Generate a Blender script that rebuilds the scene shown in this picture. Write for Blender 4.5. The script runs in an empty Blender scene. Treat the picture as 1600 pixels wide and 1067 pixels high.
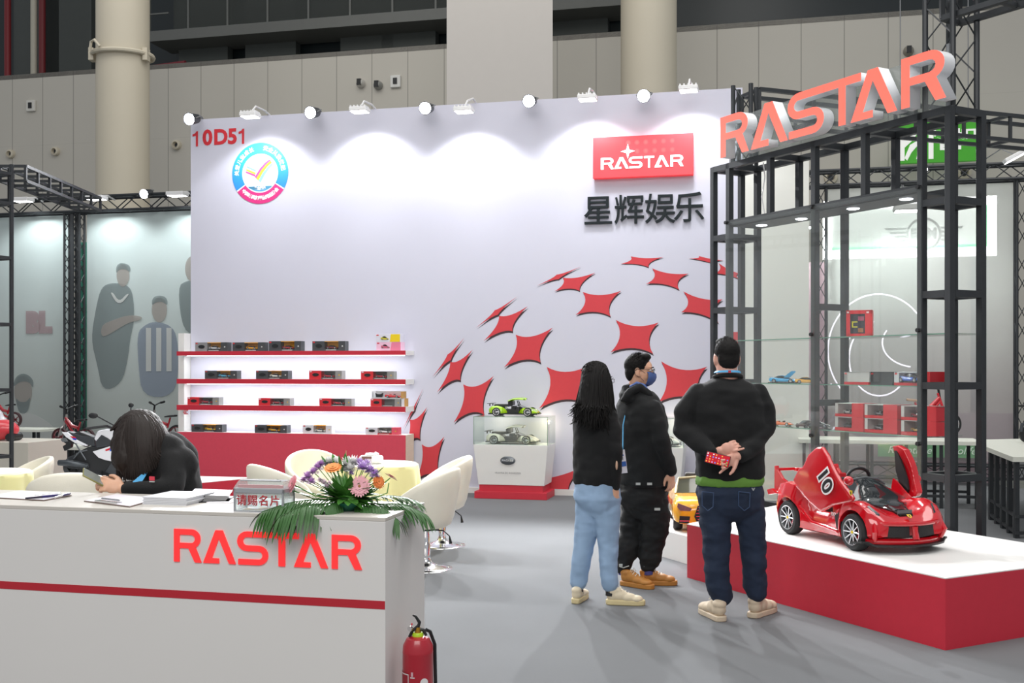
import bpy, math, random
from mathutils import Vector, Matrix, noise

# ---------------------------------------------------------------- camera, world, light
SC = bpy.context.scene
COL = SC.collection
F, CX, CY, HC = 1700.0, 800.0, 575.0, 1.56
cam_d = bpy.data.cameras.new('camera')
cam_d.sensor_width = 36.0
cam_d.lens = 36.0 * F / 1600.0
cam_d.shift_y = (CY - 533.5) / 1600.0
cam_d.clip_end = 300
cam = bpy.data.objects.new('camera', cam_d)
COL.objects.link(cam)
cam.location = (0, 0, HC)
cam.rotation_euler = (math.radians(90), 0, 0)
SC.camera = cam
SC.view_settings.view_transform = 'Standard'
SC.view_settings.look = 'None'
SC.view_settings.gamma = 1
SC.view_settings.use_curve_mapping = False
SC.view_settings.exposure = 0.0
W = bpy.data.worlds.new('hall_air')
SC.world = W
W.use_nodes = True
W.node_tree.nodes['Background'].inputs[0].default_value = (0.93, 0.96, 1.0, 1)
W.node_tree.nodes['Background'].inputs[1].default_value = 0.41

def light(name, kind, loc, aim=None, power=100, color=(1, 1, 1), size=0.1, sizey=None, spot=60, blend=0.5):
    d = bpy.data.lights.new(name, kind)
    d.energy = power
    d.color = color
    if kind == 'AREA':
        d.size = size
        if sizey:
            d.shape = 'RECTANGLE'
            d.size_y = sizey
    elif kind == 'SPOT':
        d.shadow_soft_size = size
        d.spot_size = math.radians(spot)
        d.spot_blend = blend
    else:
        d.shadow_soft_size = size
    o = bpy.data.objects.new(name, d)
    COL.objects.link(o)
    o.location = loc
    if aim is not None:
        o.rotation_euler = (Vector(aim) - Vector(loc)).to_track_quat('-Z', 'Y').to_euler()
    return o

# large overhead hall lighting, plus an added front fill
light('hall_or_fill_light', 'AREA', (-4, 7, 11.5), (-4, 7, 0), 620, (1, .98, .95), 9, 6)
light('hall_or_fill_light', 'AREA', (6, 8, 11.5), (6, 8, 0), 620, (1, .98, .95), 9, 6)
light('hall_or_fill_light', 'AREA', (-1, -4, 8), (-1, 5, 1.0), 730, (1, .97, .94), 9, 5)  # fill added behind the camera to brighten the counter front
light('hall_or_fill_light', 'AREA', (-3, 18.5, 13.5), (-3, 26, 6), 500, (1, .97, .92), 16, 4)

# ---------------------------------------------------------------- geometry helpers
def at(px, py, Y):
    return Vector(((px - CX) / F * Y, Y, HC - (py - CY) / F * Y))

def gd(px, py, h=0.0):
    Y = (HC - h) * F / (py - CY)
    return Vector(((px - CX) / F * Y, Y, h))

EYE = Vector((0, 0, HC))

class Frame:
    """a turned set of axes standing on the floor"""
    def __init__(s, ox, oy, deg, oz=0.0):
        s.o = Vector((ox, oy, oz)); s.a = math.radians(deg)
        s.M = Matrix.Translation(s.o) @ Matrix.Rotation(s.a, 4, 'Z')
        s.I = s.M.inverted()
    def hit_y(s, px, py, y=0.0):
        e = s.I @ EYE
        d = (s.I.to_3x3() @ (at(px, py, 1.0) - EYE))
        t = (y - e.y) / d.y
        return e + d * t
    def hit_z(s, px, py, z):
        return s.I @ gd(px, py, z + s.o.z)
    def w(s, x, y, z=0.0):
        return s.M @ Vector((x, y, z))

def lin(h):
    h = h.lstrip('#')
    out = []
    for i in (0, 2, 4):
        c = int(h[i:i + 2], 16) / 255
        out.append(c / 12.92 if c <= .04045 else ((c + .055) / 1.055) ** 2.4)
    return tuple(out) + (1.0,)

MATS = {}
def mat(name, col, rough=.5, metal=0.0, emis=None, es=0.0, var=.06, vs=6.0, bump=0.0, bs=80.0, coat=0.0, spec=.5, sheen=0.0, stretch=None, sss=0):
    if name in MATS:
        return MATS[name]
    m = bpy.data.materials.new(name)
    m.use_nodes = True
    nt = m.node_tree
    b = nt.nodes['Principled BSDF']
    c = lin(col)
    tc = nt.nodes.new('ShaderNodeTexCoord')
    src = tc.outputs['Object']
    if stretch:
        mp = nt.nodes.new('ShaderNodeMapping')
        mp.inputs['Scale'].default_value = stretch
        nt.links.new(src, mp.inputs[0]); src = mp.outputs[0]
    n = nt.nodes.new('ShaderNodeTexNoise')
    n.inputs['Scale'].default_value = vs
    n.inputs['Detail'].default_value = 4
    nt.links.new(src, n.inputs['Vector'])
    mx = nt.nodes.new('ShaderNodeMix'); mx.data_type = 'RGBA'
    mx.inputs[6].default_value = tuple(x * (1 - var) for x in c[:3]) + (1,)
    mx.inputs[7].default_value = tuple(min(1, x * (1 + var)) for x in c[:3]) + (1,)
    nt.links.new(n.outputs['Fac'], mx.inputs[0])
    nt.links.new(mx.outputs[2], b.inputs['Base Color'])
    b.inputs['Roughness'].default_value = rough
    b.inputs['Metallic'].default_value = metal
    b.inputs['Specular IOR Level'].default_value = spec
    b.inputs['Coat Weight'].default_value = coat
    b.inputs['Sheen Weight'].default_value = sheen
    if sss:
        b.inputs['Subsurface Weight'].default_value = sss
        b.inputs['Subsurface Radius'].default_value = (.012, .005, .003)
        b.inputs['Subsurface Scale'].default_value = 1.0
    if emis:
        b.inputs['Emission Color'].default_value = lin(emis)
        b.inputs['Emission Strength'].default_value = es
    if bump:
        n2 = nt.nodes.new('ShaderNodeTexNoise')
        n2.inputs['Scale'].default_value = bs
        n2.inputs['Detail'].default_value = 5
        nt.links.new(src, n2.inputs['Vector'])
        bp = nt.nodes.new('ShaderNodeBump')
        bp.inputs['Strength'].default_value = bump
        bp.inputs['Distance'].default_value = .01
        nt.links.new(n2.outputs['Fac'], bp.inputs['Height'])
        nt.links.new(bp.outputs['Normal'], b.inputs['Normal'])
    MATS[name] = m
    return m

def glass(name, tint='#f4faf7', rough=0.0, ior=1.45, haze=0.0):
    if name in MATS:
        return MATS[name]
    m = bpy.data.materials.new(name)
    m.use_nodes = True
    nt = m.node_tree
    for n in list(nt.nodes):
        nt.nodes.remove(n)
    out = nt.nodes.new('ShaderNodeOutputMaterial')
    tr = nt.nodes.new('ShaderNodeBsdfTransparent'); tr.inputs[0].default_value = lin(tint)
    gl = nt.nodes.new('ShaderNodeBsdfGlossy'); gl.inputs['Roughness'].default_value = rough
    lw = nt.nodes.new('ShaderNodeLayerWeight'); lw.inputs[0].default_value = .5
    p5 = nt.nodes.new('ShaderNodeMath'); p5.operation = 'POWER'; p5.inputs[1].default_value = 4.0
    nt.links.new(lw.outputs['Facing'], p5.inputs[0])
    fr = nt.nodes.new('ShaderNodeMath'); fr.operation = 'MULTIPLY_ADD'; fr.inputs[1].default_value = .9; fr.inputs[2].default_value = .035
    nt.links.new(p5.outputs[0], fr.inputs[0])
    mx = nt.nodes.new('ShaderNodeMixShader')
    nt.links.new(fr.outputs[0], mx.inputs[0]); nt.links.new(tr.outputs[0], mx.inputs[1]); nt.links.new(gl.outputs[0], mx.inputs[2])
    last = mx
    if haze:
        df = nt.nodes.new('ShaderNodeBsdfDiffuse'); df.inputs[0].default_value = (.85, .87, .86, 1)
        m2 = nt.nodes.new('ShaderNodeMixShader'); m2.inputs[0].default_value = haze
        nt.links.new(mx.outputs[0], m2.inputs[1]); nt.links.new(df.outputs[0], m2.inputs[2]); last = m2
    nt.links.new(last.outputs[0], out.inputs[0])
    MATS[name] = m
    return m

def veil(name, col, see=.35, col2=None, z0=0, z1=1):
    """woven mesh banner cloth: part see-through, colour printed in a vertical blend"""
    if name in MATS:
        return MATS[name]
    m = bpy.data.materials.new(name)
    m.use_nodes = True
    nt = m.node_tree
    for n in list(nt.nodes):
        nt.nodes.remove(n)
    out = nt.nodes.new('ShaderNodeOutputMaterial')
    tc = nt.nodes.new('ShaderNodeTexCoord')
    sp = nt.nodes.new('ShaderNodeSeparateXYZ')
    nt.links.new(tc.outputs['Object'], sp.inputs[0])
    mr = nt.nodes.new('ShaderNodeMapRange')
    mr.inputs[1].default_value = z0; mr.inputs[2].default_value = z1
    nt.links.new(sp.outputs[2], mr.inputs[0])
    nz = nt.nodes.new('ShaderNodeTexNoise'); nz.inputs['Scale'].default_value = 1.4; nz.inputs['Detail'].default_value = 6
    nt.links.new(tc.outputs['Object'], nz.inputs['Vector'])
    ad = nt.nodes.new('ShaderNodeMath'); ad.operation = 'MULTIPLY_ADD'; ad.inputs[1].default_value = .5; ad.inputs[2].default_value = -.25
    nt.links.new(nz.outputs['Fac'], ad.inputs[0])
    a2 = nt.nodes.new('ShaderNodeMath'); a2.operation = 'ADD'; a2.use_clamp = True
    nt.links.new(mr.outputs[0], a2.inputs[0]); nt.links.new(ad.outputs[0], a2.inputs[1])
    mx = nt.nodes.new('ShaderNodeMix'); mx.data_type = 'RGBA'
    mx.inputs[6].default_value = lin(col); mx.inputs[7].default_value = lin(col2 or col)
    nt.links.new(a2.outputs[0], mx.inputs[0])
    df = nt.nodes.new('ShaderNodeBsdfDiffuse'); tl = nt.nodes.new('ShaderNodeBsdfTranslucent')
    nt.links.new(mx.outputs[2], df.inputs[0]); nt.links.new(mx.outputs[2], tl.inputs[0])
    tr = nt.nodes.new('ShaderNodeBsdfTransparent')
    m1 = nt.nodes.new('ShaderNodeMixShader'); m1.inputs[0].default_value = .3
    nt.links.new(df.outputs[0], m1.inputs[1]); nt.links.new(tl.outputs[0], m1.inputs[2])
    m2 = nt.nodes.new('ShaderNodeMixShader'); m2.inputs[0].default_value = see
    nt.links.new(m1.outputs[0], m2.inputs[1]); nt.links.new(tr.outputs[0], m2.inputs[2])
    nt.links.new(m2.outputs[0], out.inputs[0])
    MATS[name] = m
    return m

def rotm(axis, deg):
    return Matrix.Rotation(math.radians(deg), 4, axis)
def trm(x, y=None, z=None):
    return Matrix.Translation(Vector(x) if y is None else Vector((x, y, z)))
def frame_to(p, d, up=(0, 0, 1)):
    """matrix whose local y runs along d from p, local z nearest up"""
    y = Vector(d).normalized(); z = Vector(up)
    x = y.cross(z)
    if x.length < 1e-5:
        x = y.cross(Vector((1, 0, 0)))
    x.normalize(); z = x.cross(y)
    M = Matrix((x, y, z)).transposed().to_4x4()
    M.translation = Vector(p)
    return M

class MB:
    def __init__(s):
        s.v = []; s.f = []; s.m = []; s.mi = 0
    def add(s, vs, fs, M=None, mi=None):
        o = len(s.v)
        if M is not None:
            vs = [M @ Vector(v) for v in vs]
        s.v += [tuple(v) for v in vs]
        s.f += [tuple(i + o for i in f) for f in fs]
        s.m += [s.mi if mi is None else mi] * len(fs)
        return s
    def bx(s, x0, x1, y0, y1, z0, z1, mi=None, M=None):
        x0, x1 = min(x0, x1), max(x0, x1); y0, y1 = min(y0, y1), max(y0, y1); z0, z1 = min(z0, z1), max(z0, z1)
        vs = [(x, y, z) for x in (x0, x1) for y in (y0, y1) for z in (z0, z1)]
        fs = [(0, 1, 3, 2), (4, 6, 7, 5), (0, 4, 5, 1), (2, 3, 7, 6), (0, 2, 6, 4), (1, 5, 7, 3)]
        return s.add(vs, fs, M, mi)
    def loft(s, rings, mi=None, caps=True, M=None, closed=True):
        n = len(rings[0]); vs = [p for r in rings for p in r]; fs = []
        for k in range(len(rings) - 1):
            for i in range(n if closed else n - 1):
                j = (i + 1) % n
                fs.append((k * n + i, k * n + j, (k + 1) * n + j, (k + 1) * n + i))
        if caps:
            fs.append(tuple(range(n))[::-1]); fs.append(tuple(range((len(rings) - 1) * n, len(rings) * n)))
        return s.add(vs, fs, M, mi)
    def cone(s, p0, p1, r0, r1=None, n=16, mi=None, caps=True):
        r1 = r0 if r1 is None else r1
        p0 = Vector(p0); p1 = Vector(p1); d = (p1 - p0)
        if d.length < 1e-9:
            return s
        d.normalize()
        u = d.orthogonal().normalized(); w = d.cross(u)
        rs = [[p + (u * math.cos(2 * math.pi * i / n) + w * math.sin(2 * math.pi * i / n)) * r for i in range(n)] for p, r in ((p0, r0), (p1, r1))]
        return s.loft(rs, mi, caps)
    def sph(s, c, r, n=12, mi=None, M=None):
        if not hasattr(r, '__len__'):
            r = (r, r, r)
        m = max(4, n // 2); vs = [(c[0], c[1], c[2] + r[2])]; fs = []
        for k in range(1, m):
            a = math.pi * k / m
            for i in range(n):
                b = 2 * math.pi * i / n
                vs.append((c[0] + r[0] * math.sin(a) * math.cos(b), c[1] + r[1] * math.sin(a) * math.sin(b), c[2] + r[2] * math.cos(a)))
        vs.append((c[0], c[1], c[2] - r[2])); L = len(vs) - 1
        for i in range(n):
            j = (i + 1) % n
            fs.append((0, 1 + i, 1 + j))
            for k in range(m - 2):
                fs.append((1 + k * n + i, 1 + (k + 1) * n + i, 1 + (k + 1) * n + j, 1 + k * n + j))
            fs.append((L, 1 + (m - 2) * n + j, 1 + (m - 2) * n + i))
        return s.add(vs, fs, M, mi)
    def lathe(s, prof, n=32, M=None, mi=None, caps=False):
        rs = [[(r * math.cos(2 * math.pi * i / n), r * math.sin(2 * math.pi * i / n), z) for i in range(n)] for r, z in prof]
        return s.loft(rs, mi, caps, M)
    def limb(s, pts, rad, n=12, mi=None):
        """rounded chain of tapering lengths (for bodies that are fused later)"""
        for i in range(len(pts) - 1):
            s.cone(pts[i], pts[i + 1], rad[i], rad[i + 1], n, mi)
        for p, r in zip(pts, rad):
            s.sph(p, r, n, mi)
        return s
    def tube(s, pts, rad, n=8, mi=None, caps=True, flat=1.0):
        pts = [Vector(p) for p in pts]
        if not hasattr(rad, '__len__'):
            rad = [rad] * len(pts)
        u = None; rings = []
        for i, p in enumerate(pts):
            d = (pts[min(i + 1, len(pts) - 1)] - pts[max(i - 1, 0)])
            d = d.normalized() if d.length > 1e-9 else Vector((0, 0, 1))
            u = d.orthogonal().normalized() if u is None else (u - d * u.dot(d)).normalized()
            w = d.cross(u)
            rings.append([p + (u * math.cos(2 * math.pi * k / n) + w * flat * math.sin(2 * math.pi * k / n)) * rad[i] for k in range(n)])
        return s.loft(rings, mi, caps)
    def prism(s, poly, z0, z1, M=None, mi=None, side=None):
        n = len(poly)
        a = sum(poly[i][0] * poly[(i + 1) % n][1] - poly[(i + 1) % n][0] * poly[i][1] for i in range(n))
        if a < 0:
            poly = poly[::-1]
        vs = [(p[0], p[1], z0) for p in poly] + [(p[0], p[1], z1) for p in poly]
        s.add(vs, [tuple(range(n))[::-1], tuple(range(n, 2 * n))], M, mi)
        o = len(s.v) - 2 * n
        for i in range(n):
            j = (i + 1) % n
            s.f.append((o + i, o + j, o + n + j, o + n + i)); s.m.append(side if side is not None else (s.mi if mi is None else mi))
        return s
    def prismy(s, poly, y0, y1, mi=None, side=None, M=None):
        """polygon in x,z pushed along y from y0 (front) to y1 (back)"""
        R = Matrix(((1, 0, 0, 0), (0, 0, -1, 0), (0, 1, 0, 0), (0, 0, 0, 1)))
        return s.prism(poly, -y1, -y0, (M @ R) if M is not None else R, mi, side)
    def mesh(s, name, mats, smooth=False, ang=35):
        me = bpy.data.meshes.new(name)
        me.from_pydata(s.v, [], s.f)
        for m in (mats if isinstance(mats, (list, tuple)) else [mats]):
            me.materials.append(m)
        me.polygons.foreach_set('material_index', s.m)
        if smooth:
            me.polygons.foreach_set('use_smooth', [True] * len(me.polygons))
            me.set_sharp_from_angle(angle=math.radians(ang))
        me.update()
        return me
    def build(s, name, mats, parent=None, smooth=False, bevel=0, seg=2, sub=0, ang=35, loc=None, rz=0):
        me = s.mesh(name, mats, smooth, ang)
        o = bpy.data.objects.new(name, me)
        COL.objects.link(o)
        if parent is not None:
            o.parent = parent
        if loc is not None:
            o.location = loc; o.rotation_euler = (0, 0, rz)
        if bevel:
            b = o.modifiers.new('bevel', 'BEVEL'); b.width = bevel; b.segments = seg; b.limit_method = 'ANGLE'; b.angle_limit = math.radians(35)
        if sub:
            b = o.modifiers.new('sub', 'SUBSURF'); b.levels = sub; b.render_levels = sub
        return o

def bake(o):
    """apply the object's modifiers for good"""
    bpy.context.view_layer.update()
    dg = bpy.context.evaluated_depsgraph_get()
    me = bpy.data.meshes.new_from_object(o.evaluated_get(dg))
    o.modifiers.clear(); o.data = me
    return o

def fused(mb, name, mats, parent, voxel=.006, it=4, fac=.5, wr=0, ws=(1, 1, 1), wf=10, seed=0, cut=None):
    """one continuous skin grown round all shapes of mb"""
    o = mb.build(name, mats, parent)
    r = o.modifiers.new('r', 'REMESH'); r.mode = 'VOXEL'; r.voxel_size = voxel; r.use_smooth_shade = True
    if it:
        sm = o.modifiers.new('s', 'SMOOTH'); sm.iterations = it; sm.factor = fac
    bake(o)
    me = o.data
    if not me.materials:
        me.materials.append(mats if not isinstance(mats, (list, tuple)) else mats[0])
    if wr:
        nn = [v.normal.copy() for v in me.vertices]
        for v, nrm in zip(me.vertices, nn):
            q = Vector((v.co.x * ws[0], v.co.y * ws[1], v.co.z * ws[2])) * wf + Vector((seed, seed * 2.3, 0))
            k = noise.noise(q) + .5 * noise.noise(q * 2.1)
            v.co += nrm * (wr * k)
    me.polygons.foreach_set('use_smooth', [True] * len(me.polygons))
    me.update()
    return o

def tag(o, label=None, cat=None, group=None, kind=None):
    if label: o['label'] = label
    if cat: o['category'] = cat
    if group: o['group'] = group
    if kind: o['kind'] = kind
    return o

def thing(name, label, cat, loc=(0, 0, 0), rz=0.0, group=None):
    o = bpy.data.objects.new(name, None)
    o.empty_display_size = .05
    COL.objects.link(o)
    o.location = loc; o.rotation_euler = (0, 0, rz)
    return tag(o, label, cat, group)

def copy_tree(o, parent=None):
    c = o.copy(); COL.objects.link(c)
    if parent is not None: c.parent = parent
    for ch in list(o.children):
        copy_tree(ch, c)
    return c

def struct(o):
    o['kind'] = 'structure'
    return o

# ---------------------------------------------------------------- lettering
def shape2d(name, contours, m, parent, depth=.02, M=None, sidemat=None):
    """closed outlines (holes allowed) made into a solid plate"""
    cu = bpy.data.curves.new(name, 'CURVE'); cu.dimensions = '2D'; cu.fill_mode = 'BOTH'; cu.extrude = depth / 2
    for c in contours:
        sp = cu.splines.new('POLY'); sp.points.add(len(c) - 1)
        for p, q in zip(sp.points, c):
            p.co = (q[0], q[1], 0, 1)
        sp.use_cyclic_u = True
    o = bpy.data.objects.new(name, cu); COL.objects.link(o)
    return curve_to_mesh(o, cu, name, m, parent, M, sidemat)

def curve_to_mesh(o, cu, name, m, parent, M, sidemat=None):
    bpy.context.view_layer.update()
    dg = bpy.context.evaluated_depsgraph_get()
    me = bpy.data.meshes.new_from_object(o.evaluated_get(dg))
    bpy.data.objects.remove(o); bpy.data.curves.remove(cu)
    me.materials.clear(); me.materials.append(m)
    if sidemat:
        me.materials.append(sidemat)
        zm = max(v.co.z for v in me.vertices)
        for p in me.polygons:
            if not (p.normal.z > .9 and p.center.z > zm - 1e-4):
                p.material_index = 1
            else:
                p.material_index = 0
    else:
        me.polygons.foreach_set('material_index', [0] * len(me.polygons))
    me.transform(rotm('X', 90))
    if M is not None:
        me.transform(M)
    me.name = name
    ob = bpy.data.objects.new(name, me); COL.objects.link(ob)
    if parent is not None: ob.parent = parent
    return ob

def text(name, s, size, m, parent=None, depth=.002, M=None, align='CENTER', bold=0.0, sx=1.0, sidemat=None, shear=0, space=1.0):
    cu = bpy.data.curves.new(name, 'FONT'); cu.body = s; cu.size = size; cu.extrude = depth / 2
    cu.align_x = align; cu.align_y = 'CENTER'; cu.offset = bold; cu.shear = shear; cu.space_character = space
    cu.resolution_u = 4
    o = bpy.data.objects.new(name, cu); COL.objects.link(o)
    MM = Matrix.Diagonal((sx, 1, 1, 1))
    return curve_to_mesh(o, cu, name, m, parent, (M @ MM) if M is not None else MM, sidemat)

def arc(cx, cy, r, a0, a1, n=8):
    return [(cx + r * math.cos(math.radians(a0 + (a1 - a0) * i / n)), cy + r * math.sin(math.radians(a0 + (a1 - a0) * i / n))) for i in range(n + 1)]

def glyph(ch):
    """letters of the toy maker's wordmark in a unit-high box; returns (width, outlines)"""
    if ch == 'R':
        out = [(0, 0), (0, 1), (.52, 1)] + arc(.54, .71, .29, 90, -62, 10) + [(.86, 0), (.66, 0), (.46, .42), (.17, .42), (.17, 0)]
        return .86, [out, [(.17, .58), (.17, .83), (.50, .83)] + arc(.54, .705, .125, 90, -90, 6) + [(.5, .58)]]
    if ch == 'A':
        return 1.0, [[(0, 0), (.38, 1), (.6, 1), (1, 0), (.8, 0), (.485, .76), (.27, .15), (.49, .15), (.49, 0)]]
    if ch == 'T':
        return 1.0, [[(0, .83), (0, 1), (1, 1), (1, .83), (.6, .83), (.6, 0), (.41, 0), (.41, .83)]]
    if ch == 'S':
        w = .17 / 2
        cl = [(.93, 1 - w)] + arc(.28, .705, .21, 90, 270, 10) + arc(.64, .29, .205, 90, -90, 10) + [(.02, w)]
        L = []; R = []
        for i, p in enumerate(cl):
            a = cl[max(0, i - 1)]; b = cl[min(len(cl) - 1, i + 1)]
            dx, dy = b[0] - a[0], b[1] - a[1]; l = math.hypot(dx, dy)
            L.append((p[0] - dy / l * w, p[1] + dx / l * w)); R.append((p[0] + dy / l * w, p[1] - dx / l * w))
        return .93, [L + R[::-1]]

def wordmark(spans, z0, h, y, m, parent, depth, sidemat=None, name='letter'):
    """RASTAR: spans = local x extents of the six letters, face at local y"""
    obs = []
    for ch, (x0, x1) in zip('RASTAR', spans):
        w, cs = glyph(ch)
        cs = [[(x0 + p[0] / w * (x1 - x0), z0 + p[1] * h) for p in c] for c in cs]
        obs.append(shape2d(name, cs, m, parent, depth, trm(0, y + depth / 2, 0), sidemat))
    return obs
# ================================================================ THE HALL
TH = -13.4
FW = Frame(.55, 13.36, TH)          # booth wall plane
FH = Frame(0, 26, TH)               # far hall wall plane
FT = Frame(2.394, 6.01, -62.5)      # podium corner, x towards the camera side, y across
FB = Frame(5.6, 14.6, TH)           # mesh banners to the right
FL = Frame(-6.5, 18.0, TH)          # mesh banners to the left
FC = Frame(-.474, 4.07, TH)         # counter corner

black = mat('black_steel', '#34373a', .45, .3, var=.15, vs=12, bump=.05)
white = mat('white_laminate', '#e6e5e2', .42, var=.02)
redlam = mat('red_laminate', '#c7283c', .5, var=.05, vs=20)
chrome = mat('chrome', '#e8e8ea', .12, 1.0, var=.02)
blackp = mat('black_plastic', '#17181a', .4, var=.1)
ledm = mat('lamp_face_lit', '#ffffff', .4, emis='#ffffff', es=9)
whitep = mat('white_plastic', '#e8e8e8', .4, var=.02)
greym = mat('grey_metal', '#8e9092', .4, .6)

# floor: grey carpet laid in strips
m = mat('grey_carpet', '#727476', .95, var=.10, vs=1.3, bump=.35, bs=400, spec=.15)
b = MB().bx(-30, 30, -4, 45, -.05, 0)
struct(b.build('floor', m))

# far hall wall: tall metal panels with seams
m = mat('hall_panel', '#c8c4ba', .6, var=.04, vs=.5)
nt = m.node_tree; bs = nt.nodes['Principled BSDF']
old = bs.inputs['Base Color'].links[0].from_socket
tc = nt.nodes.new('ShaderNodeTexCoord'); sp = nt.nodes.new('ShaderNodeSeparateXYZ'); nt.links.new(tc.outputs['Object'], sp.inputs[0])
def mth(op, a, b_=None, c=None):
    n = nt.nodes.new('ShaderNodeMath'); n.operation = op
    for i, v in enumerate((a, b_, c)):
        if v is None: continue
        if isinstance(v, (int, float)): n.inputs[i].default_value = v
        else: nt.links.new(v, n.inputs[i])
    return n.outputs[0]
fr = mth('FRACT', mth('DIVIDE', mth('ADD', sp.outputs[0], 1.69 + 93), .93))
ln = mth('LESS_THAN', mth('ABSOLUTE', mth('SUBTRACT', fr, .5)), .488)
hz = mth('FRACT', mth('DIVIDE', mth('ADD', sp.outputs[2], .3), 2.6))
l2 = mth('LESS_THAN', mth('ABSOLUTE', mth('SUBTRACT', hz, .5)), .4965)
mn = mth('MULTIPLY_ADD', ln, .42, .58)
mn2 = mth('MULTIPLY_ADD', l2, .05, .95)
mx = nt.nodes.new('ShaderNodeMix'); mx.data_type = 'RGBA'; mx.blend_type = 'MULTIPLY'; mx.inputs[0].default_value = 1
nt.links.new(old, mx.inputs[6])
cb = nt.nodes.new('ShaderNodeCombineColor')
pm = mth('MULTIPLY', mn, mn2)
for i in range(3): nt.links.new(pm, cb.inputs[i])
nt.links.new(cb.outputs[0], mx.inputs[7]); nt.links.new(mx.outputs[2], bs.inputs['Base Color'])
struct(MB().bx(-22, 26, 0, .3, 0, 9.42).build('wall_back', m, loc=FH.o, rz=FH.a))

dk = mat('dark_upper_glazing', '#20292c', .35, var=.25, vs=.6)
struct(MB().bx(-22, 26, 2.6, 2.8, 9.2, 17).build('wall_upper', dk, loc=FH.o, rz=FH.a))
struct(MB().bx(-22, 26, 0, 2.7, 9.3, 9.42).build('trim_1', mat('ledge_metal', '#8d8a84', .5), loc=FH.o, rz=FH.a))

# catwalk with mesh railing and raking steel legs behind
cm = mat('catwalk_steel', '#6d6f6c', .55, .1)
t = thing('catwalk', 'grey steel catwalk with mesh railing high above the hall wall panels', 'catwalk', FH.o, FH.a)
xL = FH.hit_y(232, 50, 1.2).x; xR = FH.hit_y(975, 20, 1.2).x
zb = FH.hit_y(232, 66, 1.2).z; zb2 = FH.hit_y(697, 28, 1.2).z
z0 = (zb + zb2) / 2
MB().bx(xL, xR, 1.2, 2.4, z0, z0 + .28).build('deck', cm, t)
rl = MB()
rl.bx(xL, xR, 1.2, 1.25, z0 + 1.18, z0 + 1.24)
x = xL
while x < xR:
    rl.bx(x, x + .05, 1.2, 1.25, z0 + .28, z0 + 1.2); x += .93 * 1.25
rl.bx(xL, xL + .6, 1.2, 1.24, z0 + .72, z0 + .76)
rl.build('railing', cm, t)
MB().bx(xL + .75, xR, 1.22, 1.235, z0 + .28, z0 + 1.18).build('mesh_panel', veil('railing_mesh', '#5d615f', .35), t)
for px in (320, 425, 575, 640, 905, 60, 110):
    q = FH.hit_y(px, 10, 2.2)
    w_ = .75
    MB().prismy([(q.x - w_, 9.42), (q.x + w_, 9.42), (q.x + w_, 13.5), (q.x + w_ * 2.2, 17), (q.x - w_ * 2.2, 17), (q.x - w_, 13.5)], 2.1, 2.4).build('steel_leg', mat('dim_steel', '#4b504e', .6), t)
for px, c in ((12, '#7c1a22'), (53, '#b9b5a6'), (66, '#6d1a20')):
    q = FH.hit_y(px, 60, .9)
    o = MB().cone((q.x, .9, 9.42), (q.x, .9, 17), .09, n=12).build('vertical_pipe', mat('pipe_' + c[1:], c, .5), None, True, loc=FH.o, rz=FH.a)
    tag(o, {12: 'dark red pipe at the far end beside the hall window strip', 53: 'thin cream pipe standing between two dark red pipes', 66: 'wide dark red pipe touching the cream pipe'}[px], 'pipe', 'pipes above the hall panels')
o = MB().cone((FH.hit_y(236, 95, .5).x, .5, 9.5), (FH.hit_y(290, 90, .5).x, .5, 9.56), .07, n=10).build('fire_pipe', mat('pipe_red', '#7a1f2c', .5), None, True, loc=FH.o, rz=FH.a)
tag(o, 'short dim red pipe lying on the ledge beside the round column', 'pipe')

# columns
colm = mat('column_paint', '#cfc7b4', .6, var=.03, vs=1)
def column(px0, px1, Y, n):
    X = ((px0 + px1) / 2 - CX) / F * Y; r = (px1 - px0) / 2 / F * Y
    return MB().lathe([(0, 0), (r, 0), (r, 17), (0, 17)], 64).build(n, colm, None, True, loc=(X, Y, 0)), X, r
o, X, r = column(152, 232, 23.2, 'column'); struct(o); o.name = 'column_1'
z = at(190, 75, 22.6).z
t = thing('column_collar', 'cream pipe ring with brackets round the tall column beside the catwalk', 'pipe ring', (X, 23.2, z))
q = MB()
pts = [((r + .07) * math.cos(a), (r + .07) * math.sin(a), .02 * math.sin(a)) for a in [2 * math.pi * i / 40 for i in range(41)]]
q.tube(pts, .05, 8).build('ring', colm, t, True)
q = MB(); q.tube([(-.25, -r - .1, .02), (-.36, -r - .1, .16), (-.46, -r - .02, .14), (-.5, -r + .02, -.05)], .03, 8).build('loop', colm, t, True)
for a in (200, 340):
    MB().bx(-.05, .05, -.1, .1, -.16, .1, M=trm((r + .06) * math.cos(math.radians(a)), (r + .06) * math.sin(math.radians(a)), 0)).build('bracket', colm, t)
o, X, r = column(970, 1057, 22.0, 'column_2'); struct(o)
X0 = (698 - CX) / F * 20.5; X1 = (863.5 - CX) / F * 20.5
struct(MB().bx(X0, X1, 20.5, 21.5, 0, 17).build('column_3', mat('boxed_column', '#cdc8c2', .6, var=.02)))

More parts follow.
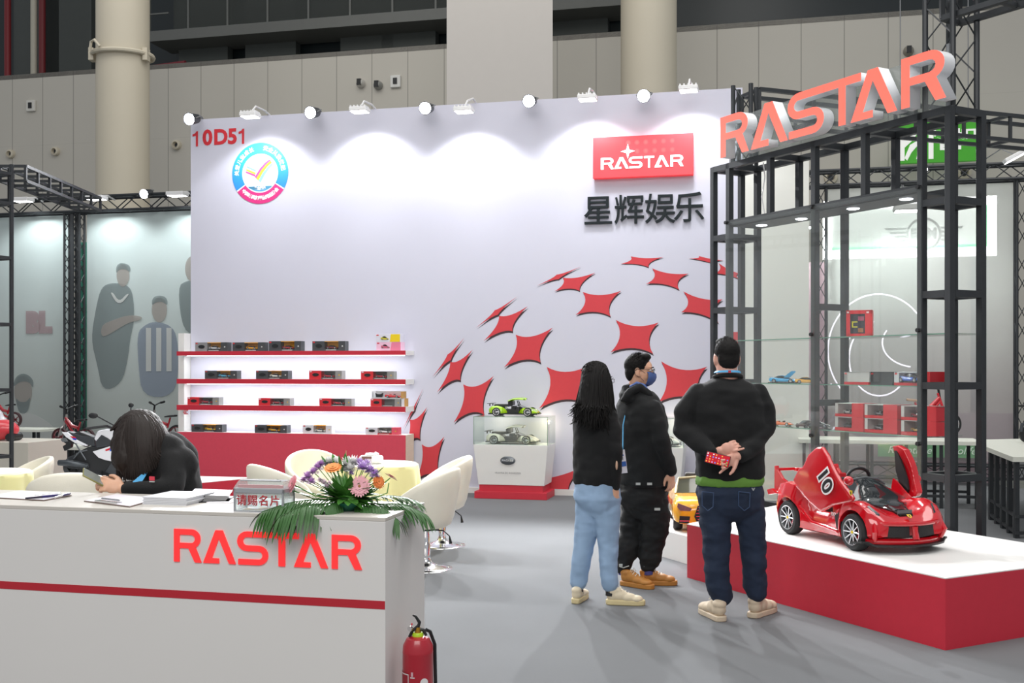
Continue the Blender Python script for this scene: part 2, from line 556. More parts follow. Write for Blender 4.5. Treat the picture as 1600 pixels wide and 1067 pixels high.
# air nozzles and small devices on the hall wall
npx = [(18, 241, 8), (88, 237, 8), (277, 227, 8.5), (1298, 278, 10), (1506, 271, 10), (1225, 184, 9)]
nl = ['round air nozzle at the far end of the hall panels', 'round air nozzle beside the wide round column, second in its row', 'round air nozzle above the booth number',
      'round air nozzle half hidden behind the tower header and lattice truss', 'round air nozzle beneath the green exit sign corner', 'round air nozzle seen through the big sign letter S']
for (px, py, rr), lb in zip(npx, nl):
    p = FH.hit_y(px, py, 0); R = rr / F * 25
    t = thing('air_nozzle', lb, 'vent', FH.w(p.x, 0, p.z), FH.a, 'air nozzles on the hall wall')
    A = rotm('X', 90)
    MB().lathe([(R * .35, .02), (R * .45, .02), (R * .6, .12), (R * .95, .1), (R, .05), (R, 0), (R * .35, 0)], 28, A).build('bezel', colm, t, True)
    MB().lathe([(0, .03), (R * .42, .035), (R * .42, 0), (0, 0)], 20, A).build('opening', mat('nozzle_dark', '#3c3f44', .8), t, True)
for px, py, lb, c in ((50, 166, 'small white alarm box high on the hall panel above two nozzles', '#dcdad2'), (619, 128, 'small white box with dark window beside the boxed column', '#e4e4e0'), (565, 131, 'small paired camera on the hall panel above the flood lights', '#cfcdc6'), (592, 134, 'single grey sensor between the paired camera and white box', '#9a9a96'), (1419, 81, 'round grey camera dome high above the big sign letters', '#8e8a80')):
    p = FH.hit_y(px, py, 0)
    t = thing('wall_device', lb, 'wall device', FH.w(p.x, 0, p.z), FH.a, 'small devices on the hall wall')
    if px in (1419, 592, 565):
        MB().lathe([(0, .2), (.07, .18), (.11, .1), (.11, 0), (0, 0)], 20, rotm('X', 90)).build('housing', mat('dev' + c[1:], c, .5), t, True)
    else:
        MB().bx(-.13, .13, -.08, 0, -.15, .15).build('housing', mat('dev' + c[1:], c, .5), t, bevel=.02)
    MB().bx(-.05, .05, -.1 if px in (50, 619) else -.21, -.05, -.07, .08).build('lens', blackp, t)

# green exit sign hung in front of the hall wall
gE = mat('exit_green', '#3fa321', .5, emis='#3fa321', es=.25)
wE = mat('exit_white', '#f4f6ee', .5, emis='#ffffff', es=.3)
FE = Frame(0, 24.5, TH)
a_ = FE.hit_y(1394, 256); b_ = FE.hit_y(1527, 187)
t = thing('exit_sign', 'green exit sign with running figure seen behind the black tower', 'sign', FE.w((a_.x + b_.x) / 2, 0, a_.z), FE.a)
hw = (b_.x - a_.x) / 2; hh = b_.z - a_.z
MB().bx(-hw, hw, 0, .12, 0, hh).build('panel', gE, t)
s_ = hh / 62
def ex(pts):
    return [((p[0] - 1460.5) * s_, (256 - p[1]) * s_) for p in pts]
mbp = MB()
mbp.prismy(ex([(1407, 205), (1417, 205), (1417, 252), (1407, 252)]), -.02, 0)
mbp.prismy(ex([(1452, 203), (1459, 203), (1459, 251), (1452, 251)]), -.02, 0)
mbp.prismy(ex([(1417, 205), (1440, 205), (1428, 222), (1417, 232)]), -.02, 0)
mbp.prismy(ex([(1436, 216), (1446, 214), (1447, 232), (1440, 252), (1434, 250), (1438, 234)]), -.02, 0)
mbp.prismy(ex([(1425, 228), (1436, 222), (1438, 227), (1427, 240), (1421, 252), (1417, 248)]), -.02, 0)
mbp.cone((ex([(1446, 209)])[0][0], -.02, ex([(1446, 209)])[0][1]), (ex([(1446, 209)])[0][0], 0, ex([(1446, 209)])[0][1]), 4 * s_, n=14)
mbp.build('pictogram', wE, t)
text('chinese_lettering', '安全出口', 17 * s_, wE, t, .02, trm(ex([(1487, 216)])[0][0], -.02, ex([(1487, 216)])[0][1]), bold=.01)
text('exit_lettering', 'EXIT', 14 * s_, wE, t, .02, trm(ex([(1485, 233)])[0][0], -.02, ex([(1485, 233)])[0][1]), bold=.015, sx=1.15)
for sx in (-.8, .8):
    MB().cone((hw * sx, .06, hh), (hw * sx, .06, hh + 6), .012, n=6).build('hanger', greym, t)

# ---------------------------------------------------------------- lattice trusses and mesh banners
def lattice(mb, p0, p1, w, r=.018, rb=.007, step=None, up=(0, 0, 1), h=None):
    p0 = Vector(p0); p1 = Vector(p1); d = (p1 - p0); L = d.length; d.normalize()
    u = d.cross(Vector(up)).normalized(); v = u.cross(d); h = h or w
    cs = [p0 + u * (sx * w / 2) + v * (sy * h / 2) for sx, sy in ((-1, -1), (1, -1), (1, 1), (-1, 1))]
    for c in cs:
        mb.cone(c, c + d * L, r, n=8)
    n = max(2, int(L / (step or w)))
    for k in range(4):
        a, b_ = cs[k], cs[(k + 1) % 4]
        for i in range(n):
            A, B = (a, b_) if i % 2 == 0 else (b_, a)
            mb.cone(A + d * (L * i / n), B + d * (L * (i + 1) / n), rb, n=5)
    return mb

# right: truss beam, uprights, banner cloth
p0 = FB.hit_y(1262, 276); p1 = FB.hit_y(1600, 268)
zT = (FB.hit_y(1450, 274)).z
t = thing('truss_frame', 'black lattice truss frame carrying the pale mesh banner behind the tower', 'truss', FB.o, FB.a)
lattice(MB(), (p0.x - .3, 0, zT), (p1.x + 3, 0, zT), .2, .022, .008, .24).build('top_beam', black, t, True)
for px in (1282, 1597):
    xx = FB.hit_y(px, 400).x
    lattice(MB(), (xx, 0, 0), (xx, 0, zT - .1), .15, .018, .006, .3, up=(0, 1, 0)).build('upright', black, t, True)
lattice(MB(), (p0.x, .05, .17), (p1.x + 3, .05, .17), .18, .02, .006, .3).build('bottom_beam', black, t, True)
vr = veil('banner_grey_print', '#c4bfc0', .6, '#eef2ef', 1.0, 2.6)
x0 = FB.hit_y(1290, 400).x; x1 = FB.hit_y(1592, 400).x
cl = MB().bx(x0, x1, .1, .104, .3, zT - .12).build('mesh_banner', vr, None, loc=FB.o, rz=FB.a)
tag(cl, 'pale grey translucent mesh banner stretched behind the glass tower', 'banner')
cl = MB().bx(x1 + .12, x1 + 3, .1, .104, .3, zT - .12).build('mesh_banner', vr, None, loc=FB.o, rz=FB.a)
tag(cl, 'narrow strip of pale banner past the lattice upright at the picture edge', 'banner')
pk = MB().bx(FB.hit_y(1270, 400).x - .05, FB.hit_y(1289, 400).x, .16, .2, 0, FB.hit_y(1280, 408).z).build('pink_panel', mat('mauve_panel', '#c9a9b4', .6), None, loc=FB.o, rz=FB.a)
tag(pk, 'tall narrow mauve panel behind a black lattice upright', 'panel')
bw = MB().bx(FB.hit_y(1290, 400).x, FB.hit_y(1592, 400).x, .35, .4, 0, .95).build('low_partition', mat('dusty_pink', '#b9a6ad', .7, var=.15, vs=2), None, loc=FB.o, rz=FB.a)
tag(bw, 'low dusty pink partition under the long white table', 'partition')
g = thing('green_band', 'green strip sign with pale script below the white table top', 'sign', FB.w(FB.hit_y(1455, 704).x, .02, FB.hit_y(1455, 704).z), FB.a)
MB().bx(-.68, .62, -.02, 0, -.09, .1).build('strip', mat('strip_green', '#74a27a', .6), g)
text('script_lettering', 'Robotime      Rolife', .14, mat('strip_white', '#d6e6d6', .6), g, .004, trm(0, -.024, 0), shear=.3)

# lit sign of the neighbouring stand, seen from behind through the cloth
FS = Frame(*(FB.w(0, 1.6)[:2]), TH)
A_ = FS.hit_y(1286, 405); B_ = FS.hit_y(1557, 306)
t = thing('lightbox_sign', 'large lit sign with white and green border glowing through mesh banner', 'sign', FS.o, FS.a)
wl = mat('lit_white', '#ffffff', .5, emis='#ffffff', es=3.2)
gl_ = mat('lit_green', '#39d98a', .5, emis='#39e090', es=2.2)
fc = mat('sign_face', '#dfe5e0', .5, emis='#e6efe8', es=.95)
x0, x1, z0, z1 = A_.x, B_.x, A_.z, B_.z
MB().bx(x0, x1, .02, .1, z0, z1).build('face', fc, t)
fr_ = MB()
for a, b_, c, d in ((x0, x1, z0, z0 + .13), (x0, x1, z1 - .13, z1), (x1 - .13, x1, z0, z1), (x0, x0 + .13, z0, z1)):
    fr_.bx(a, b_, -.02, .02, c, d)
fr_.build('border', wl, t)
for xx in (x0 + .3, x1 - .3):
    MB().bx(xx - .04, xx + .04, .03, .09, 0, z0).build('support_post', greym, t)
fr_ = MB()
for a, b_, c, d in ((x0 + .13, x1 - .13, z0 + .13, z0 + .17), (x1 - .18, x1 - .13, z0 + .13, z1 - .13)):
    fr_.bx(a, b_, -.02, .02, c, d)
fr_.build('green_line', gl_, t)
dkm = mat('sign_dark', '#141615', .8)
c_ = FS.hit_y(1443, 366); R = 26 / F * 16
em = MB(); A = trm(c_.x, 0, c_.z) @ rotm('X', 90)
em.lathe([(R * .88, 0), (R * .88, .03), (R, .03), (R, 0)], 36, A)
for sg in (-1, 1):
    for k, (l, zz) in enumerate(((1.25, .42), (.98, .18), (.72, -.06), (.5, -.3))):
        em.prismy([(c_.x + sg * R * 1.0, c_.z + R * zz), (c_.x + sg * R * (1 + l), c_.z + R * zz), (c_.x + sg * R * (.9 + l), c_.z + R * (zz - .12)), (c_.x + sg * R * .98, c_.z + R * (zz - .12))], -.03, 0)
em.build('winged_emblem', dkm, t, False)
text('emblem_lettering', 'MINI', R * .85, dkm, t, .03, trm(c_.x, -.02, c_.z) @ Matrix.Diagonal((-.85, 1, 1, 1)), bold=.012)
nm = mat('neon_white', '#ffffff', .4, emis='#f4ecff', es=2.5)
for (px, py, rx, rz_, a0, a1, lb) in ((1372, 548, 75, 88, 40, 235, 'wide white neon arc glowing behind the shelves of the glass tower'), (1374, 560, 45, 58, 100, 330, 'narrow white neon loop inside the wide neon arc'), (1432, 535, 50, 38, 150, 260, 'short white neon curve beside the black lattice tower column')):
    c_ = FS.hit_y(px, py, -.4); k = 16 / F
    pts = [(c_.x + rx * k * math.cos(math.radians(a)), -.4, c_.z + rz_ * k * math.sin(math.radians(a))) for a in [a0 + (a1 - a0) * i / 30 for i in range(31)]]
    o = MB().tube(pts, .011, 8).build('neon_tube', nm, None, True, loc=FS.o, rz=FS.a)
    MB().cone((c_.x, -.39, c_.z - rz_ * k), (c_.x, -.39, 0), .012, n=6).build('stand_rod', greym, o)
    tag(o, lb, 'neon light')
FSt = FS

# left: truss beam and banners
zT = FL.hit_y(200, 318).z
xa = FL.hit_y(-60, 330).x; xb = FL.hit_y(330, 310).x
t = thing('truss_frame', 'long black lattice truss carrying the two teal mesh banners', 'truss', FL.o, FL.a)
lattice(MB(), (xa, 0, zT), (xb, 0, zT), .24, .026, .01, .3).build('top_beam', black, t, True)
for px in (111, 124):
    xx = FL.hit_y(px, 400).x
    lattice(MB(), (xx, -.02, 0), (xx, -.02, zT - .1), .13, .02, .007, .17, up=(0, 1, 0)).build('upright', black, t, True)
MB().bx(xa, FL.hit_y(75, 400).x, -.1, -.06, .15, .2).build('bottom_rail', black, t)
x = FL.hit_y(124, 400).x
o = MB().bx(x - .06, x + .06, .12, .14, .3, zT - .6).build('green_strip', mat('teal_strip', '#3f8f78', .6, var=.3, vs=2), None, loc=FL.o, rz=FL.a)
tag(o, 'narrow teal green printed strip behind the lattice upright', 'banner')
vl = veil('banner_left_print', '#c2c9c6', .12, '#d6e2e2', .8, 3.4)
bl = MB().bx(xa, FL.hit_y(104, 400).x, .1, .104, .2, zT - .14).build('banner', vl, None, loc=FL.o, rz=FL.a)
tag(bl, 'teal grey mesh banner beyond the balance bikes, beside the open tower', 'banner')
bl.name = 'mesh_banner'
B2 = thing('mesh_banner', 'pale teal mesh banner printed with faint sportsmen beside the booth wall', 'banner', FL.o, FL.a)
MB().bx(FL.hit_y(130, 400).x, FL.hit_y(330, 400).x, .1, .104, .2, zT - .14).build('cloth', vl, B2)
# faint printed figures (flat print on the cloth)
pd = veil('print_dark', '#95a0a1', .5); ps = veil('print_skin', '#b8b3ae', .45); pb = veil('print_blue', '#a3adba', .45); pw = veil('print_pale', '#d3d6d4', .2); pr = veil('print_rose', '#b5a2a2', .2)
def chaikin(p):
    o_ = []
    for i in range(len(p)):
        a, b_ = p[i], p[(i + 1) % len(p)]
        o_ += [(a[0] * .75 + b_[0] * .25, a[1] * .75 + b_[1] * .25), (a[0] * .25 + b_[0] * .75, a[1] * .25 + b_[1] * .75)]
    return o_
def flat(parent, nm_, pts, m_, y=.09):
    pts = chaikin(chaikin(pts)) if len(pts) > 4 else pts
    pts = [FL.hit_y(px, py, y) for px, py in pts]
    return MB().prismy([(p.x, p.z) for p in pts], y, y + .002).build(nm_, m_, parent)
def oval(cx, cy, rx, ry, n=16):
    return [(cx + rx * math.cos(2 * math.pi * i / n), cy + ry * math.sin(2 * math.pi * i / n)) for i in range(n)]
pr1 = flat(B2, 'printed_sportsman', [(158, 448), (176, 441), (200, 445), (208, 460), (210, 500), (203, 530), (200, 560), (190, 600), (160, 612), (152, 570), (142, 530), (150, 480)], pd)
flat(pr1, 'printed_head', oval(192, 430, 10, 18), ps, .088); flat(pr1, 'printed_hair', [(181, 428), (182, 414), (190, 410), (203, 414), (204, 426), (196, 420), (186, 421)], pd, .086)
flat(pr1, 'printed_arm', [(158, 508), (176, 500), (200, 492), (222, 494), (221, 500), (200, 504), (175, 520), (158, 528)], ps, .086)
flat(pr1, 'printed_collar', [(172, 458), (186, 478), (202, 460), (199, 458), (186, 472), (176, 456)], pw, .086)
pr2 = flat(B2, 'printed_sportsman', [(214, 520), (226, 508), (240, 502), (262, 506), (276, 520), (280, 570), (272, 620), (222, 620), (216, 570)], pb)
flat(pr2, 'printed_head', oval(249, 484, 12, 20), ps, .088); flat(pr2, 'printed_hair', [(237, 478), (238, 465), (249, 461), (261, 465), (262, 478), (254, 471), (243, 472)], pd, .086)
for k in range(3):
    flat(pr2, 'shirt_stripe', [(228 + k * 16, 512), (236 + k * 16, 512), (236 + k * 16, 580), (228 + k * 16, 580)], pw, .086)
pr3 = flat(B2, 'printed_sportsman', [(277, 448), (292, 438), (312, 438), (312, 520), (286, 520)], pd)
flat(pr3, 'printed_head', oval(300, 420, 11, 20), ps, .088)
pr4 = flat(bl, 'printed_face', oval(36, 612, 14, 26), ps)
flat(bl, 'printed_beard', [(24, 620), (30, 628), (42, 628), (48, 618), (44, 642), (36, 648), (28, 642)], pd, .087)
flat(bl, 'printed_shirt', [(-10, 660), (24, 645), (52, 645), (90, 670), (96, 700), (-10, 700)], pw, .087)
flat(bl, 'printed_hair', [(20, 606), (24, 588), (38, 582), (52, 592), (52, 608), (46, 596), (30, 596)], pd, .087)
p = FL.hit_y(60, 505, .09)
text('printed_lettering', 'BL', .45, veil('print_letters', '#bfadb0', .4), bl, .002, trm(p.x, .088, p.z), bold=.04)
# ================================================================ THE BOOTH: wall, signs, lamps
wallm = mat('booth_wall_print', '#cdcddb', .55, var=.01, spec=.3)
xl = -4.97
xr = FW.hit_y(1160, 300).x
WT = 4.87
wall = MB().bx(xl, xr, 0, .16, 0, WT).build('display_wall', wallm, loc=FW.o, rz=FW.a)
tag(wall, 'tall pale lavender booth wall printed with a dome of red stars', 'wall')
MB().bx(xl, xr, -.02, 0, 0, .07).build('skirting', white, wall)
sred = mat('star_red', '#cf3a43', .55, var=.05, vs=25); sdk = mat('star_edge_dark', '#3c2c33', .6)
def star(tips, cut=None):
    cx = sum(p[0] for p in tips) / 4; cy = sum(p[1] for p in tips) / 4
    out = []
    for i in range(4):
        a = tips[i]; b_ = tips[(i + 1) % 4]
        mx_, my_ = (a[0] + b_[0]) / 2, (a[1] + b_[1]) / 2
        k = .62
        c = (mx_ + (cx - mx_) * k, my_ + (cy - my_) * k)
        for j in range(9):
            t_ = j / 9
            out.append(((1 - t_) ** 2 * a[0] + 2 * t_ * (1 - t_) * c[0] + t_ * t_ * b_[0], (1 - t_) ** 2 * a[1] + 2 * t_ * (1 - t_) * c[1] + t_ * t_ * b_[1]))
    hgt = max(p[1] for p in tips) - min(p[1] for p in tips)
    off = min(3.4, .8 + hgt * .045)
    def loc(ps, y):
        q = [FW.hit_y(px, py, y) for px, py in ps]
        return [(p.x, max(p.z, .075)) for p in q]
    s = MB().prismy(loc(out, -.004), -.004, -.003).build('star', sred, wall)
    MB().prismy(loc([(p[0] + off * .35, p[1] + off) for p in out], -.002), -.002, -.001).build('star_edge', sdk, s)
Z3 = lambda l: [(640 + x / 3.2, 380 + y / 3.2) for x, y in l]
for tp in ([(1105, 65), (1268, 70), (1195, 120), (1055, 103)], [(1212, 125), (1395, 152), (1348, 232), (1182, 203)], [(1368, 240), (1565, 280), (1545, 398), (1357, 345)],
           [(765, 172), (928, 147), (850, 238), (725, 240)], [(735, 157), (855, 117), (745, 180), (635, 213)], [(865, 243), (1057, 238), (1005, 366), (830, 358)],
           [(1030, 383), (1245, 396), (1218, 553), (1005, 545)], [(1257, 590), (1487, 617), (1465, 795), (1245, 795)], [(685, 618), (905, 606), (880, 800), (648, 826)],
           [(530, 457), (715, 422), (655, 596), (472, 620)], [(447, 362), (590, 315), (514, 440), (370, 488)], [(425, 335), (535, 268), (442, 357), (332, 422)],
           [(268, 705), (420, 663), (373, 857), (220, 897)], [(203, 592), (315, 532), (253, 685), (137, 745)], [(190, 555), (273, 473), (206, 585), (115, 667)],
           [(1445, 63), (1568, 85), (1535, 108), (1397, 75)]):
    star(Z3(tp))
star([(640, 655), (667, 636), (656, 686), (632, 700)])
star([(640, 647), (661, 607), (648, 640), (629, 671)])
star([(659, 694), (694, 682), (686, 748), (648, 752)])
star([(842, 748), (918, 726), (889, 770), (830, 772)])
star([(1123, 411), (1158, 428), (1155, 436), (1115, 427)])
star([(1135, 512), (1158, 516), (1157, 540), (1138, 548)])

# plain store-room wall continuing to the right
xr2 = FW.hit_y(1264, 500, .05).x
o = MB().bx(xr + .003, xr2, .02, .16, 0, 4.04).build('store_room_wall', mat('cream_panel', '#e2e3dc', .55, var=.01), loc=FW.o, rz=FW.a)
tag(o, 'plain off-white panel wall behind the glass tower', 'wall')

# booth number, company name, emblem, lightbox
p = FW.hit_y(343, 216, -.01)
nr = mat('number_red', '#d02a35', .5)
o = MB(); nz = [FW.hit_y(px, py, -.006) for px, py in ((305.5, 217), (324, 216), (344.5, 215), (363, 214), (377.5, 213))]
hN = .10
def one(x, z):
    return [(x - .045, z + .035), (x - .045, z + .062), (x - .005, z + .075), (x + .012, z + .1), (x + .035, z + .1), (x + .035, z - .1), (x + .004, z - .1), (x + .004, z + .045), (x - .02, z + .038)]
o.prismy(one(nz[0].x, nz[0].z), -.006, -.001).prismy(one(nz[4].x, nz[4].z), -.006, -.001)
for ch_, q_ in ((('0'), nz[1]), ('D', nz[2]), ('5', nz[3])):
    t_ = text('n', ch_, .275, nr, None, .005, trm(q_.x, -.0035, q_.z), bold=.010)
    bs_ = len(o.v); o.v += [tuple(v.co) for v in t_.data.vertices]; o.f += [tuple(i + bs_ for i in p_.vertices) for p_ in t_.data.polygons]; o.m += [0] * len(t_.data.polygons)
    me_ = t_.data; bpy.data.objects.remove(t_); bpy.data.meshes.remove(me_)
o = o.build('booth_number', nr, loc=FW.o, rz=FW.a)
tag(o, 'red booth number 10D51 in the upper corner of the lavender wall', 'number')
t = thing('company_name', 'dark raised Chinese lettering under the red lightbox', 'lettering', FW.o, FW.a)
cg = mat('letter_charcoal', '#1c2326', .6, spec=.2)
for ch, px, py in (('星', 934.5, 332), ('辉', 983, 330.5), ('娱', 1031, 329), ('乐', 1076.5, 327)):
    p = FW.hit_y(px, py, -.03)
    text('character', ch, .385, cg, t, .03, trm(p.x, -.02, p.z), bold=.0016, sx=.99)
A_ = FW.hit_y(926.4, 279, -.1); B_ = FW.hit_y(1083, 207, -.1)
x0, x1, z0, z1 = A_.x, B_.x, A_.z, (B_.z + FW.hit_y(926, 215.5, -.1).z) / 2
lr = mat('lightbox_red', '#ef3b42', .4, emis='#ff2e38', es=.45)
nt = lr.node_tree; bs = nt.nodes['Principled BSDF']
tc = nt.nodes.new('ShaderNodeTexCoord'); sp = nt.nodes.new('ShaderNodeSeparateXYZ'); nt.links.new(tc.outputs['Object'], sp.inputs[0])
pit = .105
def cell(sock, off):
    return mth('ABSOLUTE', mth('SUBTRACT', mth('FRACT', mth('DIVIDE', mth('ADD', sock, off + 50 * pit), pit)), .5))
dx_ = cell(sp.outputs[0], 0); dz_ = cell(sp.outputs[2], -(z1 - .03))
d2 = mth('ADD', mth('MULTIPLY', dx_, dx_), mth('MULTIPLY', dz_, dz_))
dot = mth('SUBTRACT', 1.0, mth('MULTIPLY', d2, 9.0)); 
cl_ = nt.nodes.new('ShaderNodeClamp'); nt.links.new(dot, cl_.inputs[0]); dot = cl_.outputs[0]
g1 = mth('GREATER_THAN', sp.outputs[2], z1 - .03 - 2 * pit)
g2 = mth('GREATER_THAN', sp.outputs[0], x0 + .38); g3 = mth('LESS_THAN', sp.outputs[0], x1 - .22)
msk = mth('MULTIPLY', mth('MULTIPLY', dot, g1), mth('MULTIPLY', g2, g3))
mx = nt.nodes.new('ShaderNodeMix'); mx.data_type = 'RGBA'
nt.links.new(mth('MULTIPLY', msk, .35), mx.inputs[0]); mx.inputs[6].default_value = lin('#ff343e'); mx.inputs[7].default_value = lin('#ffd0c8')
nt.links.new(mx.outputs[2], bs.inputs['Emission Color'])
t = thing('wordmark_lightbox', 'glowing red lightbox with white wordmark and four-pointed star', 'sign', FW.o, FW.a)
MB().bx(x0, x1, -.1, -.005, z0, z1).build('box', lr, t, bevel=.004)
lw = mat('lightbox_white', '#ffffff', .4, emis='#ffffff', es=1.1)
Z4 = lambda x: FW.hit_y(880 + x / 5.928, 250, -.105).x
wordmark([(Z4(a), Z4(b_)) for a, b_ in ((350, 470), (472, 608), (610, 734), (748, 842), (845, 980), (993, 1115))], FW.hit_y(1000, 262.5, -.1).z, FW.hit_y(1000, 244.5, -.1).z - FW.hit_y(1000, 262.5, -.1).z, -.108, lw, t, .006)
c_ = FW.hit_y(981, 236.5, -.1); R = .085
pts = []
for i in range(4):
    a = math.radians(90 * i); pts.append((c_.x + R * math.cos(a), c_.z + R * 1.05 * math.sin(a)))
    for da, k in ((25, .42), (45, .3), (65, .42)):
        pts.append((c_.x + R * k * math.cos(a + math.radians(da)), c_.z + R * k * math.sin(a + math.radians(da))))
MB().prismy(pts, -.109, -.103).build('star_mark', lw, t)

# round emblem
def gradmat(name, c0, c1, z0, z1):
    m = bpy.data.materials.new(name); m.use_nodes = True; nt = m.node_tree; b = nt.nodes['Principled BSDF']
    tc = nt.nodes.new('ShaderNodeTexCoord'); sp = nt.nodes.new('ShaderNodeSeparateXYZ'); nt.links.new(tc.outputs['Object'], sp.inputs[0])
    mr = nt.nodes.new('ShaderNodeMapRange'); mr.inputs[1].default_value = z0; mr.inputs[2].default_value = z1; nt.links.new(sp.outputs[2], mr.inputs[0])
    mx = nt.nodes.new('ShaderNodeMix'); mx.data_type = 'RGBA'; mx.inputs[6].default_value = lin(c0); mx.inputs[7].default_value = lin(c1)
    nt.links.new(mr.outputs[0], mx.inputs[0]); nt.links.new(mx.outputs[2], b.inputs['Base Color']); b.inputs['Roughness'].default_value = .5
    return m
c_ = FW.hit_y(406.6, 270.7, 0); R = (FW.hit_y(450.5, 270.7).x - FW.hit_y(362.8, 270.7).x) / 2
em = thing('round_emblem', 'round blue and pink emblem with a striped tick mark', 'emblem', FW.w(c_.x, 0, c_.z), FW.a)
def ring(r0, r1, a0, a1, n=40):
    return arc(0, 0, r1, a0, a1, n) + arc(0, 0, r0, a1, a0, n)
MB().prismy(arc(0, 0, R, 0, 360, 60)[:-1], -.003, -.001).build('disc', mat('emblem_white', '#f6f8fa', .5), em)
MB().prismy(ring(R * .64, R, -31, 213), -.006, -.003).build('blue_ring', gradmat('emblem_blue', '#2f86e6', '#3fc4ec', -R * .6, R), em)
MB().prismy(ring(R * .64, R, 216, 326), -.006, -.003).build('pink_ring', mat('emblem_pink', '#d8317f', .5), em)
MB().prismy(arc(0, R * .42, R * .98, 246, 294, 16) [::-1] + arc(0, 0, R * .6, 225, 315, 20), -.006, -.003).build('blue_lens', mat('emblem_sky', '#66b6e0', .5), em)
for j, (c, off) in enumerate((('#e0559b', 0), ('#f0c23a', .055), ('#8fd0ee', .13))):
    P_ = lambda x, y: ((x - 547) / 360 * R, (575 - y) / 360 * R)
    o_ = off * 360
    a = [P_(480 + o_, 615 + o_ * .9), P_(545 + o_, 520 + o_ * .9), P_(610 + o_, 455 + o_ * .8), P_(670 + o_ * .6, 415 + o_ * .9)]
    b2 = [P_(672 + o_ * .6 + 12, 440 + o_ * .9), P_(620 + o_, 485 + o_ * .8), P_(562 + o_, 550 + o_ * .9), P_(505 + o_, 645 + o_ * .9)]
    MB().prismy(a + b2, -.006 - .0004 * j, -.003).build('tick_stripe', mat('tick' + c[1:], c, .5), em)
    b3 = [P_(362 + o_ * .3, 562 - o_ * 1.3), P_(480 + o_ * .2, 612 - o_ * 1.2), P_(488 + o_ * .2, 592 - o_ * 1.2), P_(368 + o_ * .3, 545 - o_ * 1.3)]
    MB().prismy(b3, -.0065 - .0004 * j, -.003).build('tick_stripe', mat('tick' + c[1:], c, .5), em)
ew = mat('emblem_lettering', '#ffffff', .5)
def arctext(s, r, a0, a1, size, flip, name):
    big = None
    for i, ch in enumerate(s):
        a = a0 + (a1 - a0) * i / max(1, len(s) - 1)
        ar = math.radians(a)
        M = trm(r * math.cos(ar), -.0075, r * math.sin(ar)) @ rotm('Y', -(a - 90) if not flip else -(a + 90))
        o = text(name, ch, size, ew, None, .002, M, bold=.002)
        if big is None:
            big = MB()
        base = len(big.v)
        big.v += [tuple(v.co) for v in o.data.vertices]; big.f += [tuple(x + base for x in p.vertices) for p in o.data.polygons]; big.m += [0] * len(o.data.polygons)
        me = o.data; bpy.data.objects.remove(o); bpy.data.meshes.remove(me)
    big.build(name, ew, em)
arctext('关爱儿童成长', R * .82, 178, 112, R * .17, False, 'slogan')
arctext('安全从我做起', R * .82, 76, 10, R * .17, False, 'slogan')
arctext('中国玩具和婴童用品协会', R * .82, 226, 316, R * .145, True, 'association_name')
arctext('安全承诺', R * .5, 254, 286, R * .12, True, 'promise_lettering')

# flood lights on arms along the wall top (these wash the wall)
for (px, py), lb in zip(((391, 179), (562, 171), (725, 171), (918, 152), (1076, 138)),
        ('white flood light over the round emblem', 'white flood light with glowing face, second from the booth number', 'white flood light with grey ribs in front of the boxed column', 'white flood light over the red lightbox', 'white flood light nearest the black tower on the wall top')):
    p = FW.hit_y(px, py, -.5)
    t = thing('flood_light', lb, 'lamp', FW.w(p.x, -.5, p.z), FW.a, 'flood lights along the wall top')
    MB().bx(-.11, .11, -.09, .09, -.03, .02).build('housing', whitep, t, bevel=.008)
    fn = MB()
    for k in range(5):
        fn.bx(-.1 + k * .045, -.085 + k * .045, -.08, .08, .02, .04)
    fn.build('heat_sink', whitep, t)
    MB().bx(-.095, .095, -.075, .075, -.036, -.03).build('lens', ledm, t)
    MB().tube([(0, .02, .03), (0, .15, .14), (0, .42, WT - p.z + .04), (0, .56, WT - p.z + .012)], .012, 6).build('arm', whitep, t)
    light('flood_beam', 'SPOT', FW.w(p.x, -.5, p.z - .06), FW.w(p.x, 0, p.z - 1.35), 74, (.95, .97, 1), .12, spot=118, blend=.35)
# round par lamps that shine out into the booth
for (px, py), lb in zip(((297, 186), (486, 176), (665, 169), (827, 158), (1006, 150)),
        ('dazzling round spotlight over the booth number', 'dazzling round spotlight between the first two flood lights', 'dazzling round spotlight beside the boxed column corner', 'dazzling round spotlight in front of the boxed column', 'round spotlight in a dark can above the red lightbox')):
    p = FW.hit_y(px, py, -.3)
    t = thing('spotlight', lb, 'lamp', FW.w(p.x, -.3, p.z), FW.a, 'round spotlights along the wall top')
    A = rotm('X', 104) @ rotm('Y', 0)
    MB().lathe([(.04, -.2), (.06, -.17), (.075, -.02), (.082, .03), (.074, .03), (.07, -.01), (0, -.02)], 24, A).build('can', mat('spot_can', '#3f4348', .4, .4), t, True)
    MB().lathe([(0, .024), (.068, .018), (.068, 0), (0, 0)], 24, A).build('lens', mat('spot_lens_lit', '#ffffff', .3, emis='#f2f4ff', es=60), t, True)
    MB().tube([(-.085, 0, .01), (-.085, .12, .06), (0, .2, .1), (.085, .12, .06), (.085, 0, .01)], .008, 6).build('bracket', greym, t)
    MB().tube([(0, .2, .1), (0, .3, .09), (0, .33, WT - p.z)], .012, 6).build('arm', greym, t)
    tgt = Vector((p.x * .35 + .6, 5.5 if px < 600 else 6.5, 0)); w0 = FW.w(p.x, -.3, p.z)
    light('spot_beam', 'SPOT', w0 + Vector((0, -.12, -.06)), (w0.x * .5 + .4, 6.2, .3), 1050, (.97, .98, 1), .045, spot=75, blend=.6)
p = FL.hit_y(226, 303, -.25)
t = thing('spotlight', 'round spotlight shining from the truss over the printed sportsmen', 'lamp', FL.w(p.x, -.25, p.z), FL.a)
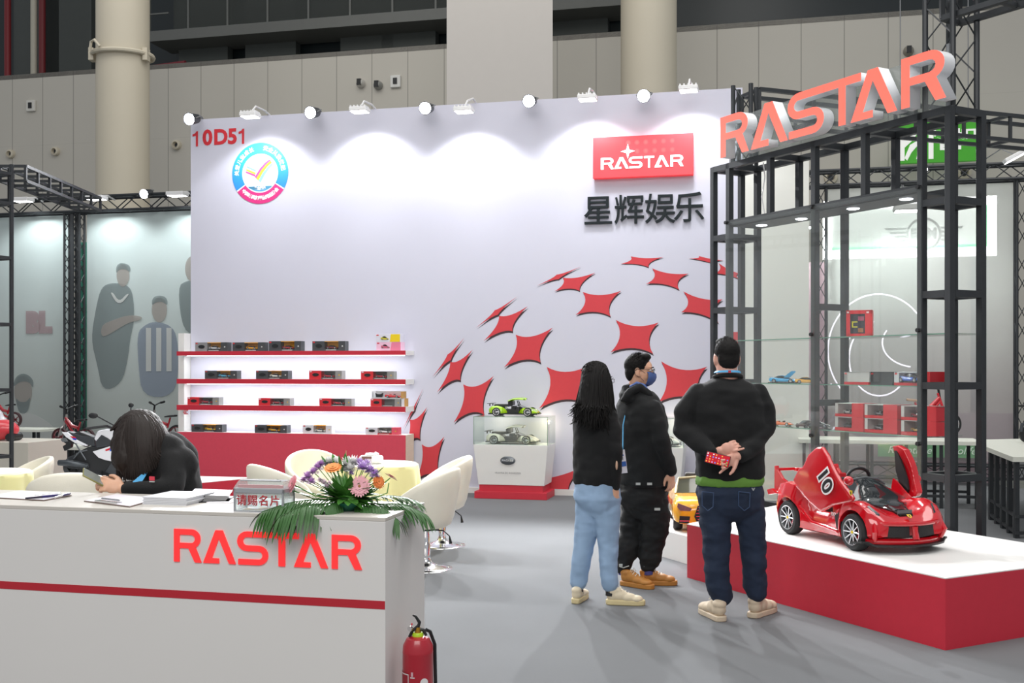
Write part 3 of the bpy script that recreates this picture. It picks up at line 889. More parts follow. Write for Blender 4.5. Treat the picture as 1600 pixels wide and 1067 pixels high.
A = rotm('X', 104)
MB().lathe([(.04, -.2), (.06, -.17), (.08, .03), (.074, .03), (.07, -.01), (0, -.02)], 24, A).build('can', MATS['spot_can'], t, True)
MB().lathe([(0, .024), (.072, .018), (.072, 0), (0, 0)], 24, A).build('lens', MATS['spot_lens_lit'], t, True)
MB().tube([(0, .05, .05), (0, .25, .1)], .015, 6).build('arm', greym, t)
light('truss_beam', 'SPOT', FL.w(p.x, -.4, p.z), FL.w(p.x + .4, -5, .2), 250, (.95, .97, 1), .06, spot=80, blend=.6)
for (px, py, xx), lb in zip(((36, 312, 1), (151, 309, 0), (277, 303, 0)), ('white flood light on the truss beside the open tower', 'white flood light at the corner of the ladder beam', 'white flood light on the truss by the booth wall edge')):
    p = FL.hit_y(px, py, -.5)
    t = thing('flood_light', lb, 'lamp', FL.w(p.x, -.5, p.z), FL.a, 'flood lights on the banner truss')
    MB().bx(-.15, .15, -.1, .1, -.03, .03).build('housing', whitep, t, bevel=.01)
    MB().bx(-.13, .13, -.08, .08, -.036, -.03).build('lens', ledm, t)
    MB().tube([(0, .02, .03), (0, .3, .08), (0, .5, .04)], .014, 6).build('arm', whitep, t)
    light('flood_beam', 'SPOT', FL.w(p.x, -.5, p.z - .06), FL.w(p.x, .1, p.z - 1.6), 80, (.95, 1, 1), .12, spot=125, blend=.5)
# flood lights seen through the glass
for (px, py), lb in zip(((1258, 352), (1418, 326), (1462, 312 + 11)), ('white flood light behind the tower glass beside the mauve panel', 'large white flood light behind the tower glass under the soffit', '')):
    if not lb: continue
    p = FB.hit_y(px, py, -.6)
    t = thing('flood_light', lb, 'lamp', FB.w(p.x, -.6, p.z), FB.a, 'flood lights on the grey banner')
    MB().bx(-.17, .17, -.13, .13, -.03, .05).build('housing', mat('flood_grey', '#b9b9b6', .5), t, bevel=.015)
    MB().bx(-.15, .15, -.11, .11, -.037, -.03).build('lens', ledm, t)
    light('flood_beam', 'SPOT', FB.w(p.x, -.6, p.z - .06), FB.w(p.x + .3, .1, p.z - 1.8), 85, (.95, 1, .98), .12, spot=140, blend=.6)
    MB().tube([(0, 0, .04), (0, .3, .12), (0, .6, .5), (0, .6, FB.hit_y(1450, 290).z - p.z)], .015, 6).build('arm', greym, t)
p = FB.hit_y(1445, 265, -.15)
t = thing('spotlight', 'small round spotlight on the lattice truss under the exit sign', 'lamp', FB.w(p.x, -.15, p.z), FB.a)
MB().lathe([(.03, -.12), (.045, -.1), (.05, .02), (.045, .02), (0, -.01)], 20, rotm('X', 80)).build('can', blackp, t, True)
MB().lathe([(0, .016), (.043, .012), (.043, 0), (0, 0)], 20, rotm('X', 80)).build('lens', MATS['spot_lens_lit'], t, True)
p = FB.hit_y(1585, 245, -.9)
t = thing('flood_light', 'tilted white flood light on a thin wire arm at the picture edge', 'lamp', FB.w(p.x, -.9, p.z), FB.a)
MB().bx(-.13, .13, -.09, .09, -.02, .03, M=rotm('Y', -28)).build('housing', whitep, t, bevel=.01)
MB().bx(-.12, .12, -.08, .08, -.027, -.02, M=rotm('Y', -28)).build('lens', ledm, t)
MB().tube([(0, 0, .03), (-.1, .3, .16), (-.22, .6, .1), (-.25, .9, -.12)], .008, 6).build('arm', greym, t)

# ---------------------------------------------------------------- small model cars
CARP = [(-.5, .16, .09, .17), (-.46, .2, .05, .2), (-.31, .215, .045, .205), (-.1, .21, .04, .18), (.1, .21, .04, .17), (.3, .215, .045, .155), (.43, .2, .05, .125), (.5, .14, .06, .09)]
def mini_car(mb, M, mi=(0, 1, 2, 3), open_top=False, doors=False, lod=1):
    def sec(x, w, z0, z1):
        return [(x, -w * .8, z0), (x, -w, z0 + .02), (x, -w, z0 + (z1 - z0) * .6), (x, -w * .86, z1 - .008), (x, -w * .5, z1), (x, w * .5, z1), (x, w * .86, z1 - .008), (x, w, z0 + (z1 - z0) * .6), (x, w, z0 + .02), (x, w * .8, z0)]
    mb.loft([sec(*s_) for s_ in CARP], mi[0], True, M)
    if not open_top:
        def cs(x, w, z0, z1):
            return [(x, -w, z0), (x, -w * .82, z1 - .005), (x, -w * .6, z1), (x, w * .6, z1), (x, w * .82, z1 - .005), (x, w, z0)]
        mb.loft([cs(-.36, .13, .19, .2), cs(-.2, .15, .18, .265), cs(-.02, .155, .17, .28), cs(.1, .16, .165, .25), cs(.26, .17, .15, .165)], mi[1], True, M)
        mb.loft([cs(-.18, .135, .262, .272), cs(-.02, .14, .27, .288), cs(.06, .135, .255, .268)], mi[0], True, M)
    else:
        mb.bx(-.16, .08, -.15, .15, .15, .185, mi[1], M)
        mb.prism([(.08, -.15), (.1, -.15), (.1, .15), (.08, .15)], .17, .235, M, mi[1])
        mb.bx(-.2, -.14, -.15, .15, .17, .225, mi[0], M)
    for x in (-.31, .3):
        for s_ in (-1, 1):
            a = M @ Vector((x, s_ * .15, .078)); b2 = M @ Vector((x, s_ * .22, .078)); c2 = M @ Vector((x, s_ * .224, .078))
            k = M.to_scale().x
            mb.cone(a, b2, .08 * k, n=14 if lod else 10, mi=mi[2]); mb.cone(b2, c2, .052 * k, n=10, mi=mi[3])
    mb.bx(-.5, -.44, -.19, .19, .215, .228, mi[0], M)
    return mb
tyre = mat('tyre_black', '#1c1d1f', .7); rim = mat('wheel_rim', '#c9ccd0', .25, .8); cglass = mat('car_glass_dark', '#1b2024', .12, coat=.5)
def paint(c):
    return mat('paint_' + c.lstrip('#'), c, .22, coat=.6, var=.03)

# ---------------------------------------------------------------- wall shelves, cabinet
ledstrip = mat('shelf_led', '#ffffff', .5, emis='#f2f6ff', es=2.5)
sx0 = FW.hit_y(276, 600, -.35).x; sx1 = FW.hit_y(633, 600, -.35).x
SH = [(1.777, 1.722), (1.42, 1.357), (1.082, 1.014)]
for (za, zb_), lb in zip(SH, ('topmost red-edged wall shelf carrying the pink box', 'middle red-edged wall shelf under the topmost', 'lowest red-edged wall shelf above the red cabinet')):
    t = thing('wall_shelf', lb, 'shelf', FW.w((sx0 + sx1) / 2, 0, zb_), FW.a, 'red-edged wall shelves')
    hw = (sx1 - sx0) / 2
    MB().bx(-hw, hw, -.33, -.002, 0, za - zb_).build('board', white, t)
    MB().bx(-hw, hw, -.35, -.33, 0, za - zb_).build('red_edging', redlam, t)
    MB().bx(-hw + .06, hw - .06, -.2, -.18, -.008, 0).build('led_strip', ledstrip, t)
    light('shelf_glow', 'AREA', FW.w((sx0 + sx1) / 2, -.19, zb_ - .02), FW.w((sx0 + sx1) / 2, -.1, zb_ - .4), 6.5, (.95, .97, 1), hw * 1.9, .05)
t = thing('base_cabinet', 'long red-fronted cabinet under the wall shelves', 'cabinet', FW.w((sx0 + sx1) / 2, 0, 0), FW.a)
MB().bx(-hw, hw, -.33, -.025, 0, .73).build('body', white, t)
MB().bx(-hw, hw, -.35, -.33, 0, .728).build('front_panel', mat('red_felt', '#d8475b', .7, var=.05, vs=30), t)
MB().bx(hw, hw + .006, -.33, -.03, .02, .73).build('end_panel', mat('birch_edge', '#d9c9b4', .6, var=.08, stretch=(1, 1, 12)), t)
o = MB().bx(-5.06, -4.975, -.16, .1, 0, 2.02).build('side_panel', white, None, loc=FW.o, rz=FW.a)
tag(o, 'narrow white upright panel at the end of the wall shelves', 'panel')
o = MB(); o.bx(-.03, .03, -.05, 0, -.03, .03); o.bx(-.02, .03, -.09, -.05, -.015, .01)
o = o.build('shelf_bracket', chrome, None, loc=FW.w(sx0 + .09, -.22, SH[2][1] - .03), rz=FW.a); tag(o, 'small chrome clip under the lowest wall shelf corner', 'bracket')

blk = mat('carton_charcoal', '#45484b', .45, var=.04); orn = mat('carton_orange', '#e0a022', .5); redc = mat('carton_red', '#d42f38', .4); gry = mat('carton_grey', '#8f918f', .45); wht = mat('carton_white', '#dcdde2', .45)
pane = glass('clear_film', '#ffffff')
def toy_box(px0, px1, py0, zb_, st, car, lb, fr_=FW, y=-.31, depth=.12, ctrl=True):
    """st: (left zone, liner, right zone, floor strip)"""
    p = fr_.hit_y(px0, py0, y); q = fr_.hit_y(px1, py0, y)
    w_ = q.x - p.x; h_ = p.z - zb_
    t = thing('toy_car_box', lb, 'toy box', fr_.w((p.x + q.x) / 2, y + depth, zb_), fr_.a, 'boxed toy cars')
    a, b_, c, d = st; k0, k1 = -w_ * .13, w_ * .30
    hw_ = w_ / 2; D = -depth
    MB().bx(-hw_, k0, D, 0, 0, h_).build('carton', a, t)
    MB().bx(k1, hw_, D, 0, 0, h_).build('carton_end', c, t)
    fl_ = MB(); fl_.bx(k0, k1, D, 0, 0, h_ * .18); fl_.build('carton_front_strip', d, t)
    ln_ = MB(); ln_.bx(k0, k1, -.02, 0, h_ * .18, h_); ln_.bx(k0, k1, D + .012, -.02, h_ * .93, h_); ln_.build('liner', b_, t)
    MB().bx(k0, k1, D + .001, D + .003, h_ * .18, h_ * .93).build('window', pane, t)
    if car:
        cb_ = MB(); L = min((k1 - k0) * .92, h_ * 2.6)
        mini_car(cb_, trm((k0 + k1) / 2, -depth * .55, h_ * .19) @ rotm('Z', -12) @ Matrix.Scale(L, 4), lod=0)
        cb_.build('model_car', [paint(car), cglass, tyre, rim], t, True)
    if ctrl:
        o_ = MB(); pts = [(-hw_ + w_ * (.1 + .2 * (.5 + .5 * math.cos(i * math.pi / 6))), h_ * (.52 + .2 * math.sin(i * math.pi / 6))) for i in range(12)]
        o_.prismy(pts, D - .006, D); o_.build('controller', mat('controller_black', '#232527', .4), t)
    MB().bx(-hw_ + .008, -hw_ + .035, D - .001, D, h_ * .82, h_ * .95).build('brand_patch', redc if a is not redc else wht, t)
    tx = mat('pale_print', '#c9cbc9', .6)
    MB().bx(k0 + .02, k1 - .03, D - .001, D, h_ * .06, h_ * .12).build('printed_caption', tx, t)
    MB().bx(hw_ - w_ * .1, hw_ - w_ * .06, D - .001, D, h_ * .42, h_ * .55).build('printed_badge', mat('badge_yellow', '#d9b23a', .5) if c is not blk else tx, t)
    return t
K = (blk, orn, blk, blk); R_ = (redc, gry, gry, mat('carton_dark_grey', '#5b5c5d', .5)); Wt = (wht, orn, wht, wht); Wr = (wht, gry, mat('carton_rose', '#e0566a', .5), redc); G_ = (mat('carton_silver', '#8c8d8e', .4), orn, blk, blk)
z1s, z2s, z3s, z4s = SH[0][0], SH[1][0], SH[2][0], .73
toy_box(305, 355, 535, z1s, G_, '#d0d0d2', 'silver-sided box with a grey car, at the panel end of the topmost wall shelf')
toy_box(363, 413, 535, z1s, K, '#e9a21c', 'charcoal box with a golden yellow car on the topmost wall shelf')
toy_box(420, 470, 533, z1s, K, '#a32532', 'charcoal box with a dark red car on the topmost wall shelf')
toy_box(488, 539, 533, z1s, K, '#7a2a30', 'charcoal box with a maroon and white car on the topmost wall shelf')
toy_box(320, 370, 579, z2s, K, '#5fb6d8', 'charcoal box with a light blue car on the middle wall shelf')
toy_box(400, 450, 579, z2s, K, '#e6e4dc', 'charcoal box with a white car on the middle wall shelf')
toy_box(483, 534, 579, z2s, R_, '#b8313c', 'red and grey box right of the white car on the middle shelf'.replace('right of', 'next to'))
toy_box(564, 615, 580, z2s, R_, '#a52a3a', 'red and grey box at the open end of the middle wall shelf')
toy_box(293, 342, 620.5, z3s, R_, '#b02b38', 'red and grey box nearest the white side panel on the lowest wall shelf')
toy_box(404, 453, 622, z3s, R_, '#a8303a', 'red and grey box in the middle of the lowest wall shelf')
toy_box(499, 549, 622.5, z3s, R_, '#c23a42', 'red and grey box between two others, next to the stacked pair on the lowest shelf')
bb = toy_box(579, 626, 623, z3s, R_, None, 'red box with empty silver window, under the open grey tray')
toy_box(299, 347, 663, z4s, K, '#e8b720', 'charcoal box with a bright yellow car on the cabinet, nearest the side panel')
toy_box(398, 448, 664, z4s, K, '#e2a828', 'charcoal box with an amber car near the middle of the cabinet top')
toy_box(473, 518, 664, z4s, Wt, '#f0efe9', 'white box with a white hatchback car on the cabinet top')
toy_box(571, 622, 667.5, z4s, Wr, '#f2f2f2', 'white and rose box with a white car at the open end of the cabinet top')
# stacked pink and white boxes, open tray
def print_box(px0, px1, py0, zb_, c1, c2, cc, lb):
    p = FW.hit_y(px0, py0, -.31); q = FW.hit_y(px1, py0, -.31); w_ = q.x - p.x; h_ = p.z - zb_
    t = thing('toy_car_box', lb, 'toy box', FW.w((p.x + q.x) / 2, -.15, zb_), FW.a, 'boxed toy cars')
    MB().bx(-w_ / 2, w_ / 2, -.16, 0, 0, h_).build('carton', mat('c' + c1[1:], c1, .45), t, bevel=.002)
    MB().prismy([(w_ * .08, .002), (w_ / 2 - .001, .002), (w_ / 2 - .001, h_ - .002), (w_ * .13, h_ - .002)], -.162, -.16).build('colour_panel', mat('c' + c2[1:], c2, .45), t)
    cb_ = MB(); mini_car(cb_, trm(-w_ * .12, -.163, h_ * .2) @ Matrix.Diagonal((h_ * 1.1, .006, h_ * 1.9, 1)), lod=0)
    cb_.build('printed_car', [paint(cc), cglass, tyre, rim], t)
    MB().bx(-w_ / 2 + .01, -w_ / 2 + .04, -.162, -.16, h_ * .8, h_ * .93).build('brand_patch', redc, t)
    return h_
h1 = print_box(588, 626, 534.5, z1s, '#efc4dc', '#e8829f', '#c9607c', 'pink box with a printed pink car, lower of two stacked')
print_box(587, 625, 522, z1s + h1, '#dedeea', '#f1d21c', '#c9bd3a', 'white and yellow box with a printed car, stacked on the pink box')
p = FW.hit_y(581, 611, -.31); q = FW.hit_y(630, 611, -.31); w_ = q.x - p.x; zt = FW.hit_y(579, 623, -.31).z; h_ = p.z - zt
t = thing('open_toy_tray', 'open grey tray holding a controller and red car, on the red box', 'toy tray', FW.w((p.x + q.x) / 2, -.19, zt), FW.a)
q_ = MB(); q_.bx(-w_ / 2, w_ / 2, -.12, 0, 0, .012); q_.bx(-w_ / 2, w_ / 2, -.01, 0, 0, h_); q_.bx(-w_ / 2, -w_ / 2 + .01, -.12, 0, 0, h_)
q_.build('tray', mat('tray_silver', '#c6c8ca', .4), t)
MB().bx(w_ / 2 - .03, w_ / 2, -.12, 0, 0, h_ * .95).build('flap', mat('kraft_card', '#c79a57', .7), t)
MB().prismy([(-w_ * .38, .02), (-w_ * .2, .02), (-w_ * .17, h_ * .75), (-w_ * .24, h_ * .6), (-w_ * .34, h_ * .6), (-w_ * .41, h_ * .75)], -.1, -.07).build('controller', mat('controller_black', '#232527', .4), t)
q_ = MB(); mini_car(q_, trm(w_ * .14, -.07, .012) @ Matrix.Scale(.2, 4), open_top=True, lod=0); q_.build('model_car', [paint('#d22733'), cglass, tyre, rim], t, True)
q_ = MB().bx(0, .035, -.12, 0, 0, .1); q_.bx(.035, .055, -.1, -.01, 0, .1, 1)
o = q_.build('flat_card_insert', [wht, mat('kraft_card', '#c79a57', .7)], None, loc=FW.w(FW.hit_y(627, 630, -.31).x, -.19, z3s), rz=FW.a)
tag(o, 'white and brown card insert standing against the red box', 'packaging')

# ---------------------------------------------------------------- display cases with large model cars
def big_car(t, M, col, name_parts=True, lime=False):
    """1:8 scale supercar with raised gullwing doors, lifted rear body"""
    s_ = M.to_scale().x
    def P(x, y, z): return M @ Vector((x, y, z))
    dark = mat('model_carbon', '#26282a', .4)
    b = MB()
    st = [(-.5, .17, .07, .16), (-.44, .22, .05, .205), (-.32, .235, .05, .215), (-.22, .225, .045, .19), (-.12, .12, .045, .11), (.1, .12, .045, .11), (.2, .225, .045, .17), (.31, .235, .05, .175), (.42, .215, .045, .13), (.5, .16, .05, .075)]
    def sec(x, w, z0, z1):
        return [(x, -w * .9, z0), (x, -w, z0 + .02), (x, -w, z0 + (z1 - z0) * .6), (x, -w * .84, z1 - .006), (x, -w * .4, z1 - .012), (x, w * .4, z1 - .012), (x, w * .84, z1 - .006), (x, w, z0 + (z1 - z0) * .6), (x, w, z0 + .02), (x, w * .9, z0)]
    b.loft([sec(*q) for q in st[:5]], 0, True, M); b.loft([sec(*q) for q in st[5:]], 0, True, M)
    b.build('body', [paint(col)], t, True, bevel=.002)
    d = MB(); d.bx(-.5, .5, -.22, .22, .035, .06, 0, M); d.bx(-.3, .12, -.13, .13, .06, .14, 0, M); d.bx(.08, .13, -.19, .19, .1, .19, 0, M)
    d.bx(-.4, -.1, -.13, .13, .19, .235, 0, M)
    d.bx(-.53, -.44, -.2, -.02, .245, .255, 0, M); d.bx(-.53, -.44, .02, .2, .245, .255, 0, M); d.bx(-.5, -.48, -.13, -.11, .2, .25, 0, M); d.bx(-.5, -.48, .11, .13, .2, .25, 0, M)
    d.prismy([(.13, .16), (.22, .17), (.42, .1), (.5, .06), (.52, .045), (.38, .05)], -.06, .06, 0, None, M)
    d.build('chassis', dark, t)
    w_ = MB()
    wi = MB()
    for x in (-.33, .31):
        for q in (-1, 1):
            w_ = MB(); w_.cone(P(x, q * .16, .085), P(x, q * .235, .085), .088 * s_, n=22); o = w_.build('wheel', tyre, t, True)
            r_ = MB()
            r_.lathe([(.066, 0), (.066, .008), (.056, .008), (.056, 0)], 22, M @ trm(x, q * .238, .085) @ rotm('X', 90))
            for k in range(7):
                a = 2 * math.pi * k / 7
                r_.cone(P(x, q * .238, .085), P(x + .06 * math.cos(a), q * .238, .085 + .06 * math.sin(a)), .006 * s_, n=5)
            r_.build('rim', rim, o)
    st_ = MB(); st_.bx(-.05, .02, -.11, -.02, .1, .2, 0, M); st_.bx(-.05, .02, .02, .11, .1, .2, 0, M); st_.build('seat', mat('model_seat', '#4a4d50', .6) if not lime else dark, t)
    gw = MB()
    for q in (-1, 1):
        rings = []
        for x, z, wd in ((-.1, .3, .03), (.0, .34, .05), (.12, .345, .06), (.22, .335, .03)):
            rings.append([(x, q * (.04 + k * .06), z + .035 * math.sin(k * .9) + (.0 if k < 2 else -.015)) for k in range(4)] + [(x, q * (.04 + k * .06), z - .02 + .035 * math.sin(k * .9)) for k in range(3, -1, -1)])
        gw.loft(rings, 0, True, M)
    gw.build('gullwing_doors', paint(col), t, True)
    g2 = MB()
    for q in (-1, 1):
        g2.tube([P(-.07, q * .05, .2), P(-.08, q * .04, .32)], .012 * s_, 6); g2.tube([P(.1, q * .08, .2), P(.06, q * .06, .31)], .01 * s_, 6)
    g2.bx(-.12, -.02, -.1, .1, .22, .3, 0, M)
    g2.build('roof_spine', dark, t)
    ws = MB(); ws.prism([(.09, -.15), (.24, -.17), (.24, .17), (.09, .15)], 0, .006, M @ trm(0, 0, .235) @ rotm('Y', 24) @ trm(-.02, 0, .02)); ws.build('windscreen', cglass, t)
    hl = MB(); hl.sph((0, 0, 0), (.02, .012, .01), 8, 0, M @ trm(.4, -.19, .125)); hl.sph((0, 0, 0), (.02, .012, .01), 8, 0, M @ trm(.4, .19, .125)); hl.build('headlights', chrome, t, True)

def display_case(px0, px1, lb, with_text):
    y = -.545
    a = FW.hit_y(px0, 700, y).x; b_ = FW.hit_y(px1, 700, y).x; w_ = b_ - a; cx = (a + b_) / 2
    zt = .975; zp = .645; D = .48
    t = thing('display_case', lb, 'display case', FW.w(cx, y, 0), FW.a, 'display cases along the wall')
    hw = w_ / 2
    MB().bx(-hw * .98, hw * .98, .0, D, 0, .085).build('red_step', redlam, t, bevel=.004)
    MB().bx(-hw * .86, hw * .86, .03, D - .03, .085, .165).build('red_base', redlam, t)
    r0 = [(-hw * .88, .02, .165), (hw * .9, .02, .165), (hw * .9, D - .02, .165), (-hw * .88, D - .02, .165)]
    r1 = [(-hw, 0, zp - .03), (hw, 0, zp - .03), (hw, D, zp - .03), (-hw, D, zp - .03)]
    r2 = [(-hw, 0, zp), (hw, 0, zp), (hw, D, zp), (-hw, D, zp)]
    MB().loft([r0, r1, r2]).build('plinth', white, t, bevel=.004)
    g = glass('case_glass', '#f6fbf8', haze=.03); e = .006
    for nm_, bx in (('front', (-hw, hw, 0, e, zp, zt)), ('left', (-hw, -hw + e, e, D, zp, zt)), ('right', (hw - e, hw, e, D, zp, zt)), ('top', (-hw, hw, 0, D, zt, zt + e))):
        MB().bx(*bx).build('glass_pane', g, t)
    eg = MB()
    for x in (-hw, hw):
        eg.bx(x - .003, x + .003, -.003, .003, zp, zt + e)
    eg.bx(-hw, hw, -.003, .003, zt, zt + .007)
    eg.build('glass_edge', mat('glass_edge_green', '#7f9a86', .3), t)
    MB().cone((hw - .06, D - .1, zp), (hw - .06, D - .1, zt - .06), .006, n=8).build('lamp_post', chrome, t)
    MB().sph((hw - .06, D - .1, zt - .06), .014, 10).build('lamp_bulb', mat('warm_bulb', '#ffe0a0', .4, emis='#ffd79a', es=25), t, True)
    light('case_lamp', 'POINT', FW.w(cx + hw - .08, y + D - .13, zt - .08), None, 1.8, (1, .84, .6), .02)
    light('case_lamp', 'POINT', FW.w(cx - hw * .5, y + D - .13, zt - .05), None, 1.2, (1, .9, .72), .02)
    if with_text:
        bd = thing_part = MB().lathe([(0, .012), (.075, .01), (.09, .004), (.092, 0), (0, 0)], 32, Matrix.Translation((-.03, -.002, .46)) @ Matrix.Diagonal((1, 1, .56, 1)) @ rotm('X', 90))
        o = bd.build('oval_badge', mat('badge_steel', '#6e7276', .3, .8), t, True)
        text('badge_lettering', 'PAGANI', .036, chrome, o, .004, trm(-.03, -.016, .46), bold=.001, sx=1.1)
        text('plinth_lettering', 'HUAYRA BC ROADSTER', .026, mat('plinth_print', '#77797b', .6), t, .001, trm(-.03, .004, .31) @ rotm('X', 4), sx=1.0, space=1.15)
    return t, cx, y, D, hw, zt + e, zp
t, cx, y, D, hw, zt, zp = display_case(740, 855.5, 'white display case with the lime green model car on its glass top', True)
tl = thing('model_supercar', 'lime green model supercar with raised doors on top of the glass case', 'model car', FW.w(cx, y + D * .5, zt), FW.a)
big_car(tl, Matrix.Scale(.6, 4), '#a6d61c', lime=True)
tl = thing('model_supercar', 'pale cream model supercar with raised doors inside the glass case', 'model car', FW.w(cx - .02, y + D * .48, zp), FW.a)
big_car(tl, Matrix.Scale(.62, 4), '#e9e2d2')
t, cx, y, D, hw, zt, zp = display_case(953, 1068, 'white display case mostly hidden behind the man in the dark hoodie', False)
tl = thing('model_supercar', 'white and dark model supercar in the glass case behind the hoodie man', 'model car', FW.w(cx + .05, y + D * .48, zp), FW.a)
big_car(tl, Matrix.Scale(.62, 4), '#e4e2df')

# ================================================================ PODIUMS
def podium(name, lb, poly, h, side, origin, hole=None):
    pts = [(p[0] - origin[0], p[1] - origin[1]) for p in poly]
    t = thing(name, lb, 'podium', (origin[0], origin[1], 0))
    MB().prism(pts, 0, h - .006).build('sides', side, t)
    MB().prism(pts, h - .006, h).build('top', white, t)
    return t
pa = FT.w(0, 0); pb_ = FT.w(-2.36, 0); pc = FT.w(-2.955, 1.46); pd_ = FT.w(1.2, 1.46); pe = FT.w(1.2, 1.4)
MPOD = [(pa.x, pa.y), (pb_.x, pb_.y), (pc.x, pc.y), (FT.w(0, 1.46).x, FT.w(0, 1.46).y)]
podium('podium', 'large red-sided podium with white top under the red ride-on car', MPOD, .40, redlam, (pa.x, pa.y))
# low white podium for the yellow car
q0 = (1.067, 9.40); q1 = (1.42, 8.60)
n_ = (.887, .4617)
LP = [(1.067, 9.40), (1.42, 8.60), (1.68, 8.72), (2.02, 9.2), (1.93, 9.92), (1.45, 10.2), (1.12, 9.95)]
podium('podium', 'low white podium under the yellow ride-on car', LP, .22, white, (1.6, 9.7))
# white podium under the motorcycle
MP = [(-4.85, 12.0), (-2.72, 11.55), (-3.25, 10.9), (-4.1, 10.0), (-4.85, 10.12)]
podium('podium', 'wide white-topped red podium under the ride-on motorcycle', MP, .40, redlam, (-5, 11))
bxp = MB().bx(-1.6, .67, -.35, .35, 0, .72).build('plinth_block', mat('beige_block', '#d3cfc2', .6, var=.02), None, bevel=.004, loc=(-6.02, 12.75, 0), rz=math.radians(TH))
tag(bxp, 'beige block plinth carrying the red and white toy at the picture edge', 'plinth')

# ================================================================ GLASS TOWER
FTW = thing('display_tower', 'tall open black steel tower with glass shelves behind the red podium', 'display tower', FT.o, FT.a)
H = 3.45; T2 = .026
fb = 1.5 + T2; bb_ = 1.855
S4 = [-3.994, -3.762, -1.528, -1.277]
def post(x, y, z0=0, z1=H, parent=FTW, nm_='post', T=T2):
    MB().bx(x - T, x + T, y - T, y + T, z0, z1).build(nm_, black, parent, bevel=.003)
def rail(x0, y0, x1, y1, z, parent=FTW, nm_='rail', T=T2, hz=None):
    hz = hz or T
    if abs(x1 - x0) > abs(y1 - y0):
        MB().bx(min(x0, x1) + T, max(x0, x1) - T, y0 - T, y0 + T, z - hz, z + hz).build(nm_, black, parent)
    else:
        MB().bx(x0 - T, x0 + T, min(y0, y1) + T, max(y0, y1) - T, z - hz, z + hz).build(nm_, black, parent)
for x in S4 + [-2.647]:
    for y in (fb, bb_):
        post(x, y)
for x in (-3.2, -2.09):
    for y in (fb, bb_):
        post(x, y, 2.92, H - .05)
for (xa_, xb_) in ((S4[0], S4[1]), (S4[2], S4[3])):
    for z in (.10, .76, 1.43, 2.10, 2.775):
        for y in (fb, bb_):
            rail(xa_, y, xb_, y, z)
        for x in (xa_, xb_):
            rail(x, fb, x, bb_, z)
for z in (H - T2, 2.895):
    for y in (fb, bb_):
        a_, c_ = (S4[0], S4[3]) if z > 3 else (S4[1], S4[2])
        rail(a_, y, c_, y, z, nm_='header_rail')
for x in S4 + [-3.2, -2.647, -2.09]:
    rail(x, fb, x, bb_, H - T2, nm_='cross_rail')
for z in (2.07, 1.27, .3):
    rail(-2.647, fb, -2.647, bb_, z)
rail(S4[1], bb_, -2.647, bb_, .12); rail(-2.647, bb_, S4[2], bb_, .12); rail(S4[1], bb_, -2.647, bb_, .3)
MB().bx(S4[1] + .03, S4[2] - .03, fb, bb_, 2.86, 2.87).build('soffit', mat('soffit_grey', '#4c4f52', .5), FTW)
for s_ in (-3.47, -2.93, -2.37, -1.83):
    pass
for px, py in ((1190, 352), (1252, 342), (1333, 326), (1416, 311)):
    q = FT.hit_z(px, py, 2.86)
    xx = q.x; yy = min(max(q.y, fb + .06), bb_ - .06)
    MB().lathe([(0, -.006), (.04, -.006), (.05, -.002), (.05, 0), (0, 0)], 20, trm(xx, yy, 2.86)).build('downlight', mat('downlight_lit', '#ffffff', .4, emis='#f6f8ff', es=14), FTW)
    light('tower_downlight', 'SPOT', FT.w(xx, yy, 2.84), FT.w(xx, yy - .1, 0), 30, (.97, .98, 1), .03, spot=85, blend=.6)
tg = glass('tower_glass', '#fbfdfc', haze=.03)
for a_, c_ in ((S4[1], -2.647), (-2.647, S4[2])):
    MB().bx(a_ - .02, c_ + .02, fb - T2 - .014, fb - T2 - .006, .42, 2.9).build('glass_pane', tg, FTW)
for x in (S4[1], -2.647, S4[2]):
    for z in (1.84, 2.9, 1.0):
        MB().cone((x, fb - T2 - .03, z), (x, fb - T2, z), .016, n=12).build('glass_clamp', blackp, FTW)
sg = mat('shelf_edge_green', '#6fa08c', .2)
sgl = glass('shelf_glass', '#f2f9f5')
SHZ = [1.815, 1.427, 1.05]
SFY = [1.53, 1.34, 1.34]
for z, yo in zip(SHZ, (fb, fb, fb)):
    for a_, c_ in ((S4[1], -2.652), (-2.642, S4[2] + (.22 if z > 1.7 else 0))):
        o = MB().bx(a_, c_, yo + .03, bb_ + .1, z - .008, z).build('glass_shelf', sgl, FTW)
        MB().bx(a_, c_, yo + .027, yo + .03, z - .008, z).build('shelf_edge', sg, o)
# letters on top
FRp = FT
def sx_(px, y): return FT.hit_y(px, 150, y).x
face_pink = mat('letter_face_lit', '#f06a5c', .4, emis='#ff6a58', es=.72)
acr = mat('letter_side_acrylic', '#eceef1', .35, var=.03)
yL = 1.40
spans = [(sx_(a_, yL), sx_(b_, yL)) for a_, b_ in ((1125.5, 1170), (1173, 1231), (1231.5, 1287.5), (1286.5, 1345.5), (1329, 1402), (1408, 1478.5))]
RS = thing('rooftop_wordmark', 'large glowing coral wordmark letters standing on the black tower', 'sign', FT.w(0, 0, 0), FT.a)
wordmark(spans, 3.482, .37, yL, face_pink, RS, .11, acr)
MB().bx(S4[1] + .05, S4[3] - .03, yL + .13, yL + .136, H, 3.86).build('clear_backing', glass('acrylic_back', '#e4e8e8', haze=.12), RS)
for x in (S4[1] + .02, S4[3] - .01):
    MB().bx(x - .012, x + .012, yL + .115, yL + .15, H, 3.9 if x > -2 else 3.56).build('support', greym, RS)
MB().tube([FT.I @ FT.w(-3.5, 1.7, 3.43), (-3.5, 1.72, 3.3), (-3.52, 1.7, 3.12), (-3.5, 1.72, 2.95)], .006, 6).build('cable', whitep, RS)

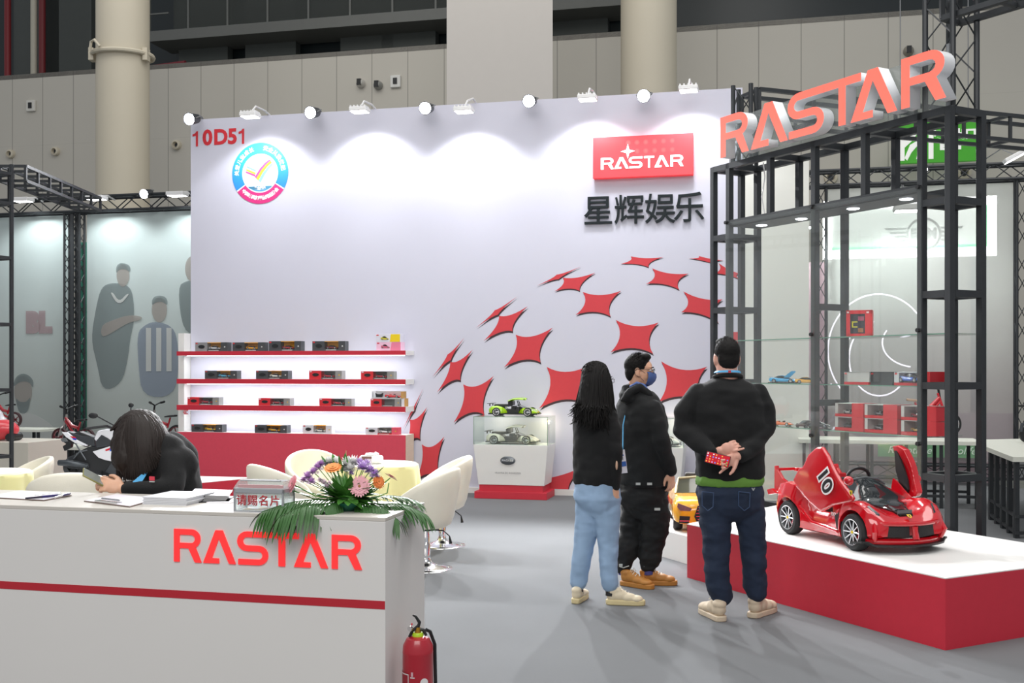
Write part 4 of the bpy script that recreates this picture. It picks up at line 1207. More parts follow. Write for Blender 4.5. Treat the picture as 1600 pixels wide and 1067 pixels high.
# lattice columns and box beams of the hall rigging behind the tower
t = thing('rigging_frame', 'black lattice column and box beam behind the first letter of the rooftop sign', 'truss')
lc = FT.w(-3.88, 1.80)
lattice(MB(), (lc.x, lc.y, 3.452), (lc.x, lc.y, 4.22), .17, .022, .006, .22, up=(.5, .9, 0)).build('lattice_column', black, t, True)
def boxbeam(parent, A, B, w_=.28, h_=.3, T=.022, n=5):
    A = Vector(A); B = Vector(B); d = (B - A).normalized(); u = Vector((-d.y, d.x, 0))
    m_ = MB()
    for sy in (-w_ / 2, w_ / 2):
        for sz in (0, h_):
            m_.cone(A + u * sy + Vector((0, 0, sz)), B + u * sy + Vector((0, 0, sz)), T * 1.2, n=4)
    m_.build('beam_rails', black, parent)
    for k in range(n + 1):
        P = A.lerp(B, k / n)
        q = MB()
        for sy in (-w_ / 2, w_ / 2):
            q.cone(P + u * sy, P + u * sy + Vector((0, 0, h_)), T, n=4)
        q.cone(P - u * w_ / 2, P + u * w_ / 2, T, n=4); q.cone(P - u * w_ / 2 + Vector((0, 0, h_)), P + u * w_ / 2 + Vector((0, 0, h_)), T, n=4)
        q.build('cross_frame', black, parent)
boxbeam(t, (lc.x + .1, lc.y + .2, 3.95), (6.9, 12.2, 3.95), .3, .26, .022, 8)
t = thing('rigging_frame', 'black lattice column rising past the last letter with a box beam', 'truss')
lc = FT.w(-1.4, 1.68)
lattice(MB(), (lc.x, lc.y, 3.452), (lc.x, lc.y, 4.5), .25, .022, .006, .26, up=(.887, .4617, 0)).build('lattice_column', black, t, True)
boxbeam(t, (lc.x, lc.y, 4.12), (lc.x + 1.0, lc.y - 1.55, 4.12), .2, .22, .024, 4)

# open tower and ladder beam at the other end of the booth
t = thing('display_tower', 'open black steel tower cut by the picture edge with a red letter', 'display tower', (-5.2, 11.0, 0), math.radians(-30))
pB = at(18, 400, 11.0)
t.location = (pB.x, pB.y, 0)
for x, y in ((0, 0), (-.5, 0), (0, -.3), (-.5, -.3)):
    post(x, y, 0, 3.62, t, T=.016)
for z in (.0, .65, 1.32, 1.98, 2.65, 3.2, 3.5):
    zz = z + .02
    rail(-.5, 0, 0, 0, zz, t, T=.016); rail(-.5, -.3, 0, -.3, zz, t, T=.016); rail(0, -.3, 0, 0, zz, t, T=.016)
lt = MB(); lattice(lt, (-.12, .05, 3.2), (-.12, .05, 3.6), .2, .01, .006, .2); lt.build('lattice_brace', black, t, True)
w_, cs = glyph('R')
hL = .34; zz = at(5, 333, 10.9).z
cs = [[(-.33 + p[0] * hL, zz + p[1] * hL) for p in c] for c in cs]
shape2d('letter', cs, mat('letter_red_lit', '#f0403c', .4, emis='#ff3a32', es=.7), t, .08, trm(0, -.36, 0), acr)
t2 = thing('ladder_beam', 'pale-lit box ladder beam running from the open tower to the banner truss', 'truss', (0, 0, 0))
pA = at(20, 281, 11.1); pE = at(140, 326, 13.2)
boxbeam(t2, (pA.x, pA.y, 3.47), (pE.x, pE.y, 3.47), .26, .15, .018, 7)
# ================================================================ COUNTER AND WHAT STANDS ON IT
ctr = mat('counter_laminate', '#dbd9d6', .5, var=.015, vs=2)
CT = thing('reception_counter', 'long white reception counter with red wordmark and thin red stripe', 'counter', FC.o, FC.a)
MB().bx(-4.2, 0, 0, .475, 0, .985).build('body', ctr, CT, bevel=.002)
MB().bx(-4.2, 0, 0, .475, .985, 1.0).build('worktop', mat('counter_top', '#c9c4bc', .35, var=.02), CT, bevel=.002)
MB().bx(-4.2, -.001, -.0015, 0, .657, .688).build('red_stripe', mat('stripe_red', '#b5202f', .5, var=.03), CT)
lred = mat('counter_letter_red', '#f2383a', .4, emis='#ff2c2c', es=.55)
def cx_(px): return FC.hit_y(px, 850, -.006).x
wordmark([(cx_(a), cx_(b_)) for a, b_ in ((271.5, 314), (317, 367.7), (371, 418.5), (413.5, 466), (459, 512), (518, 565))], .8015, .1285, -.006, lred, CT, .006)
def onC(px, py, z=1.0): return gd(px, py, z)

def quad_plate(name, corners, z0, z1, m_, parent, origin):
    return MB().prism([(c.x - origin[0], c.y - origin[1]) for c in corners], z0, z1).build(name, m_, parent)
paper = mat('paper_white', '#e4e0e6', .6, var=.01); brd = mat('clipboard_brown', '#6d5b52', .6)
for cs_, clip, lb, pens in (([(131, 784), (203, 793), (247, 780.5), (181, 773.5)], ((150, 786), (185, 790)), 'clipboard with blank form in front of the seated woman', 0),
                     ([(-22, 778), (69, 783), (112, 775), (30, 768)], ((52, 781.5), (98, 776.5)), 'clipboard with form and pens nearest the cut end of the counter', 1)):
    c = [onC(*p) for p in cs_]; o0 = sum((v for v in c), Vector()) / 4
    t = thing('clipboard', lb, 'clipboard', (o0.x, o0.y, 1.0), 0, 'clipboards on the counter')
    quad_plate('board', c, .0005, .004, brd, t, o0)
    quad_plate('sheet', [o0 + (v - o0) * .96 for v in c], .004, .006, paper, t, o0)
    a, b_ = onC(*clip[0]) - Vector((o0.x, o0.y, 1)), onC(*clip[1]) - Vector((o0.x, o0.y, 1))
    M = frame_to((a + b_) / 2 + Vector((0, .012, .006)), b_ - a)
    MB().bx(-.014, .014, -(b_ - a).length / 2, (b_ - a).length / 2, 0, .006, M=M).cone(M @ Vector((-.012, -.06, .012)), M @ Vector((-.012, .06, .012)), .004, n=8).build('clip', chrome, t, bevel=.001)
for (p0_, p1_), c, lb in ((((40, 779), (82, 775)), '#241f35', 'dark capped pen lying on the clipboard beside the table end'), (((86, 777.5), (103, 773)), '#d6d3d6', 'white pen lying against the clipboard clip')):
    a, b_ = onC(*p0_, 1.012), onC(*p1_, 1.012)
    t = thing('pen', lb, 'pen', (a.x, a.y, 1.007), 0, 'pens on the clipboard')
    d = b_ - a; d = d.normalized() * .14; z = Vector((0, 0, .006))
    MB().cone(z, z + d * .8, .0045, n=8).build('barrel', mat('pen' + c[1:], c, .3), t, True)
    MB().cone(z + d * .5, z + d, .0055, n=8).build('cap', mat('pen_violet', '#2c2560', .3), t, True)
# brochure stack, folder
c0 = onC(279, 784)
t = thing('brochure_stack', 'neat stack of pale brochures beside the black folder', 'brochures', (c0.x, c0.y, 1.0), math.radians(-14))
for k in range(5):
    MB().bx(-.1 + .004 * (k % 2), .1 + .003 * (k % 3), -.11, .11, k * .0065, k * .0065 + .0055).build('brochure', mat('brochure_pale', '#d5d7dc', .45, var=.03), t)
c0 = onC(322, 781)
t = thing('document_folder', 'black ring folder lying open on pale papers', 'folder', (c0.x, c0.y, 1.0), math.radians(8))
MB().bx(-.06, .105, -.1, .1, 0, .004).build('cover', blackp, t)
MB().loft([[(-.075, -.09, .004), (.09, -.075, .004), (.1, -.05, .02), (-.065, -.06, .03)], [(-.055, .085, .03), (.1, .09, .025), (.1, .1, .03), (-.06, .1, .038)]]).build('flap', mat('folder_black', '#2d2d2f', .35, coat=.3), t)
MB().cone((-.055, -.108, .008), (-.04, -.104, .008), .008, n=10).build('ring', blackp, t)
c0 = onC(352, 784)
o = MB().bx(-.06, .05, -.05, .07, 0, .004).build('leaflet', paper, None, loc=(c0.x, c0.y, 1.0), rz=-.2); tag(o, 'white leaflet lying between the folder and the card box', 'leaflet')
c0 = onC(480, 791)
o = MB().bx(-.1, .06, -.05, .05, 0, .003).build('leaflet', mat('bluish_paper', '#cdd2dd', .5), None, loc=(c0.x, c0.y, 1.0), rz=.25); tag(o, 'pale bluish leaflet under the palm leaves beside the card box', 'leaflet')

# business card box
a, b_ = onC(364.5, 799.5), onC(443, 802)
w_ = (b_ - a).length
t = thing('card_box', 'clear and silver name card box with red Chinese lettering', 'box', (a.x, a.y, 1.0), math.atan2(b_.y - a.y, b_.x - a.x))
fm = mat('card_box_silver', '#b9bcc0', .25, .5); cl = glass('card_box_clear', '#eef2f2', haze=.25)
hB = .092; dB = .11
q = MB()
for x0, x1 in ((0, .008), (w_ - .008, w_)):
    q.bx(x0, x1, 0, .008, 0, hB); q.bx(x0, x1, dB - .008, dB, 0, hB)
q.bx(0, w_, 0, .008, 0, .006); q.bx(0, w_, 0, .008, hB - .018, hB); q.bx(0, w_, dB - .008, dB, hB - .018, hB); q.bx(0, .008, 0, dB, hB - .018, hB); q.bx(w_ - .008, w_, 0, dB, hB - .018, hB)
q.build('frame', fm, t, bevel=.002)
q = MB(); q.bx(.008, w_ - .008, .004, .006, .006, hB - .018); q.bx(.002, .004, .008, dB, .004, hB - .018); q.bx(w_ - .004, w_ - .002, .008, dB, .004, hB - .018); q.bx(.008, w_ - .008, dB - .006, dB - .004, .006, hB - .018)
q.build('clear_walls', cl, t)
MB().bx(0, w_, 0, dB, -.0, .004).build('base', wht, t)
MB().loft([[(0, 0, hB), (w_, 0, hB), (w_, dB, hB), (0, dB, hB)], [(.012, .02, hB + .028), (w_ - .012, .02, hB + .028), (w_ - .012, dB - .02, hB + .028), (.012, dB - .02, hB + .028)]]).build('lid', cl, t)
MB().bx(.014, w_ - .01, .01, .022, hB + .002, hB + .014).build('red_strip', redlam, t)
MB().cone((.02, .02, hB + .03), (w_ - .02, .02, hB + .03), .003, n=6).build('lid_edge', fm, t)
text('red_lettering', '请赐名片', .044, mat('card_lettering_red', '#b4242e', .5), t, .001, trm(w_ / 2, -.001, hB * .52 - .004), space=1.12, bold=.0006)
for k in range(4):
    MB().bx(.02 + k * .03, .1 + k * .025, .03 + .01 * k, .08, .005 + k * .002, .006 + k * .002).build('name_card', paper if k % 2 else mat('card_amber', '#d6a33c', .5), t)

# ---------------------------------------------------------------- flower arrangement
random.seed(4)
b0 = onC(540, 800)
b0 = Vector((b0.x, b0.y + .06, 1.0))
FA = thing('flower_arrangement', 'low bowl of gerberas and purple blooms with trailing palm fronds', 'flowers', b0)
YF = b0.y
def fp(x, y, dy=0.0):
    return at(350 + x / 4, 680 + y / 4, YF + dy) - b0
MB().lathe([(0, 0), (.035, 0), (.06, .02), (.068, .034), (.064, .034), (.05, .018), (0, .016)], 28).build('bowl', mat('bowl_green', '#2f7d62', .3, coat=.4), FA, True)
lf = mat('leaf_green', '#4a8434', .45, var=.25, vs=30); pf = mat('palm_green', '#34602a', .45, var=.25, vs=30); stm = mat('stem_green', '#5c9440', .5)
fused(MB().sph((0, 0, .04), (.055, .055, .04), 14), 'foliage_mound', lf, FA, .006, 2, wr=.006, wf=60)
def blade(mb, p, d, L, w, droop=.3, n=5, up=Vector((0, 0, 1)), mi=None, fold=.15):
    p = Vector(p); d = Vector(d).normalized()
    s = d.cross(up)
    s = s.normalized() if s.length > .01 else Vector((1, 0, 0))
    vs = []; q = p.copy(); dd = d.copy()
    for i in range(n + 1):
        t_ = i / n
        ww = w * math.sin(math.pi * min(1, .12 + t_ * .88)) ** .7 if i < n else 0.0005
        nrm = s.cross(dd)
        vs += [q - s * ww, q + nrm * ww * fold * -1, q + s * ww]
        q = q + dd * (L / n); dd = (dd + Vector((0, 0, -droop / n))).normalized()
    fs = []
    for i in range(n):
        a = i * 3
        fs += [(a, a + 1, a + 4, a + 3), (a + 1, a + 2, a + 5, a + 4)]
    mb.add(vs, fs, None, mi)
def frond(pts, nl, Lf, name='palm_frond', droop=1.2, wl=.0062, start=.15, both=True, hang=0):
    mb = MB(); pts = [Vector(p) for p in pts]
    # smooth path
    P = []
    for i in range(len(pts) - 1):
        for k in range(6):
            P.append(pts[i].lerp(pts[i + 1], k / 6))
    P.append(pts[-1])
    for _ in range(4):
        P = [P[0]] + [(P[i - 1] + P[i] * 2 + P[i + 1]) / 4 for i in range(1, len(P) - 1)] + [P[-1]]
    mb.tube(P, [.0028 * (1 - .7 * i / len(P)) for i in range(len(P))], 5)
    for k in range(nl):
        t_ = start + (1 - start) * k / nl
        f_ = t_ * (len(P) - 1); i = min(int(f_), len(P) - 2); p = P[i].lerp(P[i + 1], f_ - i); d = (P[i + 1] - P[i]).normalized()
        s = d.cross(Vector((0, 0, 1))).normalized()
        L = Lf * (.55 + .45 * math.sin(math.pi * (.15 + .8 * t_))) * random.uniform(.85, 1.1)
        for sg in ((-1, 1) if both else (1,)):
            dd = d * .75 + s * sg * .75 + Vector((0, 0, -hang + random.uniform(-.08, .08)))
            blade(mb, p, dd, L, wl, droop * random.uniform(.7, 1.3))
    return mb.build(name, pf, FA, True)
frond([(0, 0, .035), fp(560, 400, -.03), fp(400, 420, -.08), fp(230, 480, -.12)], 24, .19, droop=1.5, hang=.45)
frond([(0, 0, .03), fp(600, 430, -.1), fp(480, 440, -.16), fp(330, 520, -.2)], 18, .16, droop=1.6, hang=.6)
frond([(0, 0, .035), fp(950, 430, .02), fp(1130, 425, .03), fp(1270, 500, .04)], 24, .14, droop=1.3, hang=.25)
frond([(0, 0, .03), fp(880, 430, -.05), fp(1000, 450, -.09), fp(1100, 540, -.12)], 16, .12, droop=1.5, hang=.4)
frond([(0, 0, .03), fp(660, 430, -.1), fp(630, 470, -.14)], 12, .12, droop=1.5, hang=.6, start=.2)
frond([(0, 0, .03), fp(950, 380, .1), fp(1100, 380, .14), fp(1200, 410, .16)], 18, .12, droop=1.1)
frond([(0, 0, .03), fp(500, 350, .08), fp(400, 290, .12), fp(330, 275, .14)], 6, .04, droop=.6, start=.5)
lv = MB()
for k in range(150):
    a = random.uniform(0, 2 * math.pi); e = random.uniform(-.1, 1.3)
    d = Vector((math.cos(a) * 1.25, math.sin(a) * .8, e))
    blade(lv, Vector((math.cos(a) * .02, math.sin(a) * .02, .045)), d, random.uniform(.07, .135), random.uniform(.013, .022), random.uniform(.1, .8), mi=0)
for x, y in ((690, 150), (725, 160), (975, 215), (630, 160), (480, 330), (500, 365), (450, 350), (1000, 300), (930, 310), (760, 150)):
    p = fp(x, y, random.uniform(-.03, .04)); base = Vector((p.x * .5, p.y * .5, p.z * .55))
    blade(lv, base.lerp(p, .45), p - base, (p - base).length * .62 + .02, .017, .2)
    lv.tube([Vector((0, 0, .05)), base, base.lerp(p, .5)], .0016, 5)
lv.build('leaves', lf, FA, True)
def gerbera(x, y, dy, r, nrm, col, cc, n=22):
    p = fp(x, y, dy); M = frame_to(p, nrm)
    g = MB()
    for layer, (rr, tilt) in enumerate(((1.0, .12), (.72, .35), (.42, .6))):
        for k in range(n if layer < 2 else n // 2):
            a = 2 * math.pi * (k + .5 * layer) / (n if layer < 2 else n // 2) + random.uniform(-.05, .05)
            rad = Vector((math.cos(a), 0, math.sin(a))); tg_ = Vector((-math.sin(a), 0, math.cos(a)))
            L = r * rr * random.uniform(.92, 1.05); w_ = r * .105
            vs = []
            for t_, ww in ((.12, .4), (.45, .9), (.8, 1.0), (1.0, .35)):
                c = rad * L * t_ + Vector((0, 1, 0)) * (L * tilt * t_ * (1.1 - t_ * .6) + .002 * layer)
                vs += [c - tg_ * w_ * ww, c + tg_ * w_ * ww]
            g.add(vs, [(0, 1, 3, 2), (2, 3, 5, 4), (4, 5, 7, 6)], M)
    o = g.build('gerbera', mat('petal' + col[1:], col, .55, var=.1, vs=40), FA, True)
    MB().sph((0, .003, 0), (r * .2, r * .12, r * .2), 12, M=M).build('flower_centre', mat('fc' + cc[1:], cc, .7, bump=.4, bs=900), o, True)
    s_ = MB(); s_.tube([Vector((p.x * .1, p.y * .1, .04)), Vector((p.x * .6, p.y * .6, p.z * .55)), p - M.to_3x3() @ Vector((0, .004, 0))], .0024, 6); s_.build('stem', stm, o, True)
gerbera(847, 318, -.07, .044, (.05, -1, .1), '#f7b6c0', '#a9794e')
gerbera(430, 305, -.03, .040, (-.8, -.45, .35), '#f0a0ac', '#8a5e44')
gerbera(412, 340, 0, .034, (-.8, -.2, -.25), '#ef9aa6', '#8a5e44')
gerbera(680, 205, -.04, .038, (-.05, -.4, .8), '#f59a50', '#b5722e')
gerbera(965, 292, -.03, .030, (.6, -.65, .3), '#f08a48', '#b5722e')
gerbera(1042, 262, 0, .032, (.5, .2, .85), '#eba3b4', '#8a5e44')
def pom(x, y, dy, r, col, n=70, cc=None, nm_='chrysanthemum'):
    p = fp(x, y, dy); g = MB(); r *= 1.35; n = int(n * 1.5)
    for k in range(n):
        u = random.uniform(-.3, 1); a = random.uniform(0, 2 * math.pi); s_ = math.sqrt(max(0, 1 - u * u))
        d = Vector((math.cos(a) * s_, math.sin(a) * s_ * .9 - .25, u)).normalized()
        blade(g, p + d * r * .15, d, r * random.uniform(.75, 1.05), r * .16, .1, 2)
    o = g.build(nm_, mat('pet' + col[1:], col, .6, var=.15, vs=60), FA, True)
    if cc: MB().sph(p + Vector((0, -r * .35, r * .3)), r * .26, 8).build('flower_centre', mat('fc' + cc[1:], cc, .7), o, True)
    MB().tube([Vector((p.x * .1, p.y * .1, .04)), p], .0018, 5).build('stem', stm, o)
for x, y, dy, r in ((520, 262, -.02, .018), (560, 232, 0, .018), (590, 205, .02, .018), (610, 182, .02, .014), (545, 292, -.03, .016), (500, 285, 0, .014)):
    pom(x, y, dy, r, '#d9b4e2', cc='#9a5fa6')
for x, y, dy, r in ((868, 205, -.03, .021), (912, 222, -.02, .019), (940, 248, -.02, .02), (845, 178, .02, .018), (795, 238, -.02, .011), (890, 182, .02, .016)):
    pom(x, y, dy, r, '#dcc2ee', cc='#8a55ac')
for x, y, dy, r in ((770, 185, 0, .024), (805, 175, .02, .024), (790, 212, -.02, .02), (690, 170, .04, .02), (655, 172, .05, .018), (755, 215, 0, .016)):
    pom(x, y, dy, r, '#fbfaf6', n=90, nm_='white_bloom')
for x, y, dy, r in ((625, 300, -.05, .012), (600, 285, -.04, .012), (640, 320, -.05, .01), (660, 300, -.04, .009)):
    pom(x, y, dy, r, '#ead9e4', n=40, nm_='small_pale_bloom')
MB().tube([fp(765, 170, .05), fp(763, 95, .05)], .0014, 5).build('bare_stem', mat('dry_stem', '#b7a878', .7), FA)
MB().tube([fp(1030, 300, .0), fp(1020, 360, -.01), fp(960, 385, -.02), fp(860, 420, -.01)], .0024, 6).build('bending_stem', stm, FA, True)

# ---------------------------------------------------------------- fire extinguisher
p = at(653, 1000, 4.15)
t = thing('fire_extinguisher', 'red fire extinguisher standing against the counter end', 'fire extinguisher', (p.x, 4.15, 0))
rr = .0585
er = mat('extinguisher_red', '#a81c2c', .28, coat=.4, var=.1, vs=15)
MB().lathe([(0, 0), (rr * .94, 0), (rr, .02), (rr, .475), (rr * 1.012, .478), (rr, .482), (rr * .97, .505), (rr * .75, .53), (rr * .3, .54), (0, .54)], 48).build('cylinder', er, t, True)
MB().lathe([(0, .535), (.022, .535), (.021, .548), (.018, .552), (0, .552)], 24).build('collar', mat('collar_lime', '#a9c820', .4), t, True)
MB().cone((0, 0, .55), (0, 0, .572), .013, .009, n=16).build('valve', mat('brass', '#b98a34', .3, .9), t, True)
MB().tube([(-.032, 0, .535), (-.02, -.004, .56), (.002, 0, .576), (.006, 0, .59), (-.008, 0, .612), (-.02, 0, .618)], [.006, .006, .007, .007, .005, .003], 8).build('squeeze_lever', blackp, t, True)
MB().tube([(.0, 0, .566), (.02, 0, .562), (.032, 0, .54)], [.006, .007, .005], 8).build('carry_handle', blackp, t, True)
MB().cone((-.026, -.012, .57), (-.03, -.02, .57), .01, n=14).build('gauge', chrome, t, True)
MB().cone((-.022, -.012, .582), (-.022, -.012, .59), .003, n=6).build('safety_tag', redlam, t)
MB().tube([(.03, .01, .56), (.045, .02, .55), (.062, .03, .5), (.066, .03, .3), (.064, .03, .18)], .007, 8).build('hose', blackp, t, True)
def wrap(nm_, a0, a1, z0, z1, m_, rr2=rr + .0012):
    r_ = [[(rr2 * math.cos(math.radians(a0 + (a1 - a0) * k / 10)), rr2 * math.sin(math.radians(a0 + (a1 - a0) * k / 10)), z) for k in range(11)] for z in (z0, z1)]
    return MB().loft(r_, closed=False, caps=False).build(nm_, m_, t, True)
wrap('label', 175, 238, .1, .41, mat('label_red', '#8f1c2a', .4)); wrap('label_border', 236, 239, .1, .405, mat('label_white', '#d9d6d6', .5), rr + .0016); wrap('label_border', 185, 239, .402, .406, MATS['label_white'], rr + .0016)
wrap('label_stamp', 215, 232, .33, .365, mat('label_navy', '#2a3468', .4), rr + .0018)
wrap('logo_patch', 246, 263, .392, .396, MATS['label_white']); wrap('logo_patch', 249, 257, .398, .415, mat('pale_pink', '#c9a0a8', .5))
MB().lathe([(0, .001), (.016, .001), (.016, 0), (0, 0)], 20, Matrix.Rotation(math.radians(-62), 4, 'Z') @ trm(0, 0, 0) @ Matrix.Translation((math.cos(0) * 0, 0, 0)) @ trm(0, 0, .375) @ trm(rr + .0005, 0, 0) @ rotm('Y', 90)).build('round_sticker', MATS['label_white'], t)
MB().lathe([(rr, 0), (rr * 1.08, 0), (rr * 1.08, .025), (rr, .03)], 32).build('foot_ring', blackp, t, True)

# ---------------------------------------------------------------- tub chairs
leath = mat('cream_leatherette', '#e9e4d3', .38, var=.03, bump=.08, bs=160, coat=.1)
def make_chair():
    t = thing('tub_chair', 'x', 'chair')
    N = 72; prof = []
    rings = []
    for k in range(N):
        a = 2 * math.pi * k / N                       # 0 = front (+y)
        back = (1 - math.cos(a)) / 2
        zr = .47 + .30 * back ** .75
        ro = .262 + .02 * back
        zb = .325
        pts = []
        for f_ in (0, .12, .3, .5, .7, .88, 1.0):
            pts.append((.16 + (ro - .16) * min(1, (f_ * 1.2)) ** .55, zb + (zr - zb) * (f_ ** 1.35 if f_ < .5 else f_ ** 1.1)))
        rin = ro - .05
        pts += [(ro - .008, zr + .014), (ro - .025, zr + .02), (ro - .042, zr + .014), (rin, zr - .004)]
        zs = .455
        for f_ in (.3, .6, .85):
            pts.append((rin - .035 * f_, zr + (zs - zr) * f_ - .004))
        pts += [(rin - .045, zs - .004), (rin - .07, zs + .004), (.1, zs + .012), (.03, zs + .013)]
        u = Vector((math.sin(a) * 1.0, math.cos(a) * .95, 0))
        rings.append([tuple(u * r + Vector((0, 0, z))) for r, z in pts])
    rings.append(rings[0])
    b = MB(); L = len(rings[0])
    b.loft(rings, closed=False, caps=False)
    b.add([(0, 0, .468)] + [rings[k][-1] for k in range(N)], [(0, 1 + k, 1 + (k + 1) % N) for k in range(N)])
    b.add([(0, 0, .325)] + [rings[k][0] for k in range(N)], [(0, 1 + (k + 1) % N, 1 + k) for k in range(N)])
    b.build('tub_seat', leath, t, True, ang=60)
    MB().lathe([(0, .3), (.1, .305), (.1, .325), (0, .325)], 24).build('seat_plate', blackp, t, True)
    MB().lathe([(.0, .32), (.026, .32), (.026, .2), (.032, .19), (.032, .07), (.0, .07)], 24).build('gas_pole', chrome, t, True)
    MB().lathe([(.0, .085), (.034, .085), (.036, .065), (.05, .045), (.09, .024), (.15, .012), (.2, .007), (.205, 0), (0, 0)], 48).build('base_disc', chrome, t, True, ang=50)
    MB().tube([(.03, .0, .3), (.06, -.12, .29), (.06, -.17, .25), (.062, -.18, .19)], [.005, .005, .005, .014], 8).build('height_lever', blackp, t, True)
    return t
ch = make_chair()
CH = [((666, 888), 2652 / 313, -1, .25, 'cream tub chair nearest the counter end with its chrome base half hidden', 1), ((691, 852), 9.57, -1, -.12, 'cream tub chair behind the nearest one, beside the yellow cloth table', 1),
      ((438, 0), 8.9, .75, .7, 'pale tub chair showing its back behind the card box', 1.0), ((492, 0), 10.1, .4, -1, 'tub chair on the far side of the yellow cloth table, only its rim showing', 1.0),
      ((118, 0), 7.3, -.25, 1, 'pale tub chair with its broad back behind the phone and clipboards', 1.12), ((32, 0), 9.4, -.9, -.6, 'cream tub chair rim beside the cut-off yellow table', 1.0), ((243, 0), 5.42, -.9, .25, 'tub chair the woman in black sits on behind the counter', 1.05)]
for i, ((px, py), Y, dx_, dy_, lb, sc_) in enumerate(CH):
    o = ch if i == 0 else copy_tree(ch)
    o.location = ((px - CX) / F * Y, Y, 0); o.rotation_euler = (0, 0, math.atan2(dy_, dx_) - math.pi / 2)
    o['label'] = lb; o['group'] = 'cream tub chairs'; o.scale = (sc_, sc_, sc_)

# ---------------------------------------------------------------- round tables with yellow cloths
cloth = mat('pale_yellow_cloth', '#efe9a8', .6, var=.03, sheen=.2); ctop = mat('lit_cloth_top', '#f1efe4', .5)  # whiter cloth top: the light falling on it is put into the colour
for px, Y, lb, lb2 in ((591, 9.35, 'round table under the pale yellow cloth beside the tub chairs', 'pale yellow cloth over the round table with the tissue pack'), (-22, 8.6, 'round table under a yellow cloth cut by the picture edge', 'pleated pale yellow cloth on the table at the picture edge')):
    X = (px - CX) / F * Y
    t = thing('round_table', lb, 'table', (X, Y, 0), 0, 'round cloth-covered tables')
    MB().lathe([(0, .715), (.33, .715), (.335, .725), (.33, .735), (0, .735)], 40).build('tabletop', white, t, True)
    MB().lathe([(0, .71), (.03, .71), (.03, .05), (0, .05)], 20).build('pole', chrome, t, True)
    MB().lathe([(0, .04), (.2, .02), (.21, 0), (0, 0)], 36).build('base_disc', chrome, t, True)
    N = 96; rings = []
    for k, (r, z, wv) in enumerate(((.0, .741, 0), (.25, .742, 0), (.325, .741, 0), (.343, .732, .0), (.347, .70, .004), (.352, .6, .012), (.36, .4, .022), (.368, .14, .032))):
        rings.append([((r + wv * math.sin(9 * 2 * math.pi * i / N + .6 * math.sin(3 * 2 * math.pi * i / N))) * math.cos(2 * math.pi * i / N), (r + wv * math.sin(9 * 2 * math.pi * i / N)) * math.sin(2 * math.pi * i / N), z) for i in range(N)])
    o = MB().loft(rings, caps=False).build('tablecloth', cloth, None, True, ang=60, loc=(X, Y, 0))
    MB().loft([rings[0], [(p[0], p[1], p[2] + .001) for p in rings[1]], [(p[0], p[1], p[2] + .002) for p in rings[2]]], caps=False).build('lit_cloth_top', ctop, o, True)
    tag(o, lb2, 'tablecloth', 'pale yellow tablecloths')
p = at(580, 722, 9.3)
t = thing('tissue_pack', 'open soft pack of white tissues on the yellow cloth table', 'tissues', (p.x, 9.3, .7432))
MB().bx(-.1, .1, -.05, .05, 0, .07).build('wrapper', mat('soft_wrapper', '#e8e8e0', .4, var=.05), t, bevel=.02, seg=3)
MB().bx(-.075, .01, -.0515, -.049, .012, .065).build('printed_label', mat('label_brown', '#6d4b45', .5), t)
MB().bx(-.03, .01, -.053, -.0515, .012, .045).build('printed_photo', mat('photo_print', '#c8c0c4', .5, var=.4, vs=90), t)
fused(MB().sph((0, 0, .075), (.06, .03, .02), 12).sph((.04, 0, .082), (.03, .02, .016), 10), 'tissue', mat('tissue_white', '#f4f4f2', .8), t, .005, 2, wr=.006, wf=60)
# ================================================================ RIDE-ON CARS
def smoothstep(a, b_, x):
    t_ = max(0, min(1, (x - a) / (b_ - a))); return t_ * t_ * (3 - 2 * t_)
def interp(tab, x):
    for i in range(len(tab) - 1):
        if x <= tab[i + 1][0] or i == len(tab) - 2:
            a, b_ = tab[i], tab[i + 1]
            t_ = max(0, min(1, (x - a[0]) / (b_[0] - a[0]))); t_ = t_ * t_ * (3 - 2 * t_) * .5 + t_ * .5
            return [a[k] + (b_[k] - a[k]) * t_ for k in range(1, len(a))]
def car_shell(tab, n=48):
    """tab rows: x, half width, floor z, waist z, shoulder z, crown z. One closed skin."""
    rings = []
    x0, x1 = tab[0][0], tab[-1][0]
    for i in range(n + 1):
        x = x0 + (x1 - x0) * i / n
        w, zf, zw, zs, zc = interp(tab, x)
        half = [(0, zf), (w * .5, zf), (w * .88, zf), (w * .97, zf + .012), (w, (zf + zw) / 2), (w * 1.0, zw), (w * .975, zw + (zs - zw) * .55), (w * .9, zs - .008), (w * .8, zs), (w * .66, zs - .002), (w * .52, zs + (zc - zs) * .45), (w * .36, zc), (w * .15, zc + .003), (0, zc + .004)]
        ring_ = [(x, -y, z) for y, z in half] + [(x, y, z) for y, z in half[-2:0:-1]]
        rings.append(ring_)
    return rings
def cut_arches(o, arches, cockpit=None):
    for (x, y, r, d) in arches:
        c = MB().cone((x, y - d / 2, r[1]), (x, y + d / 2, r[1]), r[0], n=40).build('cutter', tyre)
        if o.parent:
            c.parent = o.parent
        m_ = o.modifiers.new('b', 'BOOLEAN'); m_.operation = 'DIFFERENCE'; m_.object = c; m_.solver = 'EXACT'
        bake(o); me = c.data; bpy.data.objects.remove(c); bpy.data.meshes.remove(me)
    if cockpit:
        c = cockpit.build('cutter', tyre)
        if o.parent:
            c.parent = o.parent
        m_ = o.modifiers.new('b', 'BOOLEAN'); m_.operation = 'DIFFERENCE'; m_.object = c; m_.solver = 'EXACT'
        bake(o); me = c.data; bpy.data.objects.remove(c); bpy.data.meshes.remove(me)
    o.data.polygons.foreach_set('use_smooth', [True] * len(o.data.polygons)); o.data.set_sharp_from_angle(angle=math.radians(32))
